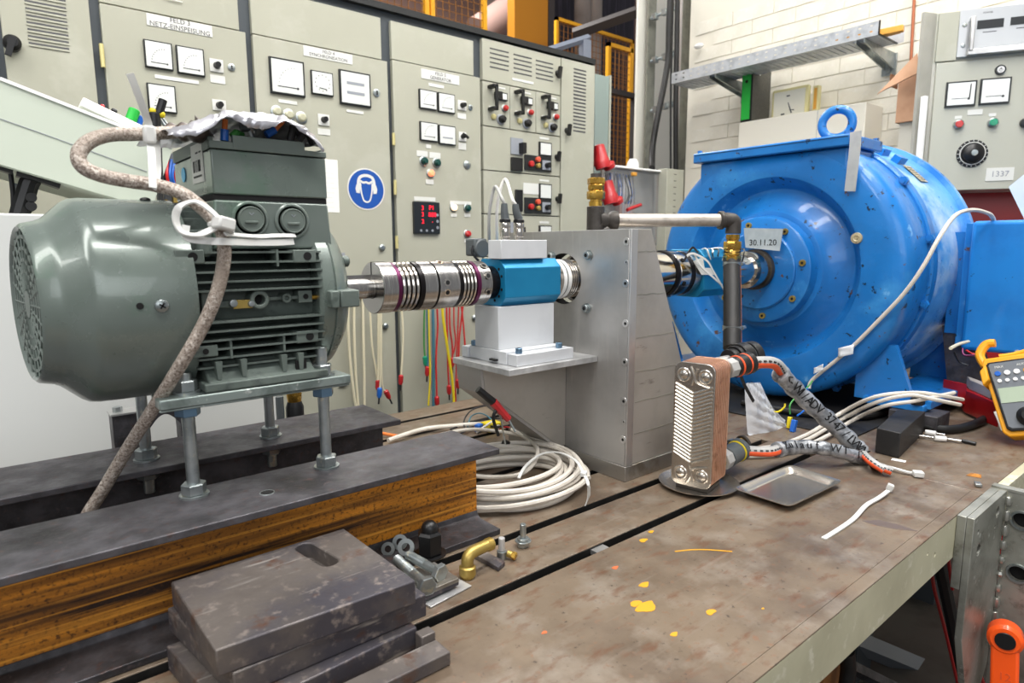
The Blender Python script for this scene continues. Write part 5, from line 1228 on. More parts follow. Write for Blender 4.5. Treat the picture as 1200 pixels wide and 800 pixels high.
# coupling right of the sensor, passing through the plate
rc_ = thing('bellows_coupling', 'white-ringed bellows coupling passing into the round hole of the bracket', 'coupling')
xs = bx1+.001
for nm, a, c, r, m_ in [('ring', 0, .004, .044, 'steel_black'), ('clamp_hub', .0042, .014, .044, 'bellows_steel'), ('white_ring', .0142, .024, .0445, 'white_plastic'), ('ring', .0242, .028, .043, 'steel_black'), ('white_ring', .0282, .038, .0445, 'white_plastic')]:
    obj(nm, sh(B(), [(xs+a, .02), (xs+a, r), (xs+c, r), (xs+c, .02)]), m_, rc_)
P_ = [(xs+.0382+.02*k/24, .0405+.004*math.cos(2*PI*3*k/24)) for k in range(25)]
obj('bellows', sh(B(), [(xs+.0382, .02)]+P_+[(xs+.0582, .02)]), 'bellows_steel', rc_)
obj('clamp_hub', sh(B(), [(xs+.0584, .02), (xs+.0584, .043), (xs+.09, .043), (xs+.09, .02)]), 'steel_bright', rc_)

# ================================================================ ALUMINIUM BRACKET
BRX = 1.015; BRY0 = .85; BRY1 = 1.236; BRZ0 = 0.0339; BRZ1 = .535
br = thing('mounting_bracket', 'tall welded aluminium bracket with round shaft hole and tapered side plates', 'bracket')
fp = obj('front_plate', B().box(BRX, BRX+.018, BRY0+.0005, BRY1, BRZ0, BRZ1), 'alu_plate', br, bev=.0008, cut=B().cyl((BRX-.01, SY, SZ), (BRX+.03, SY, SZ), .0575, n=64))
obj('hole_liner', B().rev((BRX+.001, SY, SZ), (9, SY, SZ), [(0, .0574), (.03, .0574)], 64, False), 'dark_void', br)
obj('edge_bar', B().box(BRX+.0005, BRX+.021, BRY0-.004, BRY0, BRZ0, BRZ1), 'alu_edge', br, bev=.0006)
for y_ in (BRY0, BRY1-.012):
    obj('side_plate', B().prism([(BRX+.0185, BRZ0), (BRX+.0185, BRZ1), (1.085, BRZ1), (1.29, BRZ0)], 'y', y_+.0005, y_+.012), 'alu_side', br, bev=.0006)
obj('base_plate', B().box(BRX-.002, 1.32, BRY0-.004, BRY1+.004, 0.0005, BRZ0-.0005), 'alu_base', br, bev=.001)
for py in (0, 1, 2, 3, 4, 5, 6, 7):
    p_ = [(1.015,0.8588,0.5097), (1.015,0.8576,0.4682), (1.015,0.8586,0.4246), (1.015,0.8562,0.3416), (1.015,0.8561,0.2606), (1.015,0.856,0.1763), (1.015,0.8547,0.1319), (1.015,0.856,0.0923)][py]
    big = py not in (1, 6)
    r = .0085 if big else .0045
    s_ = obj('countersunk_screw', B().rev((BRX, p_[1], p_[2]), (-9, p_[1], p_[2]), [(0, r), (.0009, r*.95), (.0009, 0)], 24), 'alu_edge', br)
    obj('screw_socket', B().cyl((BRX-.0008, p_[1], p_[2]), (BRX-.0012, p_[1], p_[2]), r*.42, n=6), 'dark_void', s_)
for p_ in ((1.0145,0.9627,0.4813), (1.0145,1.0787,0.4784), (1.0145,0.9656,0.3658)):
    p_ = Vector(p_); s_ = obj('socket_screw', B().bcyl(p_+Vector((-.010, 0, 0)), p_, .0085, .001, 24).cyl(p_+Vector((-.002, 0, 0)), p_, .0115, n=24), 'zinc', br)
    obj('screw_socket', B().cyl(p_+Vector((-.0105, 0, 0)), p_+Vector((-.010, 0, 0)), .0045, n=6), 'dark_void', s_)
for z_ in (.10, .17, .235, .31, .40, .49):
    x1_ = 1.085+(1.29-1.085)*(BRZ1-z_)/(BRZ1-BRZ0)-.004; rr_ = random.Random(int(z_*100)); 
    obj('mill_mark', B().strip([(BRX+.03+(x1_-BRX-.03)*k/8, BRY0+.0002, z_+rr_.uniform(-.0012, .0012)) for k in range(9)], .0012, .0006, (0, 1, 0), 2), 'perfo_grey', br)
# shelf with gusset
yg = 0.9361
shx = 0.7644
ZS = zpl
obj('shelf_plate', B().box(shx, BRX-.0005, .932, 1.125, ZS-.0125, ZS), 'alu_shelf', br, bev=.0008)
gp_ = [(0.7745,1.03,0.2402), (0.7807,1.03,0.2014), (0.9966,1.03,0.0382)]
zt_ = ZS-.013
poly = [(gp_[0][0], zt_), (BRX-.0005, zt_), (BRX-.0005, gp_[2][2]), (gp_[2][0], gp_[2][2]), (gp_[1][0], gp_[1][2])]
obj('gusset', B().prism(poly, 'y', 1.03, 1.038), 'alu_side', br, bev=.0006)
obj('gusset', B().prism(poly, 'y', 1.112, 1.12), 'alu_side', br, bev=.0006)
obj('gusset_face', B().prism([(gp_[0][0]-.006, zt_), (gp_[0][0], zt_), (gp_[1][0], gp_[1][2]), (gp_[2][0], gp_[2][2]), (gp_[2][0]-.004, gp_[2][2]-.005), (gp_[1][0]-.006, gp_[1][2]-.004)], 'y', 1.032, 1.118), 'alu_plate', br)
for x in (shx+.05, shx+.16): obj('shelf_screw', B().bcyl((x, .96, ZS-.016), (x, .96, ZS-.0125), .0045, n=14), 'zinc', br)

# ================================================================ WATER PIPES
wp = thing('water_pipe', 'galvanised water pipe on black tee with brass adaptors above the bracket', 'pipe')
zp = 0.5636
a_ = Vector((1.2034,1.12,0.5656)); e_ = Vector((1.5025,0.92,0.5657)); zp = (a_.z+e_.z)/2; a_.z = e_.z = zp
obj('tee', B().bcyl((a_.x, a_.y, zp-.04), (a_.x, a_.y, zp+.034), .0225, .001, 28), 'pipe_black', wp)
obj('riser', B().cyl((a_.x, a_.y, BRZ0), (a_.x, a_.y, zp-.0401), .0165, n=24), 'pipe_galv', wp)
d_ = (e_-a_).normalized()
obj('tee_branch', B().rev(a_+d_*.01, e_, [(0, .024), (.022, .016), (.030, .0225), (.040, .0235), (.046, .0235), (.046, .016)], 28), 'pipe_black', wp)
obj('pipe', B().cyl(a_+d_*.05, e_-d_*.022, .0165, n=28), 'pipe_galv', wp)
pts = [e_-d_*.03, e_-d_*.012, e_+Vector((0, 0, -.003))+d_*.002, e_+Vector((0, 0, -.018))+d_*.004, e_+Vector((0, 0, -.034))+d_*.004]
obj('elbow', B().tube(pts, .0195, 20, 6), 'pipe_black', wp)
obj('elbow_collar', B().bcyl(e_-d_*.036, e_-d_*.024, .0235, .002, 28), 'pipe_black', wp)
ev = e_+d_*.004
for base, up in ((Vector((a_.x, a_.y, zp+.034)), 1), (ev+Vector((0, 0, -.036)), -1)):
    z = Vector((0, 0, up))
    obj('brass_adaptor', B().rev(base, base+z, [(0, .0175), (.012, .0175), (.013, .015), (.018, .015)], 24), 'brass', wp)
    obj('brass_nut', B().rev(base+z*.018, base+z, [(0, .0215), (.002, .023), (.018, .023), (.02, .0215)], 8), 'brass', wp)
    obj('brass_adaptor', B().rev(base+z*.038, base+z, [(0, .018), (.004, .0205), (.014, .0205), (.016, .019)], 24), 'brass', wp)
    obj('brass_nut', B().rev(base+z*.054, base+z, [(0, .02), (.002, .0225), (.014, .0225), (.016, .02)], 6), 'brass', wp)
    if up > 0: obj('pipe_end', B().cyl(base+z*.07, base+z*.08, .014, n=20), 'pipe_black', wp)
hb = ev+Vector((0, 0, -.106))
bh = thing('rubber_hose', 'vertical black rubber hose with orange lines and two steel clamps', 'hose')
ht = hb; hbm = Vector((1.3817,0.83,0.2541))
pts = [ht+Vector((0, 0, .03)), ht, ht.lerp(hbm, .5)+Vector((.001, 0, 0)), hbm]
obj('hose', B().tube(pts, .0215, 24, 8), 'hose_black', bh)
for k in (-.35, .5, 1.2):
    dv = (Vector((0, -1, 0))*math.cos(k)+Vector((1, 0, 0))*math.sin(k))*.0212
    obj('hose_line', B().tube([p_+dv for p_ in pts[1:]], .0009, 4, 8), 'hose_stripe', bh)
for f_ in (.03, .78):
    c_ = ht.lerp(hbm, f_); 
    obj('hose_clamp', B().cyl(c_+Vector((0, 0, .006)), c_-Vector((0, 0, .006)), .0228, n=28), 'zinc', bh)
    obj('clamp_screw', B().cyl(c_+Vector((.018, -.016, 0)), c_+Vector((.036, -.012, 0)), .005, n=10), 'zinc', bh)

# ================================================================ HEAT EXCHANGER
HA, HB_, HC = Vector((1.0655, .767, 0)), Vector((1.083, .684, 0)), Vector((1.166, .702, 0))
ang = math.atan2((HB_-HA).y, (HB_-HA).x)
hx = thing('plate_heat_exchanger', 'upright copper brazed plate heat exchanger with ribbed steel front', 'heat exchanger')
HT = Matrix.Translation((HA.x, HA.y, .0)) @ Matrix.Rotation(ang, 4, 'Z')    # local x along the front face, y into the block
HW, HD = (HB_-HA).length, .083
hz0, hz1 = .0115, 0.2695
def rr_rect(w, z0, z1, r, m=0):
    P_ = []
    for cx_, cz_, a0 in ((w-m-r, z1-m-r, 0), (m+r, z1-m-r, 90), (m+r, z0+m+r, 180), (w-m-r, z0+m+r, 270)):
        for k in range(6):
            a = math.radians(a0+18*k); P_.append((cx_+r*math.cos(a), cz_+r*math.sin(a)))
    return P_
def HB(): b = B(); b.T = HT; return b
obj('front_cover', HB().prism(rr_rect(HW, hz0, hz1, .017), 'y', 0, .004), 'stainless', hx, bev=.001)
for k in range(20):
    y_ = .0045+k*.0038
    obj('copper_plate', HB().prism(rr_rect(HW, hz0+.0005, hz1-.0005, .017, .0 if k % 2 else .0024), 'y', y_, y_+.0036), 'copper' if k % 2 else 'copper_dark', hx)
obj('back_cover', HB().prism(rr_rect(HW, hz0, hz1, .017), 'y', .081, .0845), 'copper', hx, bev=.001)
ribs = HB(); n = 20; za, zb3 = hz0+.052, hz1-.062
for k in range(n):
    z = za+(zb3-za)*k/(n-1)
    for s in (0, 1):
        x0_, x1_ = (.0045, HW/2-.001) if s == 0 else (HW-.0045, HW/2+.001)
        ribs.tube([(x0_, -.0006, z+.0165), (x1_, -.0006, z)], .0031, 6, 0)
obj('front_rib', ribs, 'stainless', hx, kind=None)
for z in (hz0+.026, hz1-.026):
    for x in (.02, HW-.02):
        obj('port_boss', HB().rev((x, 0, z), (x, -1, z), [(0, .015), (.0015, .013), (.0005, .009), (.002, .0075), (.004, .003), (.004, 0)], 24), 'stainless', hx)
    sgn = 1 if z > .1 else -1
    obj('front_rib', HB().tube([(HW/2-.008, -.0005, z+sgn*.018), (HW/2, -.0005, z-.002), (HW/2-.004, -.0005, z-sgn*.02)], .003, 8).tube([(HW/2+.006, -.0005, z+sgn*.014), (HW/2+.004, -.0005, z-sgn*.012), (HW-.008, -.0005, z-sgn*.022)], .003, 8), 'stainless', hx)
nrm = (HT.to_3x3() @ Vector((0, 1, 0)))
def port(x, z): return HT @ Vector((x, .085, z))
# three hose fittings on its back
def fitting(nm, lab, p0, d, parts, cat='fitting'):
    t = thing(nm, lab, cat, 'fittings on the heat exchanger')
    s = 0
    for pn, L, r, m_, n in parts:
        L *= 1.2
        obj(pn, B().rev(p0+d*s, p0+d, [(0, r-.0012), (.0012, r), (L-.0012, r), (L, r-.0012)], n), m_, t); s += L+.0001
    return p0+d*s
f1 = fitting('hose_fitting', 'upper near fitting: brass, pale nut and black collar with orange rings', port(HW-.02, hz1-.026), Vector((.99, -.09, .07)).normalized(),
    [('brass_neck', .012, .014, 'brass', 20), ('pale_nut', .020, .0215, 'hose_grey', 8), ('black_collar', .008, .022, 'black_plastic', 28), ('orange_ring', .004, .0235, 'hose_orange', 28), ('black_collar', .018, .023, 'black_plastic', 28), ('orange_ring', .004, .0235, 'hose_orange', 28), ('black_collar', .012, .0245, 'black_plastic', 28)])
f2 = fitting('hose_fitting', 'upper far fitting: brass nut, steel tube and big black union', port(.02, hz1-.024), Vector((.98, -.17, .06)).normalized(),
    [('brass_nut', .026, .017, 'brass', 6), ('steel_tube', .045, .0135, 'alu_plate', 20), ('black_union', .014, .026, 'black_plastic', 28), ('black_union', .008, .031, 'black_plastic', 32), ('black_union', .022, .035, 'black_plastic', 32), ('black_union', .006, .030, 'grey_plastic', 32), ('black_union', .016, .034, 'black_plastic', 32)])
f3 = fitting('hose_fitting', 'lower near fitting: brass, pale nut and dark grey collar with yellow ring', port(HW-.02, hz0+.03), Vector((.99, .05, .10)).normalized(),
    [('brass_neck', .014, .014, 'brass', 20), ('pale_nut', .020, .0215, 'hose_grey', 8), ('grey_collar', .034, .0225, 'grey_plastic', 28), ('yellow_ring', .004, .024, 'wire_yellow', 28), ('grey_collar', .012, .0255, 'grey_plastic', 28)])
f4 = fitting('hose_fitting', 'lower far fitting: dark tube ending in a brass nut and clamp', port(.02, hz0+.03), Vector((.97, -.20, .08)).normalized(),
    [('steel_tube', .075, .012, 'pipe_black', 20), ('black_collar', .010, .016, 'black_plastic', 24), ('steel_clamp', .010, .021, 'zinc', 24), ('brass_nut', .020, .0175, 'brass', 8), ('steel_clamp', .006, .022, 'pipe_black', 24)])
# dish beneath
ds = thing('round_dish', 'round polished steel dish under the heat exchanger', 'dish')
dcx = (HA+HC)/2+Vector((.002, .0, 0))
obj('dish', B().rev((dcx.x, dcx.y, .0005), (dcx.x, dcx.y, 1), [(0, 0), (0, .062), (.003, .070), (.008, .080), (.009, .082), (.0105, .082), (.009, .078), (.004, .068), (.002, .06), (.002, 0)], 64, False), 'stainless', ds)
obj('packing', HB().box(.008, HW-.008, .008, .075, .003, .0108), 'pipe_black', label='low dark pad between the dish and the heat exchanger', cat='pad')
# square tray
tr = B()
TC = (Vector((1.1251,0.6601,0)), Vector((1.1249,0.5406,0)), Vector((1.3389,0.5337,0)), Vector((1.3525,0.6562,0)))
def rquad(s, z, r=.22, n=5):
    c_ = sum(TC, Vector())/4; out = []
    for i in range(4):
        p, a, d = TC[i], TC[i-1], TC[(i+1) % 4]
        p0 = p.lerp(a, r*.5); p1 = p.lerp(d, r*.5)
        for k in range(n+1):
            t = k/n; q_ = p0.lerp(p, t).lerp(p.lerp(p1, t), t); q_ = c_+(q_-c_)*s; out.append((q_.x, q_.y, z))
    return out
lo = [rquad(.78, .0008), rquad(.84, .003), rquad(.9, .011), rquad(1.0, .0135), rquad(1.0, .0145), rquad(.89, .0125), rquad(.82, .005), rquad(.76, .0025)]
m_ = len(lo[0]); fs = [tuple(reversed(range(m_)))]
for i in range(len(lo)-1): fs += [(i*m_+k, i*m_+(k+1) % m_, (i+1)*m_+(k+1) % m_, (i+1)*m_+k) for k in range(m_)]
fs.append(tuple((len(lo)-1)*m_+k for k in range(m_)))
obj('metal_tray', tr.add([p for l in lo for p in l], fs), 'stainless', label='shallow square steel tray with turned-out rim beside the heat exchanger', cat='tray', smooth=50)

# ---- hoses wrapped in tape
def striped(t, pts, r):
    obj('hose', B().tube(pts, r, 16, 8), 'hose_grey', t)
    cp = catmull(pts, 12); b = B(); vd = []
    for i in range(len(cp)):
        tx = (cp[min(i+1, len(cp)-1)]-cp[max(i-1, 0)]).normalized(); v_ = (Vector((0, 0, .5))-cp[i]); v_ = (v_-tx*v_.dot(tx)).normalized(); w_ = tx.cross(v_)
        if w_.z > 0: w_ = -w_
        vd.append((v_, w_))
    obj('orange_band', B().tube([c_+(v_*.6+w_*.55)*r*.55 for c_, (v_, w_) in zip(cp, vd)], r*.68, 12, 0), 'hose_orange', t)
    for i in range(0, len(cp)-2, 2):
        off = [(vd[k][0]*.98+vd[k][1]*-.12).normalized()*r*1.0 for k in (i, i+1)]
        b.tube([cp[i]+off[0], cp[i+1]+off[1]], r*.17, 4, 0)
    obj('hose_marks', b, 'black_plastic', t)
ho = thing('taped_hose', 'orange and grey hose wrapped in lettered silver tape, upper sloping one', 'hose', 'taped hoses of the heat exchanger')
A1 = [f1-Vector((.012, 0, 0)), Vector((1.3318,0.7,0.2424)), Vector((1.3846,0.7,0.2142))]
P1 = [Vector(p) for p in [(1.3691,0.7,0.2143),(1.4189,0.695,0.1782),(1.465,0.67,0.1307),(1.5156,0.64,0.0824),(1.5441,0.6,0.0358),(1.558,0.585,0.0157)]]
striped(ho, [*A1, P1[1]], .0135)
random.seed(11)
obj('tape_wrap', B().tube(P1, .02, 16, 8, rs=lambda t: .0195+.0012*math.sin(t*37)+.0012*math.sin(t*61)), 'duct_tape', ho)
P1e = [P1[-1], *[Vector(p) for p in [(1.4832,0.5378,0.024),(1.4762,0.5046,0.013)]]]
striped(ho, P1e, .009)
ho2 = thing('taped_hose', 'orange and grey hose wrapped in lettered silver tape, lower one arching over the table', 'hose', 'taped hoses of the heat exchanger')
A2 = [f3-nrm*.012, Vector((1.2975,0.68,0.0497)), Vector((1.3407,0.675,0.0476))]
P2 = [Vector(p) for p in [(1.3254,0.675,0.0489),(1.3839,0.665,0.045),(1.4238,0.635,0.0441),(1.4533,0.6,0.0385),(1.5094,0.575,0.0164),(1.5557,0.56,-0.0044)]]
striped(ho2, [*A2, P2[1]], .0115)
obj('tape_wrap', B().tube(P2, .018, 16, 8, rs=lambda t: .0172-.003*t+.001*math.sin(t*43)), 'duct_tape', ho2)
striped(ho2, [P2[-1], *[Vector(p) for p in [(1.4833,0.5161,0.016),(1.4848,0.4939,0.012)]]], .009)
def along_text(s, pts, t, size, off, mat='print_black', nm='tape_lettering'):
    cp = catmull(pts, 20); L = [0]
    for i in range(1, len(cp)): L.append(L[-1]+(cp[i]-cp[i-1]).length)
    n = len(s)
    for k, chh in enumerate(s):
        if chh == ' ': continue
        d = L[-1]*(k+.8)/(n+.6); i = max(j for j in range(len(L)) if L[j] <= d); i = min(i, len(cp)-2)
        tx = (cp[i+1]-cp[i]).normalized(); view = (Vector((0, 0, .5))-cp[i]).normalized()
        up = view+Vector((0, 0, .25)); up = (up-tx*up.dot(tx)).normalized(); side = up.cross(tx)*-1
        nz = up.copy(); ty = nz.cross(tx)
        R_ = Matrix((tx, ty, nz)).transposed().to_4x4()
        text(nm, chh, size, Matrix.Translation(cp[i]+nz*off) @ R_, mat, t, ext=.0006)
along_text('<- W1/ADV 3747/LWW', P1, ho, .030, .0212)
along_text('Zulauf WT 1/-<', P2, ho2, .025, .0186)

# plastic bag
rnd = random.Random(5)
bt = [(1.3925,0.8,0.1686),(1.4725,0.8,0.1616)]; 
prof = [((873, 450), (893, 448)), ((873, 465), (897, 462)), ((874, 480), (905, 476)), ((875, 495), (918, 490)), ((876, 508), (935, 505)), ((880, 515), (938, 513))]
L_ = [(1.5011,0.86,0.1432),(1.5044,0.86,0.1084),(1.5119,0.86,0.0726),(1.5195,0.86,0.0364),(1.5268,0.86,0.0046),(1.5364,0.85,-0.0091)]; R2 = [(1.5785,0.86,0.1368),(1.6091,0.86,0.0992),(1.6503,0.86,0.0565),(1.707,0.86,0.0171),(1.8034,0.86,-0.0338),(1.8071,0.85,-0.0582)]
vs = []; n = 22; m_ = 26
def bagnoise(u, v, k): return .5*abs(math.sin(9*u+5*v+k))+.35*abs(math.sin(17*v-7*u+2*k))+.3*abs(math.sin(23*u+13*v*v+k))
def samp2(e, t): k = t*(len(e)-1); i = min(int(k), len(e)-2); return Vector(e[i]).lerp(Vector(e[i+1]), k-i)
for side in (1, -1):
    for i in range(m_):
        for j in range(n+1):
            u, v = j/n, i/(m_-1); p = samp2(L_, v).lerp(samp2(R2, v), u); e_ = min(1, 5*u, 5*(1-u))
            bul = (math.sin(PI*u)*.022*(.3+v)+e_*.012*(bagnoise(u, v, side)-.5))
            vs.append(p+Vector((rnd.uniform(-.001, .001), -side*bul, rnd.uniform(-.001, .001)*e_)))
fs = []
for s in (0, 1):
    o_ = s*m_*(n+1)
    fs += [(o_+i*(n+1)+j, o_+i*(n+1)+j+1, o_+(i+1)*(n+1)+j+1, o_+(i+1)*(n+1)+j) for i in range(m_-1) for j in range(n)]
obj('plastic_bag', B().add(vs, fs), 'bag_plastic', label='crumpled clear plastic bag standing behind the taped hoses', cat='bag', smooth=30)
obj('cable_tie', B().strip([(1.3751,0.8,0.192),(1.3968,0.8,0.1638),(1.4228,0.8,0.1364),(1.4405,0.8,0.1185)], .008, .003, (0, -1, 0)), 'black_plastic', label='black strap end hanging over the plastic bag', cat='strap')
# wire connectors
w = thing('wire_connector', 'blue push-in wire connector hanging by the plastic bag', 'connector')
obj('connector_body', B().obox((1.657,0.8,0.0146), .014, .013, .034, (0, .28, 0)), 'wire_blue', w, bev=.002)
obj('wire', B().tube([(1.6728,0.8,0.0405),(1.7154,0.8,0.05),(1.7202,0.79,0.0802),(1.7007,0.79,0.1144)], .0024, 6), 'wire_blue', w)
w = thing('wire_connector', 'yellow wire connector tucked behind the blue one', 'connector')
obj('connector_body', B().obox((1.6685,0.818,0.0182), .012, .01, .032, (0, .15, 0)), 'wire_yellow', w, bev=.002)
obj('wire', B().tube([(1.6703,0.818,0.0421),(1.671,0.82,0.0681),(1.7073,0.82,0.0865),(1.7649,0.82,0.1023),(1.7935,0.82,0.1181)], .0022, 6), 'wire_green', w)
obj('wire', B().tube([(1.6325,0.85,0.0493),(1.6509,0.84,0.0482),(1.6583,0.83,0.061),(1.6619,0.83,0.07)], .0025, 6), 'wire_yellow', w)
obj('terminal_plate', B().box(1.40, 1.46, .92, 1.0, 0.0, .02), 'white_plastic', label='low white plastic block on the table behind the heat exchanger', cat='block', bev=.002)
# white cables running to the red box
for i, (lab, pts) in enumerate([('white cable arching towards the red box, top one of three', [(1.802,0.74,0.0375),(1.7582,0.64,0.1089),(1.8133,0.57,0.1243),(1.8381,0.52,0.1227),(1.9622,0.5,0.0956)]),
                                ('white cable arching towards the red box, middle one', [(1.8053,0.74,0.0173),(1.7614,0.64,0.0924),(1.7845,0.57,0.122),(1.8088,0.52,0.1163),(1.9058,0.49,0.0929)]),
                                ('white cable arching towards the red box, lowest one', [(1.8146,0.71,0.0219),(1.7642,0.62,0.0866),(1.787,0.56,0.1078),(1.8388,0.52,0.1204),(1.9223,0.51,0.1184)])]):
    pts = [*[[(1.3813,0.8074,0.006),(1.4689,0.7596,0.006),(1.6263,0.7431,0.012)], [(1.3519,0.7897,0.006),(1.4312,0.7393,0.006),(1.5883,0.7249,0.01)], [(1.3446,0.7629,0.006),(1.4424,0.7129,0.006),(1.6239,0.7043,0.01)]][i], *pts]
    obj('white_cable', B().tube(pts, .0052, 8), 'white_cable', label=lab, cat='cable', group='white cables to the red box')
obj('black_cable', B().tube([(1.9732,0.6311,0.01),(1.9302,0.5789,0.012),(1.9453,0.5231,0.012),(2.0268,0.4966,0.012),(2.1739,0.4885,0.014),(2.2519,0.4945,0.03)], .011, 12), 'hose_black', label='thick black cable curving on the bed below the red box', cat='cable')
obj('black_cable', B().tube([(1.7808,1.0256,0.016),(1.7815,0.9416,0.016),(1.8196,0.8058,0.016),(1.8931,0.7185,0.016),(2.0099,0.6938,0.016)], .010, 10), 'hose_black', label='black cable in the shade under the round blue machine', cat='cable')

# ================================================================ CABLE COIL AND LOOSE WIRES
coil = thing('cable_coil', 'big coil of pale grey cable lying on the table between beam and bracket', 'cable coil')
rnd = random.Random(21)
CC = (.812, 1.0)
for k in range(12):
    R_ = .120+.0052*k+rnd.uniform(-.006, .006); ox, oy = rnd.uniform(-.012, .012), rnd.uniform(-.012, .012); ph = rnd.uniform(0, 6)
    zb = .0055+(k % 5)*.0085
    pts = [(CC[0]+ox+R_*1.0*math.cos(a), CC[1]+oy+R_*.86*math.sin(a), zb+.004*(1+math.sin(a*2+ph))) for a in [2*PI*i/14 for i in range(14)]]
    obj('cable_loop', B().tube(pts, .0056, 8, 5, True), 'white_cable', coil)
obj('cable_end', B().tube([(0.9753,1.1793,0.05),(0.9462,1.0753,0.05),(0.9162,1.0181,0.05),(0.8583,0.9672,0.045),(0.8094,0.9571,0.035),(0.7804,1.0148,0.02),(0.748,1.0621,0.02)], .0048, 8), 'white_cable', coil)
obj('cable_end', B().tube([(0.915,0.8595,0.03),(0.9563,0.9453,0.05),(0.9691,1.0473,0.05),(0.9732,1.1768,0.04),(0.951,1.2894,0.03),(0.9059,1.3415,0.02),(0.8273,1.3625,0.01),(0.7672,1.3666,0.01)], .0048, 8), 'white_cable', coil)
ct = thing('cable_tie', 'long white cable tie bundling the right side of the cable coil', 'cable tie')
obj('tie_strap', B().strip([(0.771,0.9118,0.05),(0.8171,0.9445,0.055),(0.8821,0.9692,0.06),(0.9151,0.9483,0.062),(0.9063,0.8907,0.062),(0.8675,0.8311,0.062),(0.8435,0.7944,0.056),(0.849,0.7969,0.03),(0.8466,0.8032,0.008)], .006, .0018, (0, 0, 1)), 'tie_plastic', ct)
obj('tie_head', B().obox((0.8599,0.8215,0.063), .014, .012, .010, (0, 0, .5)), 'tie_plastic', ct, bev=.002)
obj('grey_cable', B().tube([(0.7535,1.4073,0.012),(0.8101,1.4189,0.014),(0.8825,1.4299,0.014),(0.9494,1.4054,0.014),(1.0131,1.3734,0.014),(1.0424,1.3153,0.014)], .0062, 10), 'white_cable', label='pale cable running behind the rusty beam end towards the loose wires', cat='cable')
obj('orange_wire', B().tube([(0.7625,1.518,0.01),(0.7774,1.4742,0.01),(0.7935,1.4302,0.01)], .0045, 8), 'wire_orange', label='short orange cable behind the far beam end', cat='cable')
for lab, m_, r, pts in [('black wire bowed up above the loose wires', 'wire_black', .0022, [(0.9555,1.3537,0.01),(0.9973,1.4161,0.02),(1.028,1.4254,0.04),(1.0597,1.4109,0.05),(1.0736,1.3733,0.055),(1.0684,1.3286,0.05)]),
    ('black wire curling flat over the table behind the yellow block', 'wire_black', .0025, [(0.9349,1.3925,0.01),(0.9901,1.4022,0.012),(1.0528,1.4065,0.012),(1.1106,1.3812,0.012),(1.1098,1.323,0.012)]),
    ('black wire bundled under the crocodile clip', 'wire_black', .003, [(0.9331,1.3417,0.01),(1.0122,1.3722,0.012),(1.0208,1.3065,0.02),(1.0718,1.2958,0.02),(1.1335,1.3474,0.02)]),
    ('teal wire looping over the table behind the clip', 'wire_teal', .002, [(0.9847,1.3825,0.01),(1.0332,1.433,0.02),(1.052,1.4172,0.03),(1.0704,1.4013,0.02),(1.0649,1.3706,0.01)]),
    ('pale wire lying across the yellow block', 'wire_white', .0028, [(0.9491,1.2946,0.02),(0.9706,1.2934,0.03),(1.0231,1.3243,0.03)]),
    ('red wire beside the bracket gusset', 'wire_red', .002, [(1.0313,1.3014,0.012),(1.0453,1.2856,0.02),(1.0462,1.2544,0.015),(1.0265,1.2136,0.012)]),
    ('orange wire under the blue connector', 'wire_orange', .0022, [(0.995,1.3647,0.012),(1.0327,1.368,0.014),(1.0744,1.367,0.014)]),
    ('purple wire beside the bracket gusset', 'oxide_purple', .002, [(1.0556,1.3131,0.012),(1.0439,1.2623,0.016),(1.0232,1.2164,0.012)])]:
    obj('loose_wire', B().tube(pts, r, 6), m_, label=lab, cat='wire')
obj('sponge_block', B().box(*[v for v in (1.0125, 1.0125+.045)], 1.3494-.03, 1.3494+.01, .001, .024), 'wire_yellow', label='small bright yellow block among the loose wires', cat='block', bev=.002)
q = (0.9956,1.3497,0.02); obj('wire_connector', B().obox((q[0], q[1]-.004, .014), .022, .016, .02, (0, 0, .4)), 'wire_blue', label='small blue connector beside the yellow block', cat='connector', bev=.002)
cc = thing('crocodile_clip', 'black and red crocodile clip leaning against the bracket gusset', 'clip')
p0, p1, p2, p3 = [Vector(p) for p in ((0.7313,0.99,0.221), (0.7619,0.98,0.1919), (0.7933,0.97,0.1531), (0.803,0.96,0.1266))]
obj('black_grip', B().tube([p0, p0.lerp(p1, .5), p1], .008, 10, 4, rs=lambda t: .0075+.001*t), 'black_plastic', cc)
obj('red_grip', B().tube([p1.lerp(p2, .0), p1.lerp(p2, .5), p2], .008, 8, 4, rs=lambda t: .0095-.002*t), 'red_plastic', cc)
obj('jaw', B().tube([p2, p3], .0022, 6, 0).tube([p1.lerp(p2, .6)+Vector((-.006, 0, -.004)), Vector((0.784,0.97,0.1028))], .0018, 6, 0), 'zinc', cc)
obj('black_grip', B().tube([p1.lerp(p2, .3), p1.lerp(p2, .3)+Vector((-.012, 0, -.02)), Vector((0.7743,0.98,0.1204))], .0035, 8), 'black_plastic', cc)
q = (0.8958,1.1083,0.04); obj('rubber_clip', B().obox((q[0], q[1], q[2]+.004), .016, .016, .022, (.3, .2, .4)), 'black_rubber', label='small black rubber clip at the end of the rusty beam, on the coil', cat='clip', bev=.003)

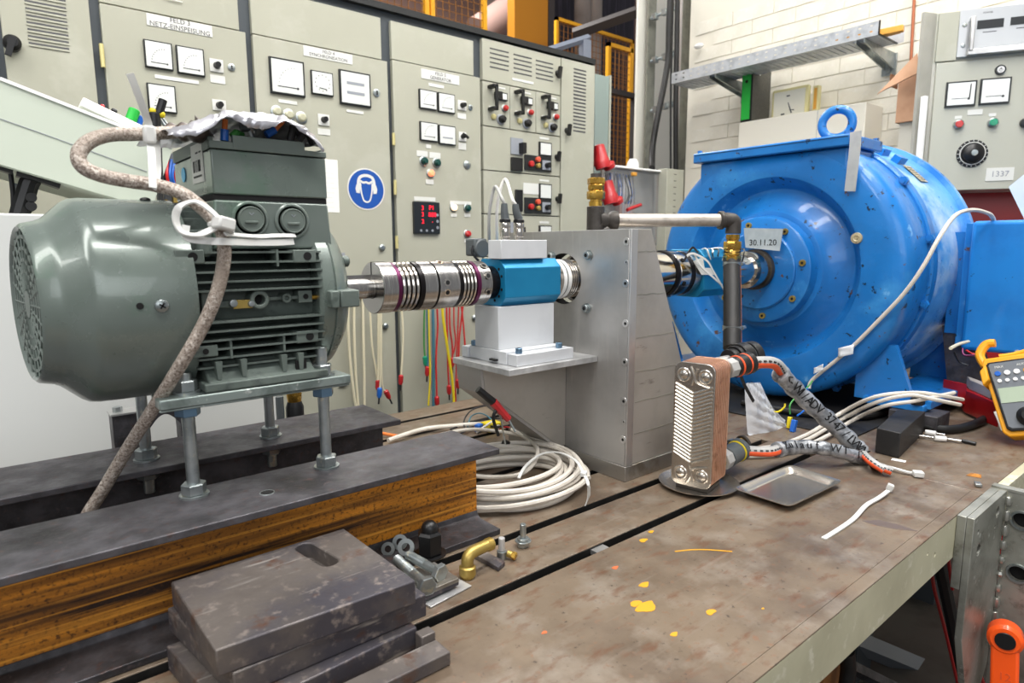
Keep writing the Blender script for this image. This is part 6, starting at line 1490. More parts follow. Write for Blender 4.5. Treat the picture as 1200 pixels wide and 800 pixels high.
# ================================================================ STEEL PLATES IN FRONT
def block(label, poly, z0, z1, cut=None): return obj('steel_block', B().prism(poly, 'z', z0, z1), 'block_iron', label=label, cat='block', bev=.0018, cut=cut, group=None)
cx_, cy_ = 0.3027, 0.7851
c = B(); ang_ = .0
a1, a2 = Vector((0.3025,0.8139,0.093)), Vector((0.3107,0.754,0.093))
d = (a2-a1).normalized(); nn = Vector((-d.y, d.x, 0)); r_ = .0125; poly = []
for s, cen in ((0, a2), (PI, a1)):
    for k in range(9):
        a = s-PI/2+PI*k/8; v_ = d*math.cos(a)+nn*math.sin(a); poly.append((cen.x+v_.x*r_, cen.y+v_.y*r_))
c.prism(poly, 'z', .07, .12)
pt = [(0.1442,0.6517,0.0935), (0.3729,0.6388,0.0935), (0.3691,0.8332,0.0935), (0.1398,0.8295,0.0935)]
block('scratched steel block with an oblong slot, topmost of the stack in front', [(p[0], p[1]) for p in pt], .063, .0935, c)
pt = [(0.1587,0.6488,0.0625), (0.3943,0.6497,0.0625), (0.3862,0.8523,0.0625), (0.1335,0.8284,0.0625)]
block('plain steel block in the middle of the front stack', [(p[0], p[1]) for p in pt], .0325, .0625)
pt = [(.118, .60), (.355, .60), (.355, .80), (.118, .80)]
q0, q1 = Vector((0.3766,0.6378,0.032)), Vector((0.1258,0.8298,0.032))
pt = [(q1.x+.02, q0.y-.012), (q0.x-.004, q0.y), (q0.x-.004, q0.y+.15), (q1.x-.002, q0.y+.16)]
block('steel block with a cut-out at its front, lowest of the stack', pt, .0005, .032)
obj('steel_bar', B().box(.16, q0.x+.012, q0.y-.05, q0.y-.018, .0005, .018), 'block_iron', label='short steel bar in front of the lowest block of the stack', cat='bar', bev=.0015)
obj('steel_lug', B().box(q0.x-.008, q0.x+.012, q0.y-.0175, q0.y-.001, .0005, .028), 'block_iron', label='small steel lug at the right end of the lowest block', cat='lug', bev=.0015)
obj('flat_bar', B().tube([(-.1, .60, .012), (.1, .66, .012)], .009, 4, 0), 'beam_dark', label='dark flat bar lying left of the block stack', cat='bar')
# shims, bolts, washers, elbow
sh_c = Vector((0.4618,0.7517,0.008))
for k, (lab, dx, dy, s, m_) in enumerate([('thin pale shim plate, bottom one of the small plate pile', .008, -.006, .078, 'alu_shelf'), ('thin dark shim plate in the middle of the small pile', -.004, .0, .070, 'block_iron'), ('square grey shim plate, top one of the small pile', -.005, .0, .072, 'alu_base')]):
    z0 = .0005+k*.0065 if k else .0005
    b = B(); b.T = Matrix.Translation((sh_c.x+dx, sh_c.y+dy, 0)) @ Matrix.Rotation(.12-.05*k, 4, 'Z')
    b.box(-s/2, s/2, -s*.45, s*.45, z0, z0+(.0025 if k == 0 else .006)); obj('shim_plate', b, m_, label=lab, cat='plate', bev=.0006)
def bolt(label, head, tip, r=.006, hr=.0115, hh=.0085):
    t = thing('hex_bolt', label, 'bolt')
    h, e = Vector(head), Vector(tip); d = (e-h).normalized()
    obj('bolt_head', B().rev(h, e, [(0, hr*.9), (.001, hr), (hh, hr)], 6), 'zinc', t)
    obj('bolt_shank', B().bcyl(h+d*hh, e, r, .0008, 16), 'zinc', t)
    b = B(); L = (e-h).length
    for k in range(int((L-hh)*.6/.0018)): s = L-.001-k*.0018; b.rev(h+d*(s-.0009), e, [(0, r), (.00045, r*1.06), (.0009, r)], 14, False)
    obj('bolt_thread', b, 'zinc', t)
bolt('zinc hex bolt lying on the shims, head towards us, the left one', (0.439,0.7172,0.026), (0.4495,0.8249,0.022), .0075, .0145)
bolt('zinc hex bolt lying on the shims, head to the right, the upper one', (0.4707,0.7303,0.03), (0.4579,0.8052,0.034), .007, .0135)
for lab, px, rr in (('zinc washer leaning behind the bolts, the left one', (0.4596,0.8708,0.018), .011), ('zinc washer leaning behind the bolts, the middle one', (0.4825,0.8722,0.022), .0125), ('zinc washer leaning on the upper bolt, the front one', (0.4768,0.8431,0.026), .0135)):
    q = Vector(px); d = Vector((-.55, -.6, .35)).normalized()
    obj('washer', B().rev(q, q+d, [(0, rr*.5), (0, rr), (.0025, rr), (.0025, rr*.5), (0, rr*.5)], 28, False), 'zinc', label=lab, cat='washer', group='loose washers')
cap = thing('domed_nut', 'black domed cap nut standing at the foot of the rusty beam', 'nut')
q = Vector((0.514,0.8372,0)); q.y -= .012; q.x -= .004
obj('hex_base', B().rev((q.x, q.y, .0125), (q.x, q.y, 9), [(0, .018), (.002, .0205), (.034, .0205), (.038, .017)], 6), 'black_plastic', cap)
obj('dome', B().rev((q.x, q.y, .0505), (q.x, q.y, 9), [(0, .0135), (.006, .0135), (.011, .0115), (.0155, .007), (.017, 0)], 24), 'black_plastic', cap)
obj('flange', B().cyl((q.x, q.y, .0106), (q.x, q.y, .0125), .026, n=28), 'black_plastic', cap)
el = thing('brass_elbow', 'brass elbow fitting standing on the table by the rusty beam', 'elbow')
q = Vector((0.5251,0.743,0)); zt = .037; e = Vector((0.5814,0.7488,0.037))
k1 = Vector((q.x, q.y, zt)); dd = (Vector((e.x, e.y, zt))-k1)
obj('elbow_body', B().tube([(q.x, q.y, .014), (q.x, q.y, zt-.011), k1+dd.normalized()*.003+Vector((0, 0, -.004)), k1+dd.normalized()*.012, k1+dd*.72], .0095, 16, 6), 'brass_matt', el)
obj('elbow_socket', B().rev((q.x, q.y, .0003), (q.x, q.y, 9), [(0, .0105), (.004, .0115), (.0045, .0128), (.017, .0128), (.019, .010)], 24), 'brass_matt', el)
b = B(); s0 = k1+dd*.72; dn = dd.normalized()
b.rev(s0, s0+dn, [(0, .0092)]+[(.0014*i+.0007*j, .0105 if j else .0097) for i in range(7) for j in (0, 1)]+[(.0105, .0096)], 24)
obj('threaded_end', b, 'brass_matt', el)
kb = [Vector(p) for p in ((0.5667,0.7891,0), (0.5707,0.7248,0), (0.5906,0.7325,0), (0.5868,0.7951,0))]
obj('steel_key', B().prism([(p.x, p.y) for p in kb], 'z', .0005, .008), 'block_iron', label='flat grey steel key lying beside the brass elbow', cat='key', bev=.001)
def standbolt(label, pc, s, parts, cat='bolt'):
    t = thing('standing_bolt', label, cat); p = Vector(pc); z = .0004
    for nm, h, r, n, m_ in parts:
        obj(nm, B().rev((p.x, p.y, z), (p.x, p.y, 9), [(0, r-.0006), (.0008, r), (h-.0008, r), (h, r-.0006)], n), m_, t); z += h+.0001
standbolt('small socket screw standing head down beside the steel key', (0.6022,0.7555,0), 1, [('screw_head', .013, .0082, 24, 'zinc'), ('screw_shank', .022, .0052, 16, 'alu_shelf')])
standbolt('zinc bolt with flange washer standing upright in front of the cable coil', (0.6557,0.7647,0), 1, [('nut', .009, .0105, 6, 'zinc'), ('washer', .0022, .014, 28, 'zinc'), ('bolt_head', .004, .010, 28, 'zinc'), ('bolt_shank', .024, .0052, 16, 'zinc')])
q = Vector((0.6128,0.74,0.007))
bn_ = thing('brass_nut', 'small brass nut leaning against the standing socket screw', 'nut')
obj('nut_body', B().rev(q+Vector((.002, -.006, 0)), q+Vector((-.004, .006, .003)), [(0, .0055), (.001, .0065), (.007, .0065), (.008, .005)], 6), 'brass', bn_)
obj('nut_collar', B().cyl(q+Vector((-.001, .002, .001)), q+Vector((-.005, .008, .003)), .0058, n=16), 'brass_matt', bn_)

# ================================================================ LEADS HANGING AT THE CABINETS
rail = thing('lead_rail', 'slim steel rail on the cabinet doors from which the test leads hang', 'rail')
zr = 0.34
obj('rail_bar', B().box(1.0097, 1.6095, 2.175, 2.185, zr-.01, zr+.01), 'bar_grey', rail)
obj('rail_bracket', B().box(1.013, 1.013+.02, 2.185, 2.199, zr-.01, zr+.01).box(1.5915, 1.5915+.02, 2.185, 2.199, zr-.01, zr+.01), 'bar_grey', rail)
def lead(label, m_, pts, r=.0035, plug=None, group='test leads hanging at the cabinets'):
    t = thing('test_lead', label, 'cable', group)
    obj('lead', B().tube(pts, r, 6, 4), m_, t)
    if plug:
        e = Vector(pts[-1]); d = (Vector(pts[-1])-Vector(pts[-2])).normalized()
        obj('plug', B().rev(e-d*.004, e+d, [(0, .005), (.005, .010), (.03, .010), (.04, .006)], 10), plug, t)
        obj('plug_tip', B().cyl(e+d*.036, e+d*.06, .0035, n=8), 'wire_black', t)
lead('cream lead, leftmost hanging right behind the motor end shield', 'wire_cream', [(1.018,2.16,0.3458),(1.0091,2.16,0.2212),(1.012,2.16,0.0618),(1.0234,2.16,-0.0698),(1.0323,2.16,-0.1041)], .005)
lead('cream lead, second from the motor end shield', 'wire_cream', [(1.0429,2.17,0.3442),(1.036,2.17,0.1862),(1.0358,2.17,0.0248),(1.0408,2.17,-0.1009)], .005)
lead('cream lead, third from the motor end shield', 'wire_cream', [(1.0721,2.16,0.3433),(1.0675,2.16,0.1522),(1.0642,2.16,-0.0103),(1.0587,2.16,-0.1419)], .005)
lead('cream lead bowing between the third one and the plug lead', 'wire_cream', [(1.0988,2.165,0.3418),(1.1019,2.165,0.2456),(1.1044,2.165,0.1317),(1.1154,2.165,0.0482),(1.1238,2.165,-0.0129)], .004)
lead('cream lead ending in a red and blue plug', 'wire_cream', [(1.1394,2.155,0.3405),(1.1308,2.155,0.2119),(1.1258,2.155,0.0814),(1.1189,2.155,-0.0039)], .006, 'red_plastic')
lead('cream lead with a small blue plug', 'wire_cream', [(1.135,2.14,0.3414),(1.1276,2.14,0.1486),(1.1226,2.14,0.0179),(1.1171,2.14,-0.0311)], .003, 'wire_blue')
lead('cream lead with a red plug near the table', 'wire_cream', [(1.1438,2.15,0.3405),(1.1364,2.15,0.1466),(1.1338,2.15,-0.0185),(1.1473,2.15,-0.0473)], .003, 'red_plastic')
lead('cream and silver lead hanging over the dark cabinet gap', 'wire_cream', [(1.2289,2.16,0.3196),(1.2363,2.16,0.2029),(1.2332,2.16,0.1089),(1.2219,2.16,0.0015)], .004, 'red_plastic')
lead('green lead with a green plug', 'wire_green', [(1.3404,2.16,0.314),(1.333,2.16,0.1951),(1.3306,2.16,0.1091),(1.3333,2.16,0.0636)], .0035, 'button_green_bright')
lead('dark blue lead beside the green plug', 'wire_teal', [(1.342,2.15,0.3145),(1.3427,2.15,0.1952),(1.3439,2.15,0.0915),(1.3379,2.15,0.0225)], .0045, 'red_plastic')
lead('yellow lead with a kink, left of the teal one', 'wire_yellow', [(1.3437,2.14,0.3149),(1.3425,2.14,0.1275),(1.3428,2.14,-0.0116),(1.3314,2.14,-0.1332)], .0035)
lead('teal lead hanging straight down to the table', 'wire_teal', [(1.3699,2.15,0.313),(1.3689,2.15,0.1237),(1.3653,2.15,-0.0161),(1.3618,2.15,-0.1509)], .006)
lead('red lead beside the straight teal lead', 'wire_red', [(1.3795,2.14,0.3131),(1.3846,2.14,0.1927),(1.3729,2.14,0.0547),(1.373,2.14,-0.1043)], .0035, 'red_plastic')
lead('yellow lead curving right down to the table', 'wire_yellow', [(1.4013,2.13,0.3126),(1.4033,2.13,0.2267),(1.4211,2.13,0.1033),(1.4431,2.13,-0.0414),(1.4495,2.13,-0.1399)], .0055)
lead('red lead crossing the yellow one', 'wire_red', [(1.4351,2.15,0.3098),(1.4356,2.15,0.1525),(1.4366,2.15,0.0102),(1.4391,2.15,-0.0693)], .0035, 'red_plastic')
lead('short red lead right of the curving yellow one', 'wire_red', [(1.4517,2.15,0.3089),(1.449,2.15,0.1866),(1.4597,2.15,0.097),(1.4586,2.15,0.0435)], .0035, 'red_plastic')
lead('thin red lead hanging free of the others', 'wire_red', [(1.4795,2.16,0.307),(1.4769,2.16,0.1834),(1.484,2.16,0.1113),(1.47,2.16,0.0588)], .003)
lead('red lead of the crossing pair, ending lower left', 'wire_red', [(1.5239,2.15,0.3053),(1.5043,2.15,0.1821),(1.4943,2.15,0.1114),(1.4867,2.15,-0.0506)], .0035, 'red_plastic')
lead('red lead of the crossing pair, ending lower right', 'wire_red', [(1.4954,2.14,0.3073),(1.5102,2.14,0.1826),(1.5169,2.14,0.0742),(1.5106,2.14,-0.034)], .0035, 'red_plastic')
lead('thin red lead ending near the table below the crossing pair', 'wire_red', [(1.5051,2.16,0.3057),(1.4926,2.16,0.1105),(1.4803,2.16,-0.0696),(1.4784,2.16,-0.1576)], .003)

# ================================================================ LEFT SIDE: WHITE CABINET, CONSOLE
wc = thing('white_cabinet', 'plain white enamelled cabinet standing on the table behind the beams', 'cabinet')
obj('cabinet_body', B().box(-.7, 0.4988, 1.45, 1.64, .0005, 0.5624), 'white_enamel', wc, bev=.004, seg=3)
co = thing('tilted_console', 'pale green sheet metal console tilted on a black arm, upper left', 'console')
T0, B0_, T1, B1 = (0.0555,1.5,0.7996), (0.0412,1.5,0.6504), (0.3284,1.5,0.7068), (0.2792,1.5,0.5797)
s = (T1[2]-T0[2])/(T1[0]-T0[0]); s2 = (B1[2]-B0_[2])/(B1[0]-B0_[0])
xl = -.3
obj('front_panel', B().prism([(xl, T0[2]+s*(xl-T0[0])), (T1[0], T1[2]), (B1[0], B1[2]), (xl, B0_[2]+s2*(xl-B0_[0]))], 'y', 1.5, 1.504), 'console_paint', co, bev=.001)
obj('top_panel', B().prism([(xl, T0[2]+s*(xl-T0[0])), (T1[0], T1[2]), (T1[0]-.002, T1[2]-.004), (xl, T0[2]+s*(xl-T0[0])-.004)], 'y', 1.505, 1.78), 'console_paint', co)
obj('bottom_panel', B().prism([(xl, B0_[2]+s2*(xl-B0_[0])), (B1[0], B1[2]), (B1[0], B1[2]+.004), (xl, B0_[2]+s2*(xl-B0_[0])+.004)], 'y', 1.505, 1.78), 'console_paint', co)
obj('back_panel', B().prism([(xl, T0[2]+s*(xl-T0[0])), (T1[0], T1[2]), (B1[0], B1[2]), (xl, B0_[2]+s2*(xl-B0_[0]))], 'y', 1.78, 1.784), 'console_paint', co)
obj('panel_seam', B().strip([(0.0489,1.4992,0.7313),(0.1217,1.4992,0.7077),(0.2009,1.4992,0.6803),(0.2756,1.4992,0.6547)], .0012, .0008, (0, 1, 0), 0), 'bar_grey', co)
obj('top_edge', B().strip([(0.0556,1.499,0.8009),(0.3283,1.499,0.7084)], .006, .004, (0, 1, 0), 0), 'white_plastic', co)
ib = thing('circuit_board', 'open circuit board with blue and red wires at the open end of the console', 'circuit board')
q = Vector((0.3002,1.52,0.599))
obj('board', B().box(q.x-.004, q.x+.07, 1.53, 1.534, q.z-.03, q.z+.10), 'meter_grey', ib)
rnd = random.Random(9)
for k in range(14):
    x_, z_ = q.x+rnd.uniform(.0, .065), q.z+rnd.uniform(-.025, .05)
    obj('terminal', B().box(x_-.006, x_+.006, 1.515, 1.529, z_-.006, z_+.006), ['brass_matt', 'print_dark', 'label_white', 'bar_grey'][k % 4], ib)
for k, m_ in enumerate(['wire_red', 'wire_blue', 'wire_blue', 'wire_red', 'wire_black', 'wire_blue']):
    obj('board_wire', B().tube([(q.x+.02+k*.007, 1.52, q.z+.085), (q.x+.012+k*.006, 1.50+.004*k, q.z+.05), (q.x+.02+k*.006, 1.515, q.z+.02)], .003, 8), m_, ib)
wb_ = thing('cable_duct_cover', 'white flat strip lying along the top edge of the console', 'strip')
obj('strip', B().strip([(0.1764,1.53,0.7799),(0.2258,1.53,0.7587),(0.2811,1.53,0.7349)], .045, .018, (0, 0, 1), 0), 'white_plastic', wb_, bev=.002)
for lab, cat, m_, q0, q1, r in [('green pen cap poking up behind the white strip', 'pen', 'green_label', (0.2649,1.56,0.7611), (0.2747,1.56,0.7862), .011), ('red pen end behind the white strip, the left one', 'pen', 'wire_red', (0.1953,1.58,0.7908), (0.2038,1.58,0.7886), .006),
    ('red pen end behind the white strip, the middle one', 'pen', 'wire_red', (0.2154,1.58,0.7868), (0.2227,1.58,0.7844), .007), ('black pen end behind the white strip', 'pen', 'black_plastic', (0.2345,1.58,0.7825), (0.2448,1.58,0.7788), .006), ('blue pen cap right of the green one', 'pen', 'wire_blue', (0.2803,1.57,0.7575), (0.2864,1.57,0.7755), .007),
    ('black screwdriver handle sticking up left of the cable loop head', 'screwdriver', 'black_plastic', (0.2585,1.3,0.6958), (0.2576,1.3,0.7364), .010)]:
    obj('pen' if cat == 'pen' else 'screwdriver', B().bcyl(q0, q1, r, .002, 14), m_, label=lab, cat=cat)
sc = thing('pliers', 'small pliers with black and yellow grips standing behind the cable loop', 'pliers')
obj('grip', B().tube([(0.2657,1.3,0.7359),(0.2708,1.3,0.7497),(0.2743,1.3,0.7603)], .007, 10, 4), 'black_plastic', sc)
obj('grip_collar', B().sph((0.2565,1.3,0.7391), .006, 10).sph((0.2696,1.3,0.735), .007, 10), 'wire_yellow', sc)
obj('jaw', B().tube([(0.2653,1.3,0.7316),(0.27,1.3,0.7219),(0.2775,1.3,0.7125)], .003, 6, 4).tube([(0.2694,1.3,0.7321),(0.2755,1.3,0.7226),(0.2804,1.3,0.7143)], .0025, 6, 4), 'zinc', sc)
obj('pliers_stand', B().tube([(0.2658,1.31,0.7126),(0.2804,1.4,0.6795),(0.2923,1.47,0.6212),(0.2941,1.5,0.5698)], .006, 8, 4), 'wire_black', sc)
ar = thing('articulated_stand', 'black articulated support arm under the console', 'arm')
obj('arm_tube', B().tube([(0.0576,1.55,0.5474),(0.0687,1.55,0.5829),(0.0829,1.55,0.6235),(0.0923,1.55,0.6401)], .017, 10, 0), 'black_plastic', ar)
obj('arm_plate', B().strip([(0.0648,1.54,0.6405),(0.0913,1.54,0.6344),(0.1302,1.54,0.6207)], .012, .03, (0, 1, 0), 0).strip([(0.0303,1.54,0.6581),(0.0418,1.54,0.6497),(0.06,1.54,0.6433)], .012, .03, (0, 1, 0), 0), 'black_plastic', ar)
obj('arm_rod', B().tube([(0.0567,1.55,0.6455),(0.0568,1.55,0.6062),(0.054,1.55,0.5633)], .004, 8, 0), 'black_plastic', ar)
for q in ((0.083,1.55,0.5963), (0.0815,1.55,0.5802)): obj('arm_knob', B().cyl(Vector(q)+Vector((0, -.02, 0)), Vector(q)+Vector((0, .02, 0)), .009, n=16), 'black_plastic', ar)
# dark bridge bracket and brass valve behind the studs
bb = thing('bridge_bracket', 'dark steel bridge bracket standing behind the far beam under the motor', 'bracket')
r = (0.1502,0.0827,0.285,0.2038)
obj('upright', B().box(r[0], 0.2084, 1.30, 1.34, 0, r[3]), 'beam_dark', bb); obj('upright', B().box(0.2593, r[2], 1.30, 1.34, 0, r[3]), 'beam_dark', bb)
xa, xb = 0.2084, 0.2593; n = 10
obj('arch', B().prism([(xa, r[3])]+[(xa+(xb-xa)*k/n, r[3]-.032+.022*math.sin(PI*k/n)) for k in range(n+1)]+[(xb, r[3])], 'y', 1.30, 1.34), 'beam_dark', bb)
obj('top_strip', B().box(r[0]-.002, r[2], 1.298, 1.342, r[3], r[3]+.003), 'alu_edge', bb)
obj('bracket_bolt', B().hex((r[0]+.012, 1.32, r[3]+.003), (r[0]+.012, 1.32, r[3]+.012), .008), 'zinc', bb)
bv = thing('brass_valve', 'brass topped black valve standing behind the far beam', 'valve')
q = Vector((0.5007,1.36,0.1643))
obj('valve_body', B().rev((q.x, q.y, 0), (q.x, q.y, 9), [(0, .02), (q.z-.012, .019), (q.z, .015)], 20), 'black_plastic', bv)
obj('valve_cap', B().rev((q.x, q.y, q.z), (q.x, q.y, 9), [(0, .0145), (.018, .0165), (.026, .016)], 20), 'brass', bv)
q = Vector((0.4684,1.36,0.16)); obj('lever_post', B().tube([(q.x, q.y, 0), (q.x, q.y, q.z+.02)], .009, 8, 0), 'grey_plastic', label='slim dark rod beside the brass topped valve', cat='rod')

# ================================================================ RIGHT SIDE: MULTIMETER, RED BOX, TOOLS
mmO, mmU, mmR = Vector((1.9411,0.4001,0.0203)), Vector((2.013,0.4739,0.1666)), Vector((1.9457,0.2975,0.0519))
ux = (mmR-mmO).normalized(); uz = (mmU-mmO); uz = (uz-ux*uz.dot(ux)*.35).normalized(); uy = uz.cross(ux).normalized()
MT = Matrix.Translation(mmO) @ Matrix((ux, uy, uz)).transposed().to_4x4()
def MB(): b = B(); b.T = MT; return b
mm = thing('multimeter', 'yellow and grey digital multimeter leaning at the right edge under the blue box', 'multimeter')
obj('holster', MB().prism([(.012, 0), (.10, 0), (.112, .012), (.118, .2), (.105, .215), (.0, .215), (-.008, .2), (0, .012)], 'y', .0, .045), 'meter_yellow', mm, bev=.004, seg=3)
obj('front_case', MB().prism([(.02, .012), (.095, .012), (.103, .02), (.108, .192), (.10, .2), (.008, .2), (.002, .192), (.012, .02)], 'y', -.008, -.0002), 'black_plastic', mm, bev=.002)
obj('face_plate', MB().prism([(.024, .018), (.092, .018), (.098, .024), (.103, .19), (.098, .195), (.012, .195), (.008, .19), (.017, .024)], 'y', -.010, -.0082), 'meter_grey', mm, bev=.001)
obj('lcd_screen', MB().box(.016, .10, -.0115, -.0102, .085, .125), 'lcd', mm)
obj('rotary_knob', MB().rev((.064, -.0102, .045), (.064, -1, .045), [(0, .026), (.008, .024), (.010, .018), (.016, .012), (.016, 0)], 28), 'black_plastic', mm)
obj('knob_pointer', MB().box(.062, .066, -.0275, -.0265, .045, .062), 'key_white', mm)
for k in range(4): obj('key', MB().bcyl((.024+.020*k, -.0102, .165), (.024+.020*k, -.0135, .165), .0068, .001, 16), ['wire_blue', 'key_white', 'key_white', 'meter_yellow'][k], mm)
for k in range(5): obj('key', MB().bcyl((.024+.0165*k, -.0102, .145), (.024+.0165*k, -.013, .145), .005, .001, 14), 'key_white', mm)
M3 = MT @ Matrix.Rotation(PI/2, 4, 'X')
text('meter_lettering', 'MAX', .009, MT @ Matrix.Translation((.03, -.0104, .183)) @ FRONT, 'label_white', mm); text('meter_lettering', 'AUTO', .008, MT @ Matrix.Translation((.078, -.0104, .183)) @ FRONT, 'label_white', mm)
obj('holster_hook', MB().tube([(-.004, .02, .2), (-.01, .02, .235), (.01, .02, .262), (.03, .02, .262)], .011, 10, 6).tube([(.03, .03, .225), (.06, .03, .225), (.1, .03, .232)], .008, 8, 6), 'meter_yellow', mm)
obj('stand_foot', MB().prism([(-.012, .135), (.004, .15), (.004, .19), (-.012, .175)], 'y', -.02, .04), 'meter_yellow', mm, bev=.003)
obj('probe_clip', MB().tube([(-.004, .01, .07), (-.001, .01, .05), (.002, .01, .02)], .006, 8), 'wire_white', mm)
rb = thing('red_box', 'dark red plastic case with grey label, behind the yellow multimeter', 'case')
A_, Bq, Cq = Vector((2.2344,0.6062,0.03)), Vector((2.2116,0.5559,0.03)), Vector((2.0831,0.4429,0.03))
Dq = Cq+(A_-Bq)*2.2; A2q = A_+(A_-Bq)*.3
foot = [(Bq.x, Bq.y), (Cq.x, Cq.y), (Dq.x+.1, Dq.y), (A2q.x+.12, A2q.y)]
obj('case_body', B().prism(foot, 'z', .005, .075), 'red_box', rb, bev=.004)
obj('case_end', B().prism([(A_.x, A_.y), (Bq.x-.002, Bq.y), (Bq.x+.012, Bq.y+.02), (A_.x+.01, A_.y+.02)], 'z', .03, .092), 'red_box', rb, bev=.002)
n_ = Vector((Cq.x-Bq.x, Cq.y-Bq.y, 0)).normalized()
obj('case_label', B().prism([(Bq.x+.01, Bq.y-.004), (Bq.x+n_.x*.12+.004, Bq.y+n_.y*.12), (Bq.x+n_.x*.12+.07, Bq.y+n_.y*.12+.02), (Bq.x+.07, Bq.y+.02)], 'z', .0752, .105), 'box_grey_label', rb, bev=.002)
for k, (m_, pts) in enumerate([('wire_cream', [(2.1973,0.56,0.2211),(2.1125,0.56,0.2221),(2.0047,0.55,0.2224)]), ('wire_red', [(2.1424,0.55,0.2029),(2.1476,0.53,0.1925),(2.1447,0.51,0.2027)]), ('wire_black', [(2.0738,0.56,0.2042),(2.091,0.55,0.1743),(2.0945,0.53,0.167)]), ('oxide_purple', [(2.1477,0.56,0.2061),(2.1314,0.55,0.1893),(2.1403,0.52,0.1922)])]):
    obj('loose_wire', B().tube(pts, .0045 if k == 0 else .0028, 6), m_, label=['cream wire stub under the blue terminal box', 'red wire under the corner of the blue terminal box', 'black wire hanging under the blue terminal box', 'purple wire under the blue terminal box'][k], cat='wire')
def tool(label, name, cat, parts): 
    t = thing(name, label, cat)
    for nm, a, c_, r, m_ in parts: obj(nm, B().bcyl(a, c_, r, r*.2, 12), m_, t)
tool('thin steel screwdriver with white sleeve lying on the bed, nearer one', 'screwdriver', 'screwdriver', [('blade', (1.8415,0.5759,0.006), (1.8548,0.5249,0.006), .004, 'steel_bright'), ('handle', (1.8473,0.5228,0.008), (1.8621,0.5005,0.008), .007, 'white_plastic'), ('blade', (1.8697,0.5026,0.006), (1.8742,0.4702,0.006), .004, 'steel_bright'), ('loop', (1.8826,0.4725,0.006), (1.8846,0.4418,0.004), .005, 'black_plastic')])
tool('short white sleeved driver lying just behind the nearer one', 'screwdriver', 'screwdriver', [('handle', (1.8891,0.5574,0.008), (1.8936,0.533,0.008), .007, 'white_plastic'), ('blade', (1.9013,0.5352,0.006), (1.9025,0.514,0.006), .004, 'steel_bright')])
obj('paper_scrap', B().prism([(p[0], p[1]) for p in ((1.6009,0.5364,0), (1.607,0.5078,0), (1.6216,0.5109,0), (1.6172,0.5386,0))], 'z', 0, .001), 'paper', label='tiny white paper scrap on the bed right of the hoses', cat='scrap')
ct = thing('cable_tie', 'used white cable tie lying at the joint of the two tables', 'cable tie')
obj('tie_strap', B().strip([(1.5226,0.5195,0.008),(1.5219,0.4982,0.008),(1.5243,0.475,0.006),(1.5326,0.461,0.006)], .009, .003, (0, 0, 1)), 'tie_plastic', ct)
obj('tie_head', B().obox((1.5233,0.4548,0.008), .018, .02, .012, (0, 0, .6)), 'tie_plastic', ct, bev=.002)
ct = thing('cable_tie', 'long white cable tie lying alone on the table front right', 'cable tie')
obj('tie_strap', B().strip([(1.0674,0.451,0.0015),(1.1135,0.4497,0.002),(1.1859,0.4507,0.003),(1.267,0.4605,0.004),(1.3237,0.4589,0.005),(1.3681,0.4582,0.008)], .0085, .0025, (0, 0, 1)), 'tie_plastic', ct)
obj('tie_head', B().obox((1.3851,0.4613,0.01), .011, .012, .015, (.3, 0, .4)), 'tie_plastic', ct, bev=.002)
obj('small_clip', B().obox((1.5628,0.356,0.004), .02, .012, .006, (0, 0, .4)), 'zinc', label='tiny metal clip on the bed behind the corner bracket', cat='clip', bev=.001)
obj('floor_print', B().prism([(p[0], p[1]) for p in ((1.6157,0.391,0), (1.6226,0.3648,0), (1.6475,0.371,0), (1.643,0.3888,0))], 'z', 0, .0004), 'beam_rust', t2) 
# ---- bolted corner bracket on the table front
kb = thing('corner_bracket', 'heavy drilled galvanised corner bracket bolted to the table front', 'bracket')
obj('top_bar', B().box(1.361, 1.578, .3215, .3365, -.145, .0), 'galv_bracket', kb, bev=.001)
pz = [(1.3611,0.312,-0.0002), (1.3636,0.312,-0.0075), (1.4879,0.312,-0.3647), (1.5996,0.312,-0.3257)]
obj('gusset', B().prism([(1.362, .0), (1.578, .0), (1.578, -.38), (1.545, -.42), (1.42, pz[2][2]), (1.362, pz[2][2]+.12), (1.362, -.1)], 'y', .309, .321), 'galv_bracket', kb, bev=.001,
    cut=B().cyl((1.41, .29, -.075), (1.41, .34, -.075), .012, n=20).cyl((1.52, .29, -.03), (1.52, .34, -.03), .012, n=20).cyl((1.395, .29, -.035), (1.395, .34, -.035), .005, n=14).cyl((1.512, .29, -.06), (1.512, .34, -.06), .004, n=14))
for hx_, hz_, hr_ in ((1.41, -.075, .0125), (1.52, -.03, .0125), (1.395, -.035, .0055), (1.512, -.06, .0045)): obj('bolt_bore', B().cyl((hx_, .3185, hz_), (hx_, .3205, hz_), hr_, n=20), 'dark_void', kb)
cutc = B()
hs = [(1.5785,0.2794,-0.0555), (1.5785,0.276,-0.1693)]
for h in hs: cutc.cyl((1.56, h[1], h[2]), (1.61, h[1], h[2]), .017, n=28)
obj('side_plate', B().box(1.5785, 1.592, .02, .308, -.5, -.002), 'galv_bracket', kb, bev=.001, cut=cutc)
obj('top_strip', B().box(1.578, 1.60, .02, .336, -.0015, .004), 'galv_bracket', kb)
for h in hs:
    obj('bolt_ring', B().rev((1.5785, h[1], h[2]), (-9, h[1], h[2]), [(0, .017), (.0, .021), (.004, .020), (.004, .0165), (.0, .016)], 28, False), 'zinc', kb)
    obj('bolt_bore', B().cyl((1.593, h[1], h[2]), (1.60, h[1], h[2]), .02, n=20), 'dark_void', kb)
for k in range(11):
    z = -.02-k*.032
    obj('weld_bead', B().sph((1.574, .305, z), .007, 8, (1, 1, 1.6+.5*math.sin(k))), 'weld', kb)
oh = thing('clamping_lever', 'bright orange clamping lever with black centre cap, bottom right corner', 'lever')
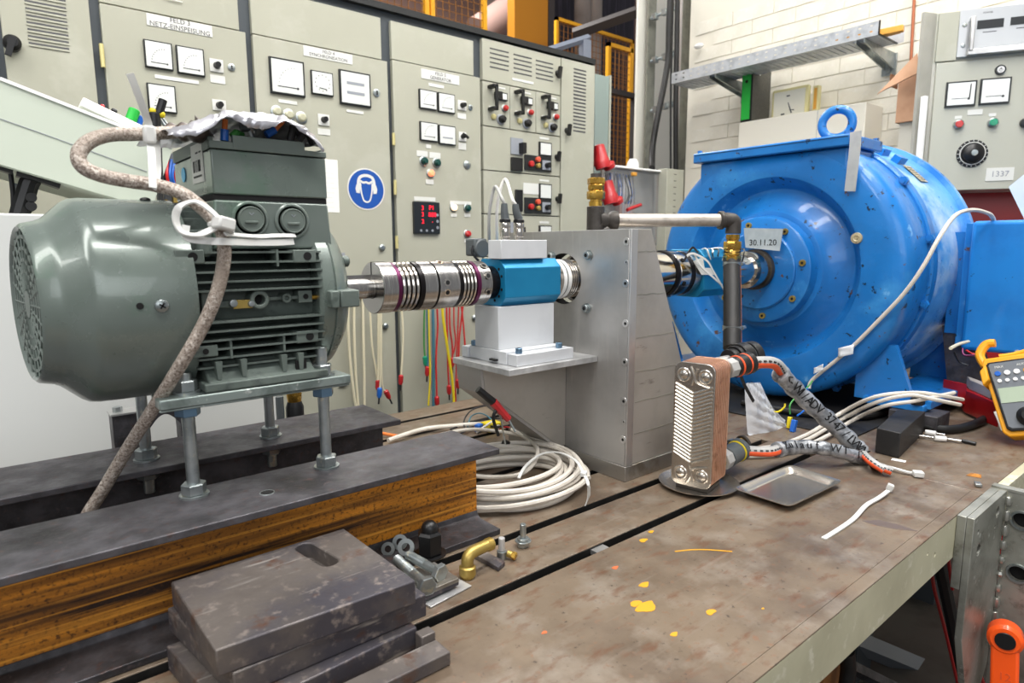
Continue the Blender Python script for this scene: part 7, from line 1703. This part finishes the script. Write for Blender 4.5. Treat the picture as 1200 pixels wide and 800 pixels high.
q = Vector((1.5,0.2698,-0.2777)); ou = (Vector((1.49,0.2551,-0.4469))-q).normalized()
dcam = (Vector((0, 0, .5))-q).normalized(); dcam = (dcam-ou*dcam.dot(ou)).normalized()
obj('lever_head', B().bcyl(q-dcam*.03, q+dcam*.012, .030, .006, 32), 'orange_handle', oh)
sd = ou.cross(dcam).normalized()
obj('lever_arm', B().add([q+ou*u_+sd*s_+dcam*d_ for u_ in (.01, .34) for s_ in (-.023, .023) for d_ in (-.02, .009)], [(0, 1, 3, 2), (4, 6, 7, 5), (0, 4, 5, 1), (2, 3, 7, 6), (0, 2, 6, 4), (1, 5, 7, 3)]), 'orange_handle', oh, bev=.006, seg=3)
obj('lever_cap', B().bcyl(q+dcam*.0125, q+dcam*.016, .017, .001, 24), 'black_plastic', oh)
TXm = Matrix((sd*-1, ou*-1, dcam)).transposed().to_4x4()
text('lever_lettering', '12', .022, Matrix.Translation(q+ou*.075+dcam*.0093) @ TXm, 'hose_orange', oh)
# ---- beneath the table
obj('floor_beam', B().tube([(1.9135,0.75,-0.6815),(2.4094,0.55,-0.9727)], .035, 4, 0), 'meter_grey', label='grey steel beam near the floor under the table edge', cat='beam')
obj('floor_beam', B().tube([(1.8316,0.7,-0.7121),(2.0738,0.6,-0.8752)], .02, 4, 0), 'beam_dark', label='thin galvanised rail under the table, below the grey steel beam', cat='beam')
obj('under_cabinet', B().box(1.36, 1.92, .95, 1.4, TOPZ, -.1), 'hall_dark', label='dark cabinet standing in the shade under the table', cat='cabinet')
for i, (m_, r, pts) in enumerate([('wire_red', .004, [(1.5343,0.42,-0.1799),(1.6228,0.43,-0.2871),(1.744,0.43,-0.4451),(1.9,0.43,-0.6592)]), ('wire_black', .016, [(1.6881,0.45,-0.2215),(1.7871,0.45,-0.3565),(1.9017,0.45,-0.5211),(2.0459,0.45,-0.7542)]), ('wire_red', .004, [(1.6343,0.42,-0.1821),(1.6737,0.42,-0.2371),(1.7633,0.43,-0.339)]), ('wire_red', .005, [(1.7562,0.36,-0.516),(1.82,0.36,-0.5807),(1.867,0.36,-0.632)])]):
    obj('hanging_cable', B().tube(pts, r, 8), m_, label=['thin red cable hanging below the table edge, longest one', 'thick black cable bundle hanging below the table edge', 'short bit of red cable just under the table edge', 'red cable end beside the orange lever'][i], cat='cable')
obj('wood_post', B().box(1.2305, 1.3153, .5, .6, TOPZ, -0.3418), 'wood_brown', label='brown wooden post under the table at the bottom of the view', cat='post')
obj('black_pipe', B().tube([(1.2546,0.47,-0.3008),(1.2711,0.47,-0.3515),(1.2644,0.47,-0.4055)], .015, 12), 'hose_black', label='black ribbed hose hanging under the table edge beside the wooden post', cat='hose')

# ================================================================ ORIGINS: every thing stands at its own base
bpy.context.view_layer.update()
def bbox(o, lim):
    if o.type == 'MESH':
        mw = o.matrix_world
        for c in o.bound_box:
            p = mw @ Vector(c)
            for i in range(3): lim[0][i] = min(lim[0][i], p[i]); lim[1][i] = max(lim[1][i], p[i])
    for ch in o.children: bbox(ch, lim)
for o in [k for k in bpy.data.objects if k.parent is None and k.type in ('EMPTY', 'MESH')]:
    if o.get('placed'):
        del o['placed']; continue
    lim = [[9e9]*3, [-9e9]*3]; bbox(o, lim)
    base = Vector(((lim[0][0]+lim[1][0])/2, (lim[0][1]+lim[1][1])/2, lim[0][2]))
    if o.type == 'MESH': o.data.transform(Matrix.Translation(-base))
    o.location = base
    for ch in o.children: ch.location = ch.location-base
